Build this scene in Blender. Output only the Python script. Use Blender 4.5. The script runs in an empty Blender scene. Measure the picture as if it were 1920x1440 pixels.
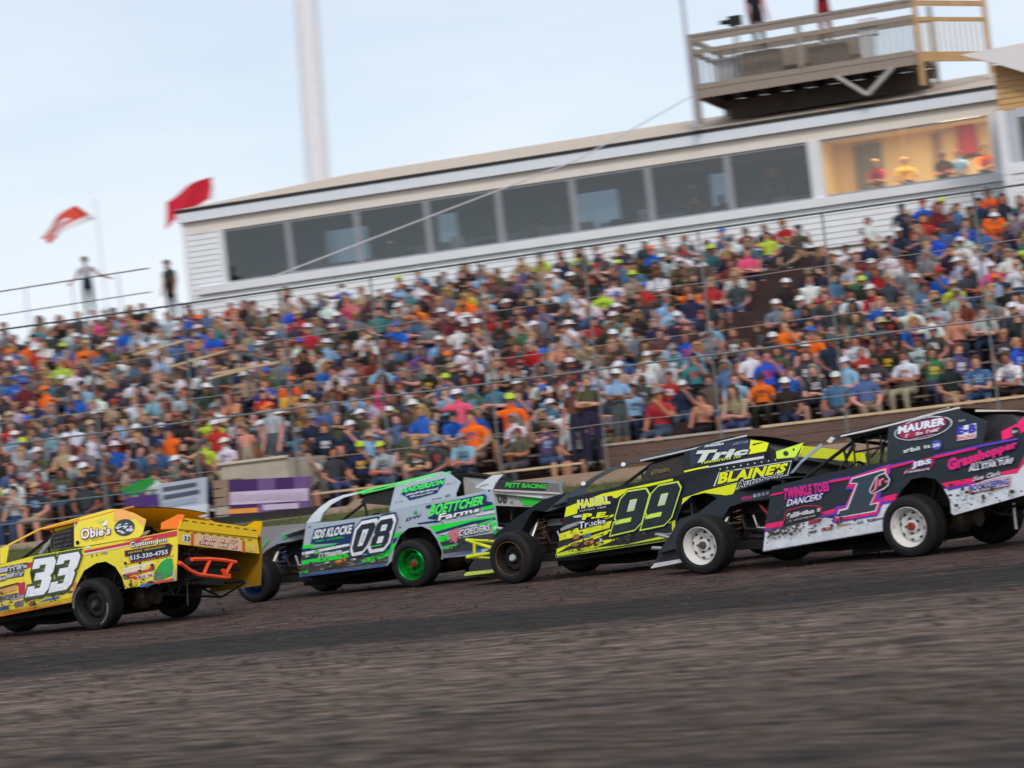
import bpy, bmesh, math, random
import numpy as np
from mathutils import Vector, Matrix

scene = bpy.context.scene
COL = scene.collection
rnd = random.Random(33)
R_ = math.radians

# ------------------------------------------------------------------ camera
F_PX, PITCH, ROLL, CAM_H = 5040.0, 0.037947, 0.113230, 1.2288
cam_data = bpy.data.cameras.new('camera')
cam_data.sensor_width = 36.0
cam_data.lens = F_PX / 1920.0 * 36.0
cam_data.clip_start, cam_data.clip_end = 0.5, 3000.0
cam = bpy.data.objects.new('camera', cam_data)
COL.objects.link(cam)
scene.camera = cam
_fw = Vector((0, math.cos(PITCH), math.sin(PITCH)))
_up0 = Vector((0, -math.sin(PITCH), math.cos(PITCH)))
_ri = Vector((1, 0, 0)) * math.cos(ROLL) - _up0 * math.sin(ROLL)
_up = Vector((1, 0, 0)) * math.sin(ROLL) + _up0 * math.cos(ROLL)
cam.matrix_world = Matrix(((_ri.x, _up.x, -_fw.x, 0), (_ri.y, _up.y, -_fw.y, 0), (_ri.z, _up.z, -_fw.z, CAM_H), (0, 0, 0, 1)))
cam_data.dof.use_dof = True
cam_data.dof.focus_distance = 33.0
cam_data.dof.aperture_fstop = 4.2
cam_data.dof.aperture_ratio = 0.108          # anamorphic lens: out of focus things spread sideways

# ------------------------------------------------------------------ light
SUN_EL, SUN_AZ = R_(38), R_(176)            # azimuth measured clockwise from +Y
world = bpy.data.worlds.new('World')
scene.world = world
world.use_nodes = True
nt = world.node_tree
nt.nodes.clear()
def N(t, kind, **kw):
    n = t.nodes.new(kind)
    for k, v in kw.items():
        setattr(n, k, v)
    return n
out = N(nt, 'ShaderNodeOutputWorld')
bg = N(nt, 'ShaderNodeBackground')
bg.inputs['Strength'].default_value = 0.10
sky = N(nt, 'ShaderNodeTexSky', sky_type='NISHITA')
sky.sun_disc = False
sky.sun_elevation, sky.sun_rotation = SUN_EL, SUN_AZ
tc = N(nt, 'ShaderNodeTexCoord')
mp = N(nt, 'ShaderNodeMapping')
mp.inputs['Scale'].default_value = (2.2, 2.2, 6.5)
mp.inputs['Location'].default_value = (0.35, 0.1, 0.3)
n1 = N(nt, 'ShaderNodeTexNoise')
n1.inputs['Scale'].default_value = 1.6
n1.inputs['Detail'].default_value = 6
n1.inputs['Roughness'].default_value = 0.5
n1.inputs['Distortion'].default_value = 0.4
rmp = N(nt, 'ShaderNodeValToRGB')
rmp.color_ramp.elements[0].position, rmp.color_ramp.elements[1].position = 0.36, 0.66
rmp.color_ramp.elements[0].color = (0.46, 0.46, 0.46, 1)
rmp.color_ramp.elements[1].color = (0.97, 0.97, 0.97, 1)
mix = N(nt, 'ShaderNodeMix', data_type='RGBA')
mix.inputs['B'].default_value = (7.0, 7.45, 8.1, 1)    # thin overcast
nt.links.new(tc.outputs['Generated'], mp.inputs['Vector'])
nt.links.new(mp.outputs['Vector'], n1.inputs['Vector'])
nt.links.new(n1.outputs['Fac'], rmp.inputs['Fac'])
nt.links.new(rmp.outputs['Color'], mix.inputs['Factor'])
nt.links.new(sky.outputs['Color'], mix.inputs['A'])
nt.links.new(mix.outputs['Result'], bg.inputs['Color'])
nt.links.new(bg.outputs['Background'], out.inputs['Surface'])

sun_data = bpy.data.lights.new('sun', 'SUN')
sun_data.energy = 1.15
sun_data.angle = R_(12)
sun_data.color = (1.0, 0.93, 0.84)
sun = bpy.data.objects.new('sun', sun_data)
COL.objects.link(sun)
sd = Vector((math.sin(SUN_AZ) * math.cos(SUN_EL), math.cos(SUN_AZ) * math.cos(SUN_EL), math.sin(SUN_EL)))
sun.rotation_euler = sd.to_track_quat('Z', 'Y').to_euler()
sun.location = sd * 60

scene.view_settings.view_transform = 'Standard'
scene.view_settings.look = 'None'
scene.view_settings.exposure = 0.33
scene.view_settings.gamma = 1.0
scene.view_settings.use_curve_mapping = False
scene.render.engine = 'CYCLES'
scene.cycles.use_denoising = True
scene.cycles.max_bounces = 6
scene.cycles.transparent_max_bounces = 16

# ------------------------------------------------------------------ photograph <-> place
def rays(pts):
    p = np.atleast_2d(np.asarray(pts, float))
    X, Y = p[:, 0] - 960, p[:, 1] - 720
    cr, sr = math.cos(ROLL), math.sin(ROLL)
    x, y = X * cr - Y * sr, X * sr + Y * cr
    d = np.stack([x / F_PX, np.ones_like(x), -y / F_PX], 1)
    c, s = math.cos(PITCH), math.sin(PITCH)
    return np.stack([d[:, 0], d[:, 1] * c - d[:, 2] * s, d[:, 1] * s + d[:, 2] * c], 1)
def to_px(P):
    x, y, z = P[0], P[1], P[2] - CAM_H
    c, s = math.cos(PITCH), math.sin(PITCH)
    d, u = y * c + z * s, -y * s + z * c
    X, Y = F_PX * x / d, -F_PX * u / d
    cr, sr = math.cos(ROLL), math.sin(ROLL)
    return 960 + X * cr + Y * sr, 720 - X * sr + Y * cr
ORG = np.array([0.0, 0.0, CAM_H])
SA = R_(18)                                   # the grandstand runs 18 degrees off the picture plane
SU, SV = Vector((math.cos(SA), -math.sin(SA), 0)), Vector((math.sin(SA), math.cos(SA), 0))
SO = Vector((0, 50, 0))                       # u along the stand, v away from the track (v = 0 is the catch fence)
def ST(u, v, z):
    return SO + SU * u + SV * v + Vector((0, 0, z))
def suz(px, py, v):
    d = rays([(px, py)])[0]
    n = np.array(SV)
    t = ((np.array(ST(0, v, 0)) - ORG) @ n) / (d @ n)
    P = ORG + d * t
    return float((P - np.array(SO)) @ np.array(SU)), float(P[2])

# ------------------------------------------------------------------ helpers
def lin(c):
    return tuple(((x / 255.0) / 12.92 if x / 255.0 <= 0.04045 else ((x / 255.0 + 0.055) / 1.055) ** 2.4) for x in c)
_mats = {}
def principled(name):
    m = bpy.data.materials.new(name)
    m.use_nodes = True
    return m, m.node_tree, m.node_tree.nodes['Principled BSDF']
def noise(t, scale, detail=4, rough=0.55, coord='Object', sc=None, dist=0.0):
    tcn = N(t, 'ShaderNodeTexCoord')
    mpn = N(t, 'ShaderNodeMapping')
    if sc: mpn.inputs['Scale'].default_value = sc
    n = N(t, 'ShaderNodeTexNoise')
    n.inputs['Scale'].default_value, n.inputs['Detail'].default_value = scale, detail
    n.inputs['Roughness'].default_value, n.inputs['Distortion'].default_value = rough, dist
    t.links.new(tcn.outputs[coord], mpn.inputs['Vector'])
    t.links.new(mpn.outputs['Vector'], n.inputs['Vector'])
    return n, mpn
def ramp(t, src, stops):
    r = N(t, 'ShaderNodeValToRGB')
    e = r.color_ramp.elements
    while len(e) < len(stops): e.new(0.5)
    for i, (p, c) in enumerate(stops):
        e[i].position = p
        e[i].color = (*c, 1) if len(c) == 3 else c
    t.links.new(src, r.inputs['Fac'])
    return r
def mixc(t, fac, a, b):
    m = N(t, 'ShaderNodeMix', data_type='RGBA')
    for sock, v in (('Factor', fac), ('A', a), ('B', b)):
        if hasattr(v, 'is_linked') or hasattr(v, 'links'):
            t.links.new(v, m.inputs[sock])
        else:
            m.inputs[sock].default_value = v if sock == 'Factor' else (*v, 1)
    return m.outputs['Result']
DIRT = (0.085, 0.06, 0.045)
def paint(c, rough=0.38, dirt=0.35, metal=0.0, key=None):
    """sheet metal and vinyl with thrown mud: blotches that thin out upwards on the panel"""
    k = ('paint', c, rough, dirt, metal, key)
    if k in _mats: return _mats[k]
    m, t, b = principled(key or 'paint')
    n, _ = noise(t, 5.5, 7, 0.72)
    n2, _ = noise(t, 42.0, 3, 0.6)
    tcn = N(t, 'ShaderNodeTexCoord')
    sp = N(t, 'ShaderNodeSeparateXYZ')
    t.links.new(tcn.outputs['Object'], sp.inputs['Vector'])
    mr = N(t, 'ShaderNodeMapRange')
    mr.inputs['From Min'].default_value, mr.inputs['From Max'].default_value = 0.25, 1.0
    mr.inputs['To Min'].default_value, mr.inputs['To Max'].default_value = 0.20, -0.10
    t.links.new(sp.outputs['Z'], mr.inputs['Value'])
    ad = N(t, 'ShaderNodeMath', operation='ADD')
    t.links.new(n.outputs['Fac'], ad.inputs[0]); t.links.new(mr.outputs['Result'], ad.inputs[1])
    ad2 = N(t, 'ShaderNodeMath', operation='MULTIPLY_ADD')
    ad2.inputs[1].default_value = 0.22
    t.links.new(n2.outputs['Fac'], ad2.inputs[0]); t.links.new(ad.outputs[0], ad2.inputs[2])
    r = ramp(t, ad2.outputs[0], [(0.64, (0, 0, 0)), (0.86, (dirt,) * 3)])
    lc = lin(c)
    col = mixc(t, r.outputs['Color'], lc, DIRT)
    t.links.new(col, b.inputs['Base Color'])
    rr = ramp(t, n.outputs['Fac'], [(0.3, (rough,) * 3), (0.75, (min(1, rough + 0.25),) * 3)])
    t.links.new(rr.outputs['Color'], b.inputs['Roughness'])
    b.inputs['Metallic'].default_value = metal
    b.inputs['Specular IOR Level'].default_value = 0.36
    bp = N(t, 'ShaderNodeBump')
    bp.inputs['Strength'].default_value, bp.inputs['Distance'].default_value = 0.28, 0.03
    nb, _ = noise(t, 3.4, 3, 0.5)
    t.links.new(nb.outputs['Fac'], bp.inputs['Height'])
    t.links.new(bp.outputs['Normal'], b.inputs['Normal'])
    _mats[k] = m
    return m
def plain(name, c, rough=0.7, var=0.25, scale=6.0, metal=0.0, sc=None, bump=0.0, linear=False, spec=0.5):
    """rough stuff (wood, cloth, rubber, concrete) whose tone varies a little"""
    k = ('plain', name, c, rough, var, scale, metal, sc, bump)
    if k in _mats: return _mats[k]
    m, t, b = principled(name)
    lc = c if linear else lin(c)
    n, _ = noise(t, scale, 5, 0.6, sc=sc)
    r = ramp(t, n.outputs['Fac'], [(0.25, tuple(x * (1 - var) for x in lc)), (0.75, tuple(min(1, x * (1 + var)) for x in lc))])
    t.links.new(r.outputs['Color'], b.inputs['Base Color'])
    b.inputs['Roughness'].default_value = rough
    b.inputs['Metallic'].default_value = metal
    b.inputs['Specular IOR Level'].default_value = spec
    if bump:
        bp = N(t, 'ShaderNodeBump')
        bp.inputs['Strength'].default_value, bp.inputs['Distance'].default_value = bump, 0.02
        t.links.new(n.outputs['Fac'], bp.inputs['Height'])
        t.links.new(bp.outputs['Normal'], b.inputs['Normal'])
    _mats[k] = m
    return m

WM = {}                                        # object name -> its matrix in the place
def matrix_of(o):
    return WM.get(o.name, Matrix.Identity(4))
def tag(o, label=None, cat=None, group=None, kind=None):
    if label: o['label'] = label
    if cat: o['category'] = cat
    if group: o['group'] = group
    if kind: o['kind'] = kind
    return o
def thing(name, label, cat, loc=(0, 0, 0), rotz=0.0, group=None, mat=None):
    o = bpy.data.objects.new(name, None)
    COL.objects.link(o)
    o.empty_display_size = 0.2
    M = mat if mat is not None else Matrix.Translation(Vector(loc)) @ Matrix.Rotation(rotz, 4, 'Z')
    o.matrix_world = M
    WM[o.name] = M.copy()
    return tag(o, label, cat, group)
class MB:
    def __init__(s):
        s.v, s.f, s.m = [], [], []
    def add(s, vs, fs, mi=0):
        b = len(s.v)
        s.v += [tuple(v) for v in vs]
        s.f += [tuple(b + i for i in f) for f in fs]
        s.m += [mi] * len(fs)
        return s
    def hexa(s, p, mi=0):
        return s.add(p, [(0, 3, 2, 1), (4, 5, 6, 7), (0, 1, 5, 4), (1, 2, 6, 5), (2, 3, 7, 6), (3, 0, 4, 7)], mi)
    def box(s, c, sz, rz=0.0, mi=0):
        c = Vector(c); x, y, z = sz[0] / 2, sz[1] / 2, sz[2] / 2
        M = Matrix.Rotation(rz, 3, 'Z')
        return s.hexa([c + M @ Vector(q) for q in ((-x, -y, -z), (x, -y, -z), (x, y, -z), (-x, y, -z), (-x, -y, z), (x, -y, z), (x, y, z), (-x, y, z))], mi)
    def sbox(s, u0, u1, v0, v1, z0, z1, mi=0):
        return s.hexa([ST(u0, v0, z0), ST(u1, v0, z0), ST(u1, v1, z0), ST(u0, v1, z0), ST(u0, v0, z1), ST(u1, v0, z1), ST(u1, v1, z1), ST(u0, v1, z1)], mi)
    def beam(s, a, b, w, h, up=(0, 0, 1), mi=0):
        a, b = Vector(a), Vector(b)
        d = (b - a).normalized()
        r = d.cross(Vector(up))
        if r.length < 1e-4: r = d.cross(Vector((1, 0, 0)))
        r.normalize()
        q = r.cross(d).normalized()
        r, q = r * w / 2, q * h / 2
        return s.hexa([a - r - q, a + r - q, a + r + q, a - r + q, b - r - q, b + r - q, b + r + q, b - r + q], mi)
    def tube(s, pts, r, n=8, mi=0, r2=None):
        pts = [Vector(p) for p in pts]
        rings, ref = [], None
        for i, p in enumerate(pts):
            if i == 0: d = pts[1] - p
            elif i == len(pts) - 1: d = p - pts[-2]
            else: d = (pts[i + 1] - p).normalized() + (p - pts[i - 1]).normalized()
            d.normalize()
            if ref is None:
                ref = d.orthogonal().normalized()
            ref = (ref - d * ref.dot(d)).normalized()
            q = d.cross(ref)
            rr = r if r2 is None else r + (r2 - r) * i / (len(pts) - 1)
            rings.append([p + (ref * math.cos(2 * math.pi * k / n) + q * math.sin(2 * math.pi * k / n)) * rr for k in range(n)])
        vs = [v for ring in rings for v in ring]
        fs = []
        for i in range(len(pts) - 1):
            for k in range(n):
                fs.append((i * n + k, i * n + (k + 1) % n, (i + 1) * n + (k + 1) % n, (i + 1) * n + k))
        fs.append(tuple(range(n))[::-1])
        fs.append(tuple(range((len(pts) - 1) * n, len(pts) * n)))
        return s.add(vs, fs, mi)
    def prism(s, a, b, mi=0):
        """closed solid between two outlines with the same number of points"""
        n = len(a)
        return s.add(list(a) + list(b), [tuple(range(n)), tuple(range(2 * n - 1, n - 1, -1))] + [(i, n + i, n + (i + 1) % n, (i + 1) % n) for i in range(n)], mi)
    def lathe(s, prof, M=None, n=32, mi=0, closed=False, caps=True):
        """profile of (radius, height) turned about local Y"""
        M = M or Matrix.Identity(4)
        vs, fs = [], []
        for r, h in prof:
            for k in range(n):
                a = 2 * math.pi * k / n
                vs.append(M @ Vector((r * math.cos(a), h, r * math.sin(a))))
        m = len(prof)
        for i in range(m if closed else m - 1):
            j = (i + 1) % m
            for k in range(n):
                fs.append((i * n + k, i * n + (k + 1) % n, j * n + (k + 1) % n, j * n + k))
        if not closed and caps:
            for i in (0, m - 1):
                if prof[i][0] > 1e-6: fs.append(tuple(i * n + k for k in range(n)))
        return s.add(vs, fs, mi)
    def ball(s, c, r, n=10, mi=0, sc=(1, 1, 1)):
        c = Vector(c)
        vs, fs = [c + Vector((0, 0, r * sc[2]))], []
        m = max(4, n // 2)
        for i in range(1, m):
            t = math.pi * i / m
            for k in range(n):
                a = 2 * math.pi * k / n
                vs.append(c + Vector((r * sc[0] * math.sin(t) * math.cos(a), r * sc[1] * math.sin(t) * math.sin(a), r * sc[2] * math.cos(t))))
        vs.append(c - Vector((0, 0, r * sc[2])))
        for k in range(n):
            fs.append((0, 1 + k, 1 + (k + 1) % n))
            fs.append((len(vs) - 1, 1 + (m - 2) * n + (k + 1) % n, 1 + (m - 2) * n + k))
        for i in range(m - 2):
            for k in range(n):
                fs.append((1 + i * n + k, 1 + (i + 1) * n + k, 1 + (i + 1) * n + (k + 1) % n, 1 + i * n + (k + 1) % n))
        return s.add(vs, fs, mi)
    def build(s, name, mats, parent=None, smooth=False, local=False, origin=None, fix=True):
        me = bpy.data.meshes.new(name)
        vs = s.v
        M = None
        if parent is not None and not local:
            M = matrix_of(parent).inverted()
        elif origin is not None:
            M = Matrix.Translation(-Vector(origin))
        if M is not None:
            vs = [M @ Vector(v) for v in vs]
        me.from_pydata([tuple(v) for v in vs], [], s.f)
        mats = mats if isinstance(mats, (list, tuple)) else [mats]
        for m in mats: me.materials.append(m)
        if len(mats) > 1: me.polygons.foreach_set('material_index', s.m)
        if smooth: me.polygons.foreach_set('use_smooth', [True] * len(me.polygons))
        if fix:
            bm = bmesh.new(); bm.from_mesh(me)
            bmesh.ops.recalc_face_normals(bm, faces=bm.faces)
            bm.to_mesh(me); bm.free()
        if smooth == 'auto' or smooth is True:
            try: me.set_sharp_from_angle(angle=R_(38))
            except Exception: pass
        o = bpy.data.objects.new(name, me)
        COL.objects.link(o)
        if parent is not None:
            o.parent = parent
            WM[o.name] = matrix_of(parent)
        elif origin is not None:
            o.location = Vector(origin)
            WM[o.name] = Matrix.Translation(Vector(origin))
        return o

# ================================================================== the ground
TH = R_(25)                                    # direction the cars travel in over the track
def dirt_material():
    m, t, b = principled('track_dirt')
    tcn = N(t, 'ShaderNodeTexCoord')
    mp1 = N(t, 'ShaderNodeMapping')
    mp1.inputs['Rotation'].default_value = (0, 0, TH)
    t.links.new(tcn.outputs['Object'], mp1.inputs['Vector'])
    sp = N(t, 'ShaderNodeSeparateXYZ')
    t.links.new(mp1.outputs['Vector'], sp.inputs['Vector'])
    def nz(scale, sc, detail=5, rough=0.6, dist=0.0):
        mm = N(t, 'ShaderNodeMapping'); mm.inputs['Scale'].default_value = sc
        n = N(t, 'ShaderNodeTexNoise')
        n.inputs['Scale'].default_value, n.inputs['Detail'].default_value = scale, detail
        n.inputs['Roughness'].default_value, n.inputs['Distortion'].default_value = rough, dist
        t.links.new(mp1.outputs['Vector'], mm.inputs['Vector'])
        t.links.new(mm.outputs['Vector'], n.inputs['Vector'])
        return n.outputs['Fac']
    wob = nz(0.35, (0.5, 1, 1), 3)
    q = N(t, 'ShaderNodeMath', operation='MULTIPLY_ADD')
    q.inputs[1].default_value = 3.0
    t.links.new(wob, q.inputs[0]); t.links.new(sp.outputs['Y'], q.inputs[2])
    rag = nz(1.3, (0.16, 1.6, 1), 6, 0.7)
    q2 = N(t, 'ShaderNodeMath', operation='MULTIPLY_ADD')
    q2.inputs[1].default_value = 5.0
    t.links.new(rag, q2.inputs[0]); t.links.new(q.outputs[0], q2.inputs[2])
    sh = N(t, 'ShaderNodeMath', operation='SUBTRACT'); sh.inputs[1].default_value = 2.5
    t.links.new(q2.outputs[0], sh.inputs[0])
    mr = N(t, 'ShaderNodeMapRange')
    mr.inputs['From Min'].default_value, mr.inputs['From Max'].default_value = 10.0, 50.0
    t.links.new(sh.outputs[0], mr.inputs['Value'])
    # worn line where the tyres have laid rubber into the clay, and paler dry clay inside of it
    G = lambda v: (v - 10) / 40.0
    band = ramp(t, mr.outputs['Result'], [
        (G(12.0), (0.116, 0.091, 0.077)), (G(15.5), (0.197, 0.152, 0.129)), (G(19.0), (0.268, 0.205, 0.172)), (G(21.3), (0.204, 0.154, 0.132)), (G(22.6), (0.046, 0.038, 0.036)),
        (G(25.0), (0.039, 0.032, 0.032)), (G(27.2), (0.133, 0.089, 0.078)), (G(33.0), (0.130, 0.084, 0.073)), (G(38), (0.090, 0.066, 0.059)), (G(44), (0.107, 0.083, 0.072))])
    streak = nz(1.0, (0.30, 4.0, 1), 6, 0.65)
    clod = nz(10.5, (0.42, 1, 1), 6, 0.78)
    lump = nz(5.2, (0.40, 1, 1), 8, 0.74, 0.5)
    s1 = ramp(t, streak, [(0.30, (0.58, 0.58, 0.58)), (0.70, (1.30, 1.28, 1.26))])
    s2 = ramp(t, clod, [(0.38, (0.22, 0.22, 0.23)), (0.48, (0.95, 0.95, 0.95)), (0.60, (1.75, 1.68, 1.58))])
    s3 = ramp(t, lump, [(0.38, (0.16, 0.16, 0.18)), (0.47, (0.85, 0.85, 0.85)), (0.58, (1.65, 1.58, 1.50))])
    def mul(a, c):
        x = N(t, 'ShaderNodeMix', data_type='RGBA', blend_type='MULTIPLY')
        x.inputs['Factor'].default_value = 1.0
        t.links.new(a, x.inputs['A']); t.links.new(c, x.inputs['B'])
        return x.outputs['Result']
    t.links.new(mul(mul(mul(band.outputs['Color'], s1.outputs['Color']), s2.outputs['Color']), s3.outputs['Color']), b.inputs['Base Color'])
    b.inputs['Roughness'].default_value = 0.92
    b.inputs['Specular IOR Level'].default_value = 0.25
    ad = N(t, 'ShaderNodeMath', operation='MULTIPLY_ADD'); ad.inputs[1].default_value = 2.2
    t.links.new(lump, ad.inputs[0]); t.links.new(clod, ad.inputs[2])
    bp = N(t, 'ShaderNodeBump')
    bp.inputs['Strength'].default_value, bp.inputs['Distance'].default_value = 1.0, 0.14
    t.links.new(ad.outputs[0], bp.inputs['Height'])
    t.links.new(bp.outputs['Normal'], b.inputs['Normal'])
    return m
M_DIRT = dirt_material()
def sstep(a, b, x):
    t = max(0.0, min(1.0, (x - a) / (b - a)))
    return t * t * (3 - 2 * t)
def gz(v):
    return 0.92 * sstep(-9.6, -5.4, v) + 0.20 * sstep(-5.4, -2.8, v) + 0.1 * sstep(-2.8, -1.0, v)
def uv_sheet(name, us, vs, mat, dz=0.0, rough=0.0, seed=1):
    rr = random.Random(seed)
    mb = MB()
    pts = []
    for v in vs:
        for u in us:
            p = ST(u, v, gz(v) + dz)
            if rough and abs(u) < 30 and v > -42: p.z += rr.uniform(-rough, rough)
            pts.append(p)
    n = len(us)
    fs = [(j * n + i, j * n + i + 1, (j + 1) * n + i + 1, (j + 1) * n + i) for j in range(len(vs) - 1) for i in range(n - 1)]
    mb.add(pts, fs)
    return tag(mb.build(name, mat, smooth=True), kind='structure')
us_f = [-900, -300, -100, -60] + [x * 0.5 for x in range(-60, 61)] + [60, 100, 300, 900]
vs_track = [-900, -300, -120, -60] + [-48 + i * 0.5 for i in range(77)] + [-9.6 + i * 0.3 for i in range(1, 15)]
track = uv_sheet('dirt_track', us_f, vs_track, M_DIRT, rough=0.006, seed=3)
m_grass = plain('verge_grass', (84, 86, 52), 0.95, 0.5, 3.0, bump=0.6, spec=0.1)
m_gravel = plain('gravel_path', (150, 132, 112), 0.95, 0.3, 9.0, bump=0.5, spec=0.1)
us_c = [-900, -300, -100, -60, -40, -30, -20, -10, 0, 10, 20, 30, 40, 60, 100, 300, 900]
v_last = vs_track[-1]
uv_sheet('grass_verge', us_c, [v_last, -5.0, -4.4, -3.8, -3.2], m_grass)
uv_sheet('ground', us_c, [-3.2, -2.8, -2.2, -1.4, -1.0, 0, 60, 300, 1500], m_gravel)

# clods and marbles of clay that the tyres have thrown about
def clods():
    rr = random.Random(9)
    mb = MB()
    n = 0
    while n < 5200:
        y = rr.uniform(11.5, 40)
        x = rr.uniform(-0.24, 0.24) * y
        p = Vector((x, y, 0))
        v = (p - SO).dot(SV)
        if v > -10: continue
        s = (0.008 + 0.03 * rr.random() ** 4) * (1 if y < 24 else 0.8)
        a = rr.uniform(0, 6.28)
        z = gz(v)
        vs = [Vector((math.cos(a + k * 2.09 + rr.uniform(-.3, .3)) * s, math.sin(a + k * 2.09) * s * 0.8, -0.004)) for k in range(3)]
        vs += [Vector((math.cos(a + 1 + k * 2.09) * s * .6, math.sin(a + 1 + k * 2.09) * s * .6, s * rr.uniform(.5, .9))) for k in range(3)]
        vs = [p + Vector((0, 0, z)) + q for q in vs]
        mb.add(vs, [(0, 1, 4, 3), (1, 2, 5, 4), (2, 0, 3, 5), (3, 4, 5)])
        n += 1
    tag(mb.build('clay_clods', plain('clay_clod', (84, 72, 64), 0.95, 0.5, 3.0, spec=0.1)), kind='stuff')
clods()
def grass():
    rr = random.Random(19)
    mb = MB()
    for i in range(9000):
        u = rr.uniform(-16, 14); v = rr.uniform(-5.5, -3.1)
        p = ST(u, v, gz(v) - 0.01)
        h = rr.uniform(0.04, 0.13); a = rr.uniform(0, 6.28)
        d = Vector((math.cos(a), math.sin(a), 0)) * 0.012
        tip = p + Vector((rr.uniform(-.05, .05), rr.uniform(-.05, .05), h))
        mb.add([p - d, p + d, tip], [(0, 1, 2)])
    tag(mb.build('verge_grass_blades', plain('grass_blade', (86, 92, 52), 0.8, 0.45, 2.0, spec=0.2), fix=False), kind='stuff')
grass()

# ================================================================== wall, stand, fence
M_CONC = plain('pale_concrete', (176, 166, 152), 0.9, 0.22, 2.4, bump=0.25, spec=0.2)
M_TAN = plain('tan_wall', (148, 126, 108), 0.9, 0.2, 2.0, bump=0.2, spec=0.2)
M_GALV = plain('galvanised_steel', (122, 130, 132), 0.45, 0.25, 6.0, metal=0.6)
M_DKSTEEL = plain('weathered_steel', (88, 94, 96), 0.5, 0.3, 5.0, metal=0.5)
M_PLANK = plain('weathered_plank', (112, 103, 97), 0.85, 0.3, 3.0, sc=(6, 6, 30), bump=0.2)
M_RISER = plain('dark_red_riser', (60, 40, 39), 0.85, 0.35, 3.0)
M_FOOT = plain('foot_plank', (74, 67, 64), 0.85, 0.3, 3.0)
M_BROWN = plain('brown_board', (100, 79, 70), 0.85, 0.25, 2.5, sc=(1, 1, 8))
M_RAILW = plain('pale_rail_timber', (196, 172, 138), 0.8, 0.2, 3.0)
M_WHITE = plain('white_siding', (226, 228, 232), 0.55, 0.06, 1.5)
M_BLACK = plain('plain_black', (34, 32, 34), 0.8, 0.3, 3.0)

low = MB()
low.hexa([ST(-2.6, -3.1, 1.0), ST(30, -3.1, 1.0), ST(30, -2.75, 1.0), ST(-2.6, -2.75, 1.0), ST(-2.2, -3.02, 1.32), ST(30, -3.02, 1.36), ST(30, -2.8, 1.36), ST(-2.2, -2.8, 1.32)])
o = low.build('track_wall', M_TAN, origin=ST(0, -2.9, 1.1))
tag(o, 'low tan concrete wall along the grass behind the black and yellow car', 'wall')
low = MB()
low.hexa([ST(-30, -3.1, 1.0), ST(-9.4, -3.1, 1.0), ST(-9.4, -2.75, 1.0), ST(-30, -2.75, 1.0), ST(-30, -3.02, 1.40), ST(-9.8, -3.02, 1.38), ST(-9.8, -2.8, 1.38), ST(-30, -2.8, 1.40)])
o = low.build('track_wall', M_TAN, origin=ST(-20, -2.9, 1.1))
tag(o, 'low tan concrete wall at the far left behind the yellow car window', 'wall')

NROW, ROW0_V, ROW_D, ROW0_Z, ROW_H = 18, 1.02, 0.89, 1.535, 0.266
U0, U1 = -24.0, 18.0
def row_v(r): return ROW0_V + ROW_D * r
def row_z(r): return ROW0_Z + ROW_H * r
stand = thing('grandstand', 'long bleacher grandstand with plank rows packed with spectators', 'grandstand', ST(0, 1.2, 1.2), -SA)
AISLE = (1.9, 3.0)
for r in range(NROW):
    v, z = row_v(r), row_z(r)
    U1 = 18.0 if r else 1.15
    mb = MB().sbox(U0, U1, v - 0.13, v + 0.15, z - 0.045, z)
    mb.build('seat_plank', M_PLANK, stand)
    mb = MB().sbox(U0, U1, v - 0.62, v - 0.16, z - 0.43, z - 0.385)
    mb.build('foot_plank', M_FOOT, stand)
    if r: MB().sbox(U0, U1, v - 0.67, v - 0.625, z - 0.68, z - 0.386).build('riser', M_RISER, stand)
U1 = 18.0
for i in range(22):                            # trestle frames under the rows
    u = U0 + 0.4 + i * 1.95
    mb = MB()
    mb.beam(ST(u, 1.3, 1.1), ST(u, row_v(NROW - 1) + .4, row_z(NROW - 1) - 0.55), 0.08, 0.12)
    for r in range(2, NROW, 3):
        mb.beam(ST(u, row_v(r), 1.1), ST(u, row_v(r), row_z(r) - 0.5), 0.08, 0.08, up=(1, 0, 0))
    mb.build('trestle', M_DKSTEEL, stand)
# front of the stand: boards under a pale rail, only to the right of the dark shirted men
FB0 = 1.25
for k in range(3):
    z0 = 1.22 + k * 0.185
    MB().sbox(FB0, U1, 0.98 - 0.006 * k, 1.02 - 0.006 * k, z0, z0 + 0.178).build('front_board', M_BROWN, stand)
MB().sbox(FB0 - .05, 4.2, 0.93, 1.05, 1.782, 1.83).build('front_rail', plain('pale_front_rail', (170, 160, 150), 0.7, 0.15, 4.0), stand)
MB().sbox(4.4, U1, 0.93, 1.05, 1.782, 1.83).build('front_rail', M_RAILW, stand)
for z in (1.62, 1.95):
    MB().tube([ST(U0, 0.12, z), ST(-7.0, 0.12, z)], 0.016, 6).build('front_pipe', M_GALV, stand)
MB().sbox(-4.6, FB0 - .1, 0.06, 0.14, 1.50, 1.54).build('front_rail', M_RAILW, stand)
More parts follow.
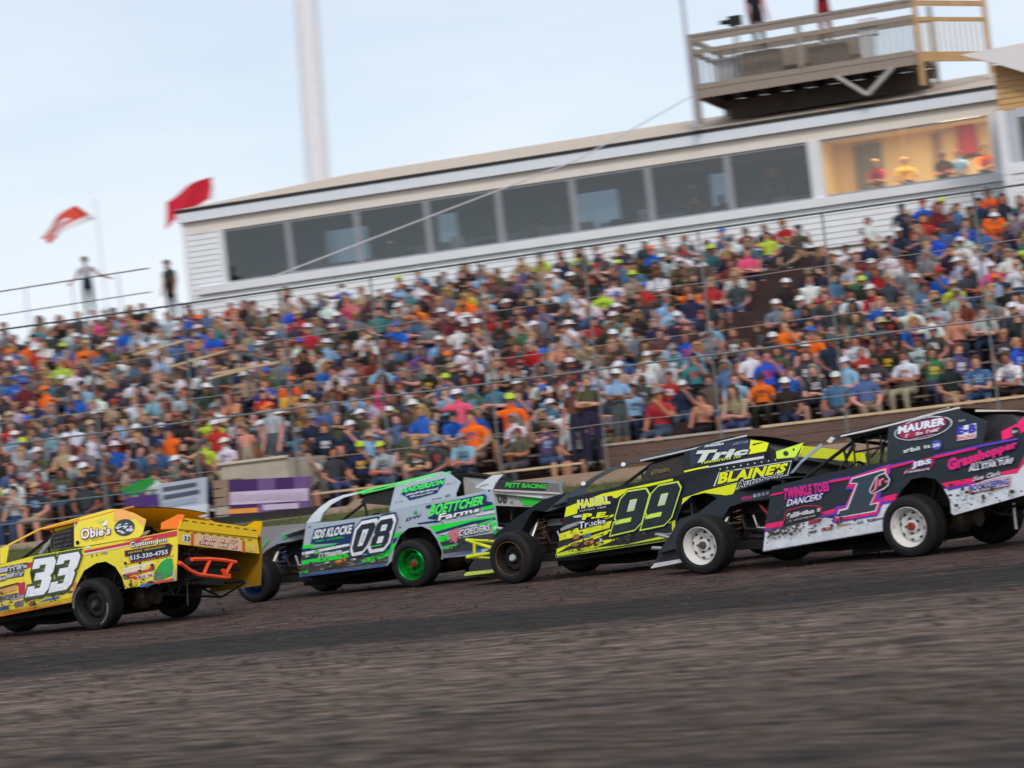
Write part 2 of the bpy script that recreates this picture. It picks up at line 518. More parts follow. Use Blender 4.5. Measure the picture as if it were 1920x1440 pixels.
# aisle steps and the timber hand rails of the stair on the left
for r in range(2, NROW):
    MB().sbox(AISLE[0], AISLE[1], row_v(r) - 0.60, row_v(r) + 0.16, row_z(r) - 0.38, row_z(r) + 0.02).build('aisle_step', M_RISER, stand)
def rail(p, q, mat=M_RAILW, r=0.03):
    MB().beam(p, q, 0.07, 0.05).build('hand_rail', mat, stand)
for (a, b, v) in (((250, 665), (352, 637), 9.5), ((318, 688), (428, 657), 8.0), ((400, 701), (523, 679), 7.0), ((395, 709), (470, 690), 7.0)):
    (ua, za), (ub, zb) = suz(*a, v), suz(*b, v)
    rail(ST(ua, v, za), ST(ub, v, zb))
    for q in (0.05, 0.5, 0.95):
        u, z = ua + (ub - ua) * q, za + (zb - za) * q
        MB().beam(ST(u, v, z - 0.7), ST(u, v, z - 0.03), 0.045, 0.045, up=(1, 0, 0)).build('rail_post', M_DKSTEEL, stand)
(ua, za), (ub, zb) = suz(428, 657, 8.0), suz(523, 679, 7.0)
rail(ST(ua, 8.0, za), ST(ub, 7.0, zb), M_DKSTEEL)

# catch fence: posts, pipes and the strained wires between them
POST_PX = [165, 345, 530, 705, 910, 1110, 1330, 1567, 1855]
fence = thing('catch_fence', 'tall steel catch fence with posts and taut cables before the crowd', 'fence', ST(0, 0, 1.1), -SA)
post_u = []
for x in POST_PX:
    u, _ = suz(x, 620, 0.0)
    post_u.append(u)
    MB().tube([ST(u, 0, 1.1), ST(u, 0, 5.5)], 0.019, 8).build('fence_post', plain('dull_galvanised', (118, 121, 124), 0.6, 0.2, 6.0, metal=0.2), fence, smooth=True)
    MB().tube([ST(u, -0.02, 3.1), ST(u, 0.0, 3.26)], 0.04, 8).build('clamp', M_DKSTEEL, fence, smooth=True)
for z, r, nm, mt in ((5.47, 0.019, 'top_pipe', M_DKSTEEL), (3.19, 0.018, 'middle_pipe', M_GALV)):
    MB().tube([ST(-16, -0.05, z), ST(-8, -0.05, z - .01), ST(0, -0.05, z), ST(7, -0.05, z + .005), ST(14, -0.05, z)], r, 8).build(nm, mt, fence, smooth=True)
WIRE = plain('dull_wire', (158, 148, 138), 0.35, 0.2, 14.0, metal=0.5)
for z in (4.52, 3.62, 2.18):
    pts = []
    for i in range(61):
        u = -16 + i * 0.5
        pts.append(ST(u, -0.05 - 0.006 * (i % 2), z + 0.006 * math.sin(i * 0.9) + (0.004 if i % 2 else -0.004)))
    MB().tube(pts, 0.0075, 5).build('strained_wire', WIRE, fence, smooth=True)
# slanting stay cable up to the tower
o = MB().tube([ST(-4.6, 0.1, 5.75), ST(0.35, 4.8, 7.67), ST(1.35, 11.4, 9.55)], 0.015, 6).build('stay_cable', plain('pale_cable', (200, 196, 204), 0.5, 0.05), origin=ST(0, 0, 5), smooth=True)
tag(o, 'pale stay cable slanting up across the press box windows', 'cable')

# pale block of the stand entrance with its timber post and the banners
(ua, zt), (ub, zb) = suz(412, 860, -0.4), suz(541, 905, -0.4)
ent = thing('entrance_block', 'pale concrete stair block between two parts of the crowd', 'wall', ST(ua, -0.4, 1.15), -SA)
zt = suz(412, 868, -0.4)[1]
MB().sbox(ua, ub, -0.4, 1.6, 1.15, zt - 0.05).build('block', M_CONC, ent)
MB().sbox(ua - 0.03, ub + 0.03, -0.46, -0.34, zt - 0.05, zt).build('coping', plain('coping', (196, 186, 170), 0.8, 0.12), ent)
(up0, z1) = suz(397, 900, -1.2); up1 = suz(440, 900, -1.2)[0]
pst = thing('timber_post', 'stepped tan block pillar standing between the banners', 'pillar', ST(up0, -1.2, 1.15), -SA)
for k in range(5):
    dz = (z1 - 1.15) / 5
    MB().sbox(up0 + 0.004 * k, up1 - 0.02 - 0.004 * k, -1.2 + .004 * k, -0.75, 1.15 + k * dz, 1.15 + (k + 1) * dz - 0.02).build('block', M_TAN if k > 1 else M_CONC, pst)
def banner(name, label, px, v, base, marks, tilt=0.0):
    """cloth banner given by its corners (tl, tr, br, bl); marks are (corner fractions, colour)"""
    c = [suz(*p, v) for p in px]
    t = thing(name, label, 'banner', ST(c[3][0], v, c[3][1]), -SA)
    def at(a, b, d=0.0):
        u = (c[0][0] * (1 - a) + c[1][0] * a) * (1 - b) + (c[3][0] * (1 - a) + c[2][0] * a) * b
        z = (c[0][1] * (1 - a) + c[1][1] * a) * (1 - b) + (c[3][1] * (1 - a) + c[2][1] * a) * b
        return ST(u, v - 0.02 * math.sin(a * 9) - d, z)
    n = 12
    mb = MB()
    for back in (0.0, 0.012):
        mb.add([at(i / n, j, -back) for j in (0, 1) for i in range(n + 1)], [(i, i + 1, n + 2 + i, n + 1 + i) for i in range(n)])
    mb.build('cloth', plain('banner_cloth', base, 0.7, 0.12, 1.5), t, fix=False)
    for k, (q, colr) in enumerate(marks):
        m2 = MB()
        pts_t, pts_b = [], []
        for i in range(9):
            f = i / 8
            pts_t.append(at(q[0][0] + (q[1][0] - q[0][0]) * f, q[0][1] + (q[1][1] - q[0][1]) * f, 0.006 + 0.003 * k))
            pts_b.append(at(q[3][0] + (q[2][0] - q[3][0]) * f, q[3][1] + (q[2][1] - q[3][1]) * f, 0.006 + 0.003 * k))
        m2.add(pts_t + pts_b, [(i, i + 1, 10 + i, 9 + i) for i in range(8)])
        m2.build('print', plain('banner_print', colr, 0.7, 0.05), t, fix=False)
    return t
def rc(x0, y0, x1, y1, s=0.0):
    return [(x0 + s, y0), (x1 + s, y0), (x1, y1), (x0, y1)]
marks = [(rc(0.36, 0.0, 0.56, 1.0, -0.0), (108, 76, 134)), (rc(0.80, 0.0, 0.99, 1.0), (104, 74, 130)), (rc(0.02, 0.30, 0.97, 0.62), (198, 184, 206)), (rc(0.42, 0.66, 0.86, 0.80), (190, 176, 204)), (rc(0.0, 0.72, 0.36, 0.84), (226, 146, 62))]
rr = random.Random(4)
x = 0.05
while x < 0.94:
    w = rr.uniform(0.014, 0.03)
    marks.append((rc(x, 0.36 + rr.uniform(0, .04), x + w, 0.56 - rr.uniform(0, .05), 0.004), (178, 160, 192)))
    x += w + rr.uniform(0.02, 0.035)
banner('purple_banner', 'large purple banner with white and orange print below the concrete block', [(428, 900), (584, 893), (582, 966), (430, 976)], -1.5, (62, 26, 92), marks)
marks = [(rc(0.1, 0.14, 0.8, 0.30), (70, 78, 96)), (rc(0.12, 0.42, 0.86, 0.58), (72, 82, 104)), (rc(0.1, 0.70, 0.8, 0.86), (150, 164, 186))]
banner('white_banner', 'white banner with dark printed lines left of the tan pillar', [(296, 908), (388, 894), (388, 944), (298, 962)], -1.0, (172, 180, 194), marks)
banner('pale_banner', 'plain pale blue banner hanging below the white printed banner', [(246, 962), (390, 944), (390, 968), (246, 992)], -1.5, (196, 204, 216), [(rc(0.0, 0.0, 0.1, 1), (150, 150, 200))])
banner('lower_banner', 'small white banner with dark lines low beside the tan pillar', [(300, 985), (392, 970), (392, 996), (302, 1012)], -1.7, (206, 212, 222), [(rc(0.1, 0.2, 0.9, 0.4), (80, 90, 112)), (rc(0.2, 0.6, 0.9, 0.75), (120, 132, 150))])
banner('violet_banner', 'small dark violet banner under the green flag', [(232, 936), (297, 926), (297, 958), (234, 970)], -1.1, (72, 40, 112), [(rc(0.05, 0.6, 0.9, 0.75), (96, 66, 136))])
o = MB().sbox(-6.4, -3.0, -2.6, -2.45, 1.0, 1.28).build('black_strip', M_BLACK, origin=ST(-5, -2.5, 1.0))  # plain black strip lying below the purple banner
tag(o, 'black strip along the ground under the purple banner', 'barrier')

# ================================================================== press box
pb = thing('press_box', 'long white press box with a row of windows above the stand', 'building', ST(-15, 19, 6.0), -SA)
PU0, PU1 = -15.0, 7.2
FV = 19.0
def siding(u0, u1, v, z0, z1, name='siding_board', th=0.03, exp=0.15):
    z = z0
    while z < z1 - 0.01:
        h = min(exp, z1 - z)
        MB().hexa([ST(u0, v - th, z), ST(u1, v - th, z), ST(u1, v, z), ST(u0, v, z), ST(u0, v - 0.008, z + h), ST(u1, v - 0.008, z + h), ST(u1, v, z + h), ST(u0, v, z + h)]).build(name, M_WHITE, pb)
        z += exp
siding(PU0 + .1, PU1, FV, 5.0, 7.33)
siding(PU0 + .1, -13.95, FV, 7.33, 9.0)
M_WHITE_ = M_WHITE; M_WHITE = plain('cream_frieze', (226, 218, 208), 0.6, 0.05, 1.5)
siding(PU0 + .1, PU1, FV, 9.0, 9.6, 'frieze_board', 0.02, 0.2)
M_WHITE = M_WHITE_
z = 5.0
while z < 9.6:                                  # left end wall, seen edge on
    MB().hexa([ST(PU0 - .03, FV, z), ST(PU0, FV, z), ST(PU0, FV + 6, z), ST(PU0 - .03, FV + 6, z), ST(PU0 - .006, FV, z + .15), ST(PU0, FV, z + .15), ST(PU0, FV + 6, z + .15), ST(PU0 - .006, FV + 6, z + .15)]).build('end_board', M_WHITE, pb)
    z += 0.15
MB().sbox(PU0 - .035, PU0 + .1, FV - .04, FV + .05, 5.0, 9.6).build('corner_trim', M_WHITE, pb)
MB().sbox(PU0 + .3, PU1, FV - 0.12, FV + 0.12, 7.33, 7.54).build('window_sill', M_WHITE, pb)
MB().sbox(-14.0, -13.84, FV - .03, FV + .1, 7.54, 9.0).build('side_casing', M_WHITE, pb)
# dark room behind the windows
def glass(tint=(0.82, 0.85, 0.86), name='window_glass'):
    m = bpy.data.materials.new(name); m.use_nodes = True
    t = m.node_tree; t.nodes.clear()
    o = N(t, 'ShaderNodeOutputMaterial'); mx = N(t, 'ShaderNodeMixShader'); tr = N(t, 'ShaderNodeBsdfTransparent'); gl = N(t, 'ShaderNodeBsdfGlossy')
    fr = N(t, 'ShaderNodeFresnel'); fr.inputs['IOR'].default_value = 1.5
    mr = N(t, 'ShaderNodeMapRange'); mr.inputs['To Min'].default_value, mr.inputs['To Max'].default_value = 0.035, 1.0
    t.links.new(fr.outputs['Fac'], mr.inputs['Value'])
    tr.inputs['Color'].default_value = (*tint, 1)
    gl.inputs['Roughness'].default_value = 0.05
    t.links.new(mr.outputs['Result'], mx.inputs['Fac']); t.links.new(tr.outputs[0], mx.inputs[1]); t.links.new(gl.outputs[0], mx.inputs[2])
    t.links.new(mx.outputs[0], o.inputs['Surface'])
    return m
M_SMOKE = glass((0.42, 0.48, 0.53), 'smoked_glass')
M_ROOM = plain('room_wall', (140, 158, 178), 0.9, 0.15, 1.0)
M_WARM = plain('cream_room_wall', (234, 208, 166), 0.9, 0.06, 1.0)
for a, b in ((PU0, -12.6), (-11.3, -9.2), (-8.6, -5.2), (-3.9, -1.3), (-.7, 2.35)):
    MB().sbox(a, b, FV + 4.2, FV + 4.3, 6.6, 9.6).build('back_wall', M_ROOM, pb)
for a, b, z0 in ((-12.6, -11.3, 8.05), (-9.2, -8.6, 7.2), (-5.2, -3.9, 8.0), (-1.3, -.7, 7.3)):  # openings added in the back wall so sky light shows as bright patches
    MB().sbox(a, b, FV + 4.21, FV + 4.29, 6.6, z0).build('back_wall', M_ROOM, pb)
    MB().sbox(a, b, FV + 4.24, FV + 4.25, z0, 9.2).build('added_rear_pane', M_SMOKE, pb)
MB().sbox(2.5, PU1, FV + 2.6, FV + 2.7, 6.6, 9.6).build('back_wall', M_WARM, pb)
for a, b, z1 in ((-14.5, -10.2, 7.98), (-9.9, -4.4, 8.12), (-4.2, 2.3, 8.02)):
    MB().sbox(a, b, FV + 3.2, FV + 3.26, 6.7, z1).build('counter_front', plain('pale_counter', (206, 210, 214), 0.7, 0.08), pb)
for a, w, h, c in ((-13.2, .5, .3, 60), (-11.6, .3, .45, 150), (-9.3, .6, .34, 70), (-7.6, .35, .5, 190), (-6.9, .5, .3, 50), (-5.2, .4, .42, 120), (-3.2, .6, .34, 60), (-2.4, .3, .5, 170), (-.2, .5, .36, 80), (1.2, .4, .3, 140)):
    MB().sbox(a, a + w, FV + .5, FV + .7, 7.471, 7.47 + h).build('desk_equipment', plain('equipment', (c, c + 6, c + 10), 0.6, 0.1), pb)
MB().sbox(PU0, 2.4, FV + .12, FV + 4.2, 6.6, 6.7).build('room_floor', M_ROOM, pb)
MB().sbox(PU0, 2.4, FV + .05, FV + 6, 9.2, 9.3).build('room_ceiling', plain('dim_ceiling', (150, 150, 150), 0.9, 0.1), pb)
MB().sbox(2.5, PU1, FV + .12, FV + 2.6, 6.6, 6.7).build('room_floor', M_WARM, pb)
MB().sbox(2.5, PU1, FV + .05, FV + 2.7, 9.1, 9.2).build('room_ceiling', M_WARM, pb)
MB().sbox(2.4, 2.5, FV + .05, FV + 4.3, 6.6, 9.3).build('partition', M_WARM, pb)
MB().sbox(PU1, PU1 + .1, FV - .02, FV + 6, 5, 9.6).build('end_wall', M_WHITE, pb)
MB().sbox(PU0, PU1, FV + 5.9, FV + 6, 5, 7.0).build('rear_wall', M_WHITE, pb)  # kept low so open sky reaches the added panes
MB().sbox(PU0 + .8, 2.2, FV + 0.35, FV + 0.95, 7.42, 7.47).build('desk', plain('desk_top', (126, 130, 132), 0.6, 0.1), pb)
MB().sbox(2.6, PU1, FV + 0.35, FV + 0.95, 7.5, 7.55).build('desk', plain('desk_top', (126, 130, 132), 0.6, 0.1), pb)
MB().sbox(-13.8, 1.2, FV + 4.0, FV + 4.12, 7.95, 8.0).build('shelf', plain('pale_shelf', (150, 156, 156), 0.6, 0.1), pb)
MB().sbox(-8.2, -5.4, FV + 4.14, FV + 4.19, 8.2, 8.9).build('wall_board', plain('pale_board', (158, 164, 166), 0.6, 0.1), pb)
MB().sbox(-11.0, -9.6, FV + 4.1, FV + 4.18, 8.0, 8.9).build('wall_board', plain('grey_board', (128, 138, 142), 0.6, 0.1), pb)
MB().sbox(-1.8, 2.25, FV + .3, FV + .34, 8.72, 9.15).build('red_valance', plain('dark_red_cloth', (110, 44, 52), 0.8, 0.1), pb)
MB().sbox(3.0, 3.7, FV + 2.5, FV + 2.59, 7.5, 9.0).build('door', plain('grey_door', (120, 122, 126), 0.6, 0.1), pb)
MB().sbox(5.05, 5.25, FV + 2.45, FV + 2.59, 6.8, 9.0).build('door_casing', plain('brown_casing', (150, 120, 92), 0.6, 0.1), pb)
MB().sbox(5.7, 6.2, FV + 2.5, FV + 2.59, 8.45, 8.75).build('picture', plain('pale_paper', (214, 200, 176), 0.6, 0.2, 14), pb)
MB().sbox(5.7, 6.4, FV + 2.5, FV + 2.59, 8.28, 8.32).build('shelf', plain('dark_shelf', (90, 80, 70), 0.6, 0.1), pb)
M_GLASS = glass()
M_MULL = plain('grey_mullion', (150, 152, 158), 0.6, 0.08)
mull_u = [-13.84, -11.95, -9.97, -7.98, -5.98, -3.95, -1.9, 0.2, 2.3]
for i in range(len(mull_u) - 1):
    a, b = mull_u[i], mull_u[i + 1]
    w = MB()
    w.sbox(a + .02, b - .02, FV + .02, FV + .06, 7.541, 7.60); w.sbox(a + .02, b - .02, FV + .02, FV + .06, 8.94, 8.999); w.sbox(a + .02, a + .03, FV + .022, FV + .058, 7.60, 8.94); w.sbox(b - .03, b - .02, FV + .022, FV + .058, 7.60, 8.94)
    fr_ = w.build('window', M_MULL, pb)
    MB().sbox(a + .03, b - .03, FV + .036, FV + .044, 7.6, 8.94).build('pane', M_GLASS, fr_)
    if i: MB().sbox(a - .085, a + .075, FV + .01, FV + .07, 7.541, 8.999).build('mullion', M_MULL, pb)
MB().sbox(2.3, 2.62, FV - .05, FV + .12, 7.541, 8.999).build('corner_post', M_WHITE, pb)
for a, b in ((2.62, 4.7), (4.7, 6.85)):
    w = MB()
    w.sbox(a + .02, b - .02, FV + .02, FV + .06, 7.541, 7.60); w.sbox(a + .02, b - .02, FV + .02, FV + .06, 8.94, 8.999); w.sbox(a + .02, a + .03, FV + .022, FV + .058, 7.60, 8.94); w.sbox(b - .03, b - .02, FV + .022, FV + .058, 7.60, 8.94)
    fr_ = w.build('window', M_MULL, pb)
    MB().sbox(a + .03, b - .03, FV + .036, FV + .044, 7.6, 8.94).build('pane', M_GLASS, fr_)
MB().sbox(6.85, PU1, FV - .02, FV + .1, 7.541, 8.999).build('corner_post', M_WHITE, pb)
lampm, lt_, lb_ = principled('lit_lamp')
lb_.inputs['Emission Color'].default_value = (1, 0.82, 0.5, 1); lb_.inputs['Emission Strength'].default_value = 5.0
MB().sbox(5.6, 6.6, FV + .35, FV + .6, 9.05, 9.095).build('ceiling_lamp', lampm, pb)
ld = bpy.data.lights.new('room_lamp', 'AREA'); ld.shape = 'RECTANGLE'; ld.size, ld.size_y = 3.4, 0.7
ld.energy = 115; ld.color = (1.0, 0.76, 0.44)
lo = bpy.data.objects.new('room_lamp', ld); COL.objects.link(lo)
lo.location = ST(5.2, FV + .55, 9.04); lo.rotation_euler = (0, 0, -SA)
# roof
EV = FV - 0.16
MB().sbox(PU0 - .1, PU1 + .05, EV, EV + .03, 9.33, 9.60).build('fascia', plain('white_fascia', (222, 228, 236), 0.5, 0.04), pb)
MB().sbox(PU0 - .1, PU1 + .05, EV + .03, FV, 9.36, 9.39).build('soffit', plain('beige_soffit', (224, 214, 204), 0.7, 0.05), pb)
MB().sbox(PU0 - .13, PU1 + .07, EV - .03, EV + .05, 9.601, 9.68).build('drip_edge', plain('black_drip_edge', (34, 34, 36), 0.6, 0.1), pb)
M_SHING = plain('tan_roofing', (196, 180, 164), 0.9, 0.12, 6.0, bump=0.2)
RZ = 10.40
ez = 9.682
rf = MB()
a0, a1, b0, b1 = ST(PU0 - .15, EV - .04, ez), ST(PU1 + .08, EV - .04, ez), ST(PU0 - .15, EV + 7.1, ez), ST(PU1 + .08, EV + 7.1, ez)
r0, r1 = ST(PU0 + 3.6, EV + 3.5, RZ), ST(PU1 + .08, EV + 3.5, RZ + .05)
rf.add([a0, a1, r1, r0, b0, b1], [(0, 1, 2, 3), (5, 4, 3, 2), (4, 0, 3), (1, 5, 2), (0, 4, 5, 1)])
rf.build('roof', M_SHING, pb)

# ================================================================== timber deck above the press box
M_GREYW = plain('grey_timber', (148, 136, 126), 0.85, 0.22, 3.0, sc=(4, 4, 4), bump=0.15)
M_YELW = plain('yellow_timber', (186, 150, 104), 0.8, 0.18, 3.0, bump=0.1)
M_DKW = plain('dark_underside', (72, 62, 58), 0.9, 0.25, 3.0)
dk = thing('camera_deck', 'weathered timber camera deck with railings above the press box roof', 'deck', ST(2.5, 18.5, 9.6), -SA)
DV = 18.5
D0u, D1u, DB = -0.25, 5.35, 21.6
for k in range(10):
    v0 = DV + .06 + k * (DB - DV - .1) / 10
    MB().sbox(D0u, D1u + .05, v0, v0 + 0.29, 10.70, 10.74).build('floor_board', M_GREYW, dk)
MB().sbox(D0u - .03, D1u, DV, DV + .05, 10.44, 10.66).build('rim_joist', M_GREYW, dk)
MB().sbox(D0u - .03, D1u, DV - .015, DV + .035, 10.665, 10.80).build('rim_joist', M_GREYW, dk)
MB().sbox(D0u - .03, D0u + .02, DV + .05, DB, 10.44, 10.69).build('rim_joist', M_GREYW, dk)
MB().sbox(D0u, D1u, DB - .05, DB, 10.44, 10.69).build('rim_joist', M_GREYW, dk)
for k in range(9):
    u = D0u + .3 + k * 0.62
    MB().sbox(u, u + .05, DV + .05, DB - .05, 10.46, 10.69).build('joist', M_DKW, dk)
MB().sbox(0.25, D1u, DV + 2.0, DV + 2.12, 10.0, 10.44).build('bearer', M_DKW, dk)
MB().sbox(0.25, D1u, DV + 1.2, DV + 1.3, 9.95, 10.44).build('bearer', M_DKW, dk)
for (a, b) in (((-0.2, DV), (0, 0)),):
    pass
for u, v, z0, z1, m in ((D0u, DV + .03, 9.8, 12.06, M_GREYW), (2.5, DV + .03, 10.8, 12.06, M_GREYW), (5.45, DV + .05, 9.9, 13.6, M_YELW), (6.9, DV + 1.9, 10.2, 13.6, M_YELW), (D0u, DB, 9.9, 12.1, M_GREYW), (D1u, DB, 9.9, 12.3, M_GREYW)):
    MB().beam(ST(u, v, z0), ST(u, v, z1), 0.12, 0.12, up=SU).build('post', m, dk)
MB().sbox(D0u - .06, 5.4, DV - .03, DV + .11, 12.01, 12.08).build('top_rail', M_GREYW, dk)
MB().sbox(D0u - .06, 5.4, DV - .01, DV + .03, 11.86, 12.005).build('upper_rail', M_GREYW, dk)
MB().sbox(D0u - .02, 5.4, DV, DV + .04, 11.56, 11.68).build('middle_rail', M_GREYW, dk)
MB().sbox(D0u - .02, D0u + .03, DV, DB, 11.86, 12.02).build('upper_rail', M_GREYW, dk)
MB().sbox(D0u - .02, D0u + .03, DV, DB, 11.56, 11.68).build('middle_rail', M_GREYW, dk)
MB().sbox(D0u, D1u, DB - .04, DB, 11.9, 12.05).build('upper_rail', M_GREYW, dk)
# right end: new timber side running back
for z0, z1 in ((11.9, 12.03), (11.5, 11.6), (12.5, 12.62)):
    MB().beam(ST(5.45, DV + .05, z0 + .06), ST(6.9, DV + 1.9, z0 + .06), 0.05, z1 - z0).build('side_rail', M_YELW, dk)
MB().beam(ST(5.45, DV + .05, 10.62), ST(6.9, DV + 1.9, 10.62), 0.06, 0.24).build('rim_joist', M_YELW, dk)
M_BALU = plain('dark_baluster', (104, 94, 86), 0.85, 0.2, 3.0)
for k in range(34):
    u = D0u + .1 + k * 0.165
    MB().sbox(u, u + .05, DV + .04, DV + .085, 10.8, 11.57).build('baluster', M_BALU, dk)
for k in range(13):
    f = (k + .5) / 13
    MB().beam(ST(5.45 + 1.45 * f, DV + .05 + 1.85 * f, 10.72), ST(5.45 + 1.45 * f, DV + .05 + 1.85 * f, 11.52), 0.036, 0.036, up=SU).build('baluster', M_YELW, dk)
for a, b in (((3.35, 10.45), (4.05, 9.88)), ((4.75, 10.45), (4.05, 9.88))):
    MB().beam(ST(a[0], DV - .02, a[1]), ST(b[0], DV - .02, b[1]), 0.09, 0.15, up=SV).build('brace', plain('pale_brace', (178, 172, 168), 0.7, 0.15), dk)
for u0, u1, v, z0, z1, c in ((0.05, 1.15, 19.4, 10.75, 11.5, (214, 218, 226)), (1.5, 2.8, 20.4, 10.75, 11.55, (150, 138, 126)), (3.1, 4.4, 20.6, 10.75, 11.7, (136, 126, 118))):
    pass
bx = thing('white_crate', 'white sheeted crate standing on the deck behind the left balusters', 'crate', ST(0.6, 19.6, 10.74), -SA)
MB().sbox(0.1, 1.1, 19.3, 20.0, 10.741, 11.42).build('box', plain('white_sheet', (216, 220, 228), 0.6, 0.06), bx)
MB().sbox(0.05, 1.15, 19.25, 20.05, 11.42, 11.48).build('lid', plain('white_sheet', (216, 220, 228), 0.6, 0.06), bx)
bx = thing('white_cooler', 'small white cooler standing on the deck rail side', 'cooler', ST(4.3, 18.9, 10.74), -SA)
MB().sbox(4.0, 4.32, 18.62, 18.9, 10.741, 11.75).build('body', plain('white_plastic', (226, 230, 236), 0.4, 0.04), bx)
MB().sbox(3.97, 4.45, 18.6, 18.92, 11.36, 11.78).build('lid', plain('white_plastic', (226, 230, 236), 0.4, 0.04), bx)
bx = thing('timber_bench', 'grey timber bench along the back of the deck', 'bench', ST(2.4, 20.6, 10.74), -SA)
MB().sbox(1.5, 3.7, 20.3, 20.8, 11.18, 11.24).build('seat', M_GREYW, bx)
MB().sbox(1.1, 4.0, 20.8, 20.86, 10.741, 11.72).build('backrest', M_GREYW, bx)
for u in (1.6, 3.6): MB().sbox(u - .04, u + .04, 20.35, 20.43, 10.741, 11.18).build('leg', M_GREYW, bx)
# mast at the deck's left corner
u, z = suz(1316, 60, DV - .1)
o = MB().tube([ST(-0.33, DV - .12, 9.7), ST(-0.33, DV - .12, 13.6)], 0.05, 8).build('mast', plain('grey_mast', (176, 180, 188), 0.5, 0.05), origin=ST(-0.33, DV - .12, 9.7), smooth=True)
tag(o, 'thin grey mast at the left corner of the timber deck', 'mast')

# ------------------------------------------------------------------ booth at the right edge
M_LAP = plain('tan_lap_board', (196, 158, 108), 0.8, 0.16, 3.0, sc=(1, 1, 10))
bo = thing('timber_booth', 'tan boarded booth with a pale roof at the right edge', 'building', ST(9.5, 16.2, 7.0), -SA)
BV = 16.2
for k in range(8):
    z = 8.72 + k * 0.135
    MB().hexa([ST(7.5, BV - .03, z), ST(13, BV - .03, z), ST(13, BV, z), ST(7.5, BV, z), ST(7.5, BV - .008, z + .135), ST(13, BV - .008, z + .135), ST(13, BV, z + .135), ST(7.5, BV, z + .135)]).build('lap_board', M_LAP, bo)
for k in range(8):
    z = 8.72 + k * 0.135
    MB().hexa([ST(7.47, BV, z), ST(7.5, BV, z), ST(7.5, BV + 3, z), ST(7.47, BV + 3, z), ST(7.49, BV, z + .135), ST(7.5, BV, z + .135), ST(7.5, BV + 3, z + .135), ST(7.49, BV + 3, z + .135)]).build('side_board', M_LAP, bo)
MB().sbox(7.42, 7.62, BV - .05, BV + .1, 6.0, 8.72).build('post', M_WHITE, bo)
MB().sbox(7.62, 7.9, BV - .02, BV + .04, 7.3, 8.7).build('window', plain('pale_frame', (186, 190, 198), 0.5, 0.05), bo)
MB().sbox(7.9, 13, BV + .01, BV + .03, 7.45, 8.7).build('pane', M_GLASS, bo)
MB().sbox(7.5, 13, BV + 1.8, BV + 1.9, 6, 8.72).build('back_wall', plain('booth_room', (120, 100, 84), 0.9, 0.2), bo)
MB().sbox(7.42, 13, BV - .06, BV + .12, 7.2, 7.45).build('window_sill', M_WHITE, bo)
z = 6.0
while z < 7.19:
    MB().sbox(7.5, 13, BV - .02, BV, z, z + .143).build('siding_board', M_WHITE, bo)
    z += .15
rf = MB()
e0, e1, e2, e3 = ST(6.75, BV - .5, 10.13), ST(14, BV - .5, 9.1), ST(14, BV + 4, 9.1), ST(6.75, BV + 4, 10.13)
q = [suz(x, y, BV - .55) for x, y in ((1800, 103), (1862, 118), (1990, 156), (1990, 62), (1920, 80))]
g = [ST(a, BV - .55, b) for a, b in q]
rf.prism(g, [p + SV * 0.8 + Vector((0, 0, 0.05)) for p in g])
rf.build('roof', plain('pale_roofing', (226, 220, 222), 0.6, 0.05), bo)

# ------------------------------------------------------------------ light pole, flags, railing
u, z = suz(601, 330, 40)
ub_, zb_ = suz(573, 0, 40)
D40 = 40.0
lp = thing('light_pole', 'very tall pale floodlight pole rising behind the press box', 'light pole', ST(u, D40, 1.0), -SA)
MB().tube([ST(u - .65, D40, 1.0), ST(u, D40, 15.0), ST(u + .87, D40, 34)], 0.44, 16, r2=0.38).build('pole', plain('pale_pole', (232, 233, 238), 0.6, 0.05), lp, smooth=True)
MB().tube([ST(u + .87, D40, 34), ST(u + .9, D40, 34.8)], 0.6, 12).build('pole_cap', M_GALV, lp, smooth=True)
def flag(label, corners, v, col1, bands, pole_x):
    c = [suz(*p, v) for p in corners]
    t = thing('flag', label, 'flag', ST(c[1][0], v, 7), -SA)
    n, m = 14, 6
    mb = MB()
    for j in range(m + 1):
        for i in range(n + 1):
            a, b = i / n, j / m
            uu = (c[0][0] * (1 - a) + c[1][0] * a) * (1 - b) + (c[3][0] * (1 - a) + c[2][0] * a) * b
            zz = (c[0][1] * (1 - a) + c[1][1] * a) * (1 - b) + (c[3][1] * (1 - a) + c[2][1] * a) * b
            bow = 0.10 * math.sin(math.pi * a)
            mb.v.append(tuple(ST(uu, v + 0.10 * math.sin(a * 8 + b * 2), zz + bow)))
    for j in range(m):
        for i in range(n):
            mb.f.append((j * (n + 1) + i, j * (n + 1) + i + 1, (j + 1) * (n + 1) + i + 1, (j + 1) * (n + 1) + i))
            mb.m.append(bands(i / n, j / m))
    mb.build('cloth', col1, t, smooth=True, fix=False)
    pu, pz = suz(*pole_x, v)
    MB().tube([ST(pu, v, 6.0), ST(pu, v, pz)], 0.022, 6).build('staff', plain('white_staff', (205, 212, 222), 0.5, 0.05), t, smooth=True)
RED = plain('red_flag_cloth', (206, 22, 48), 0.7, 0.08, 1.0)
flag('plain red flag flying behind the left end of the press box', [(312, 380), (396, 330), (396, 372), (308, 432)], 26.0, [RED], lambda a, b: 0, (396, 330))
flag('orange red and white flag flying at the far left', [(78, 446), (138, 384), (180, 410), (90, 458)], 24.0, [plain('orange_flag_cloth', (208, 66, 48), 0.7, 0.1, 1.0), plain('white_flag_cloth', (228, 224, 230), 0.7, 0.04)], lambda a, b: 1 if (b > 0.62 and a > .2) or (0.25 < b < 0.4 and a < 0.6) else 0, (178, 372))
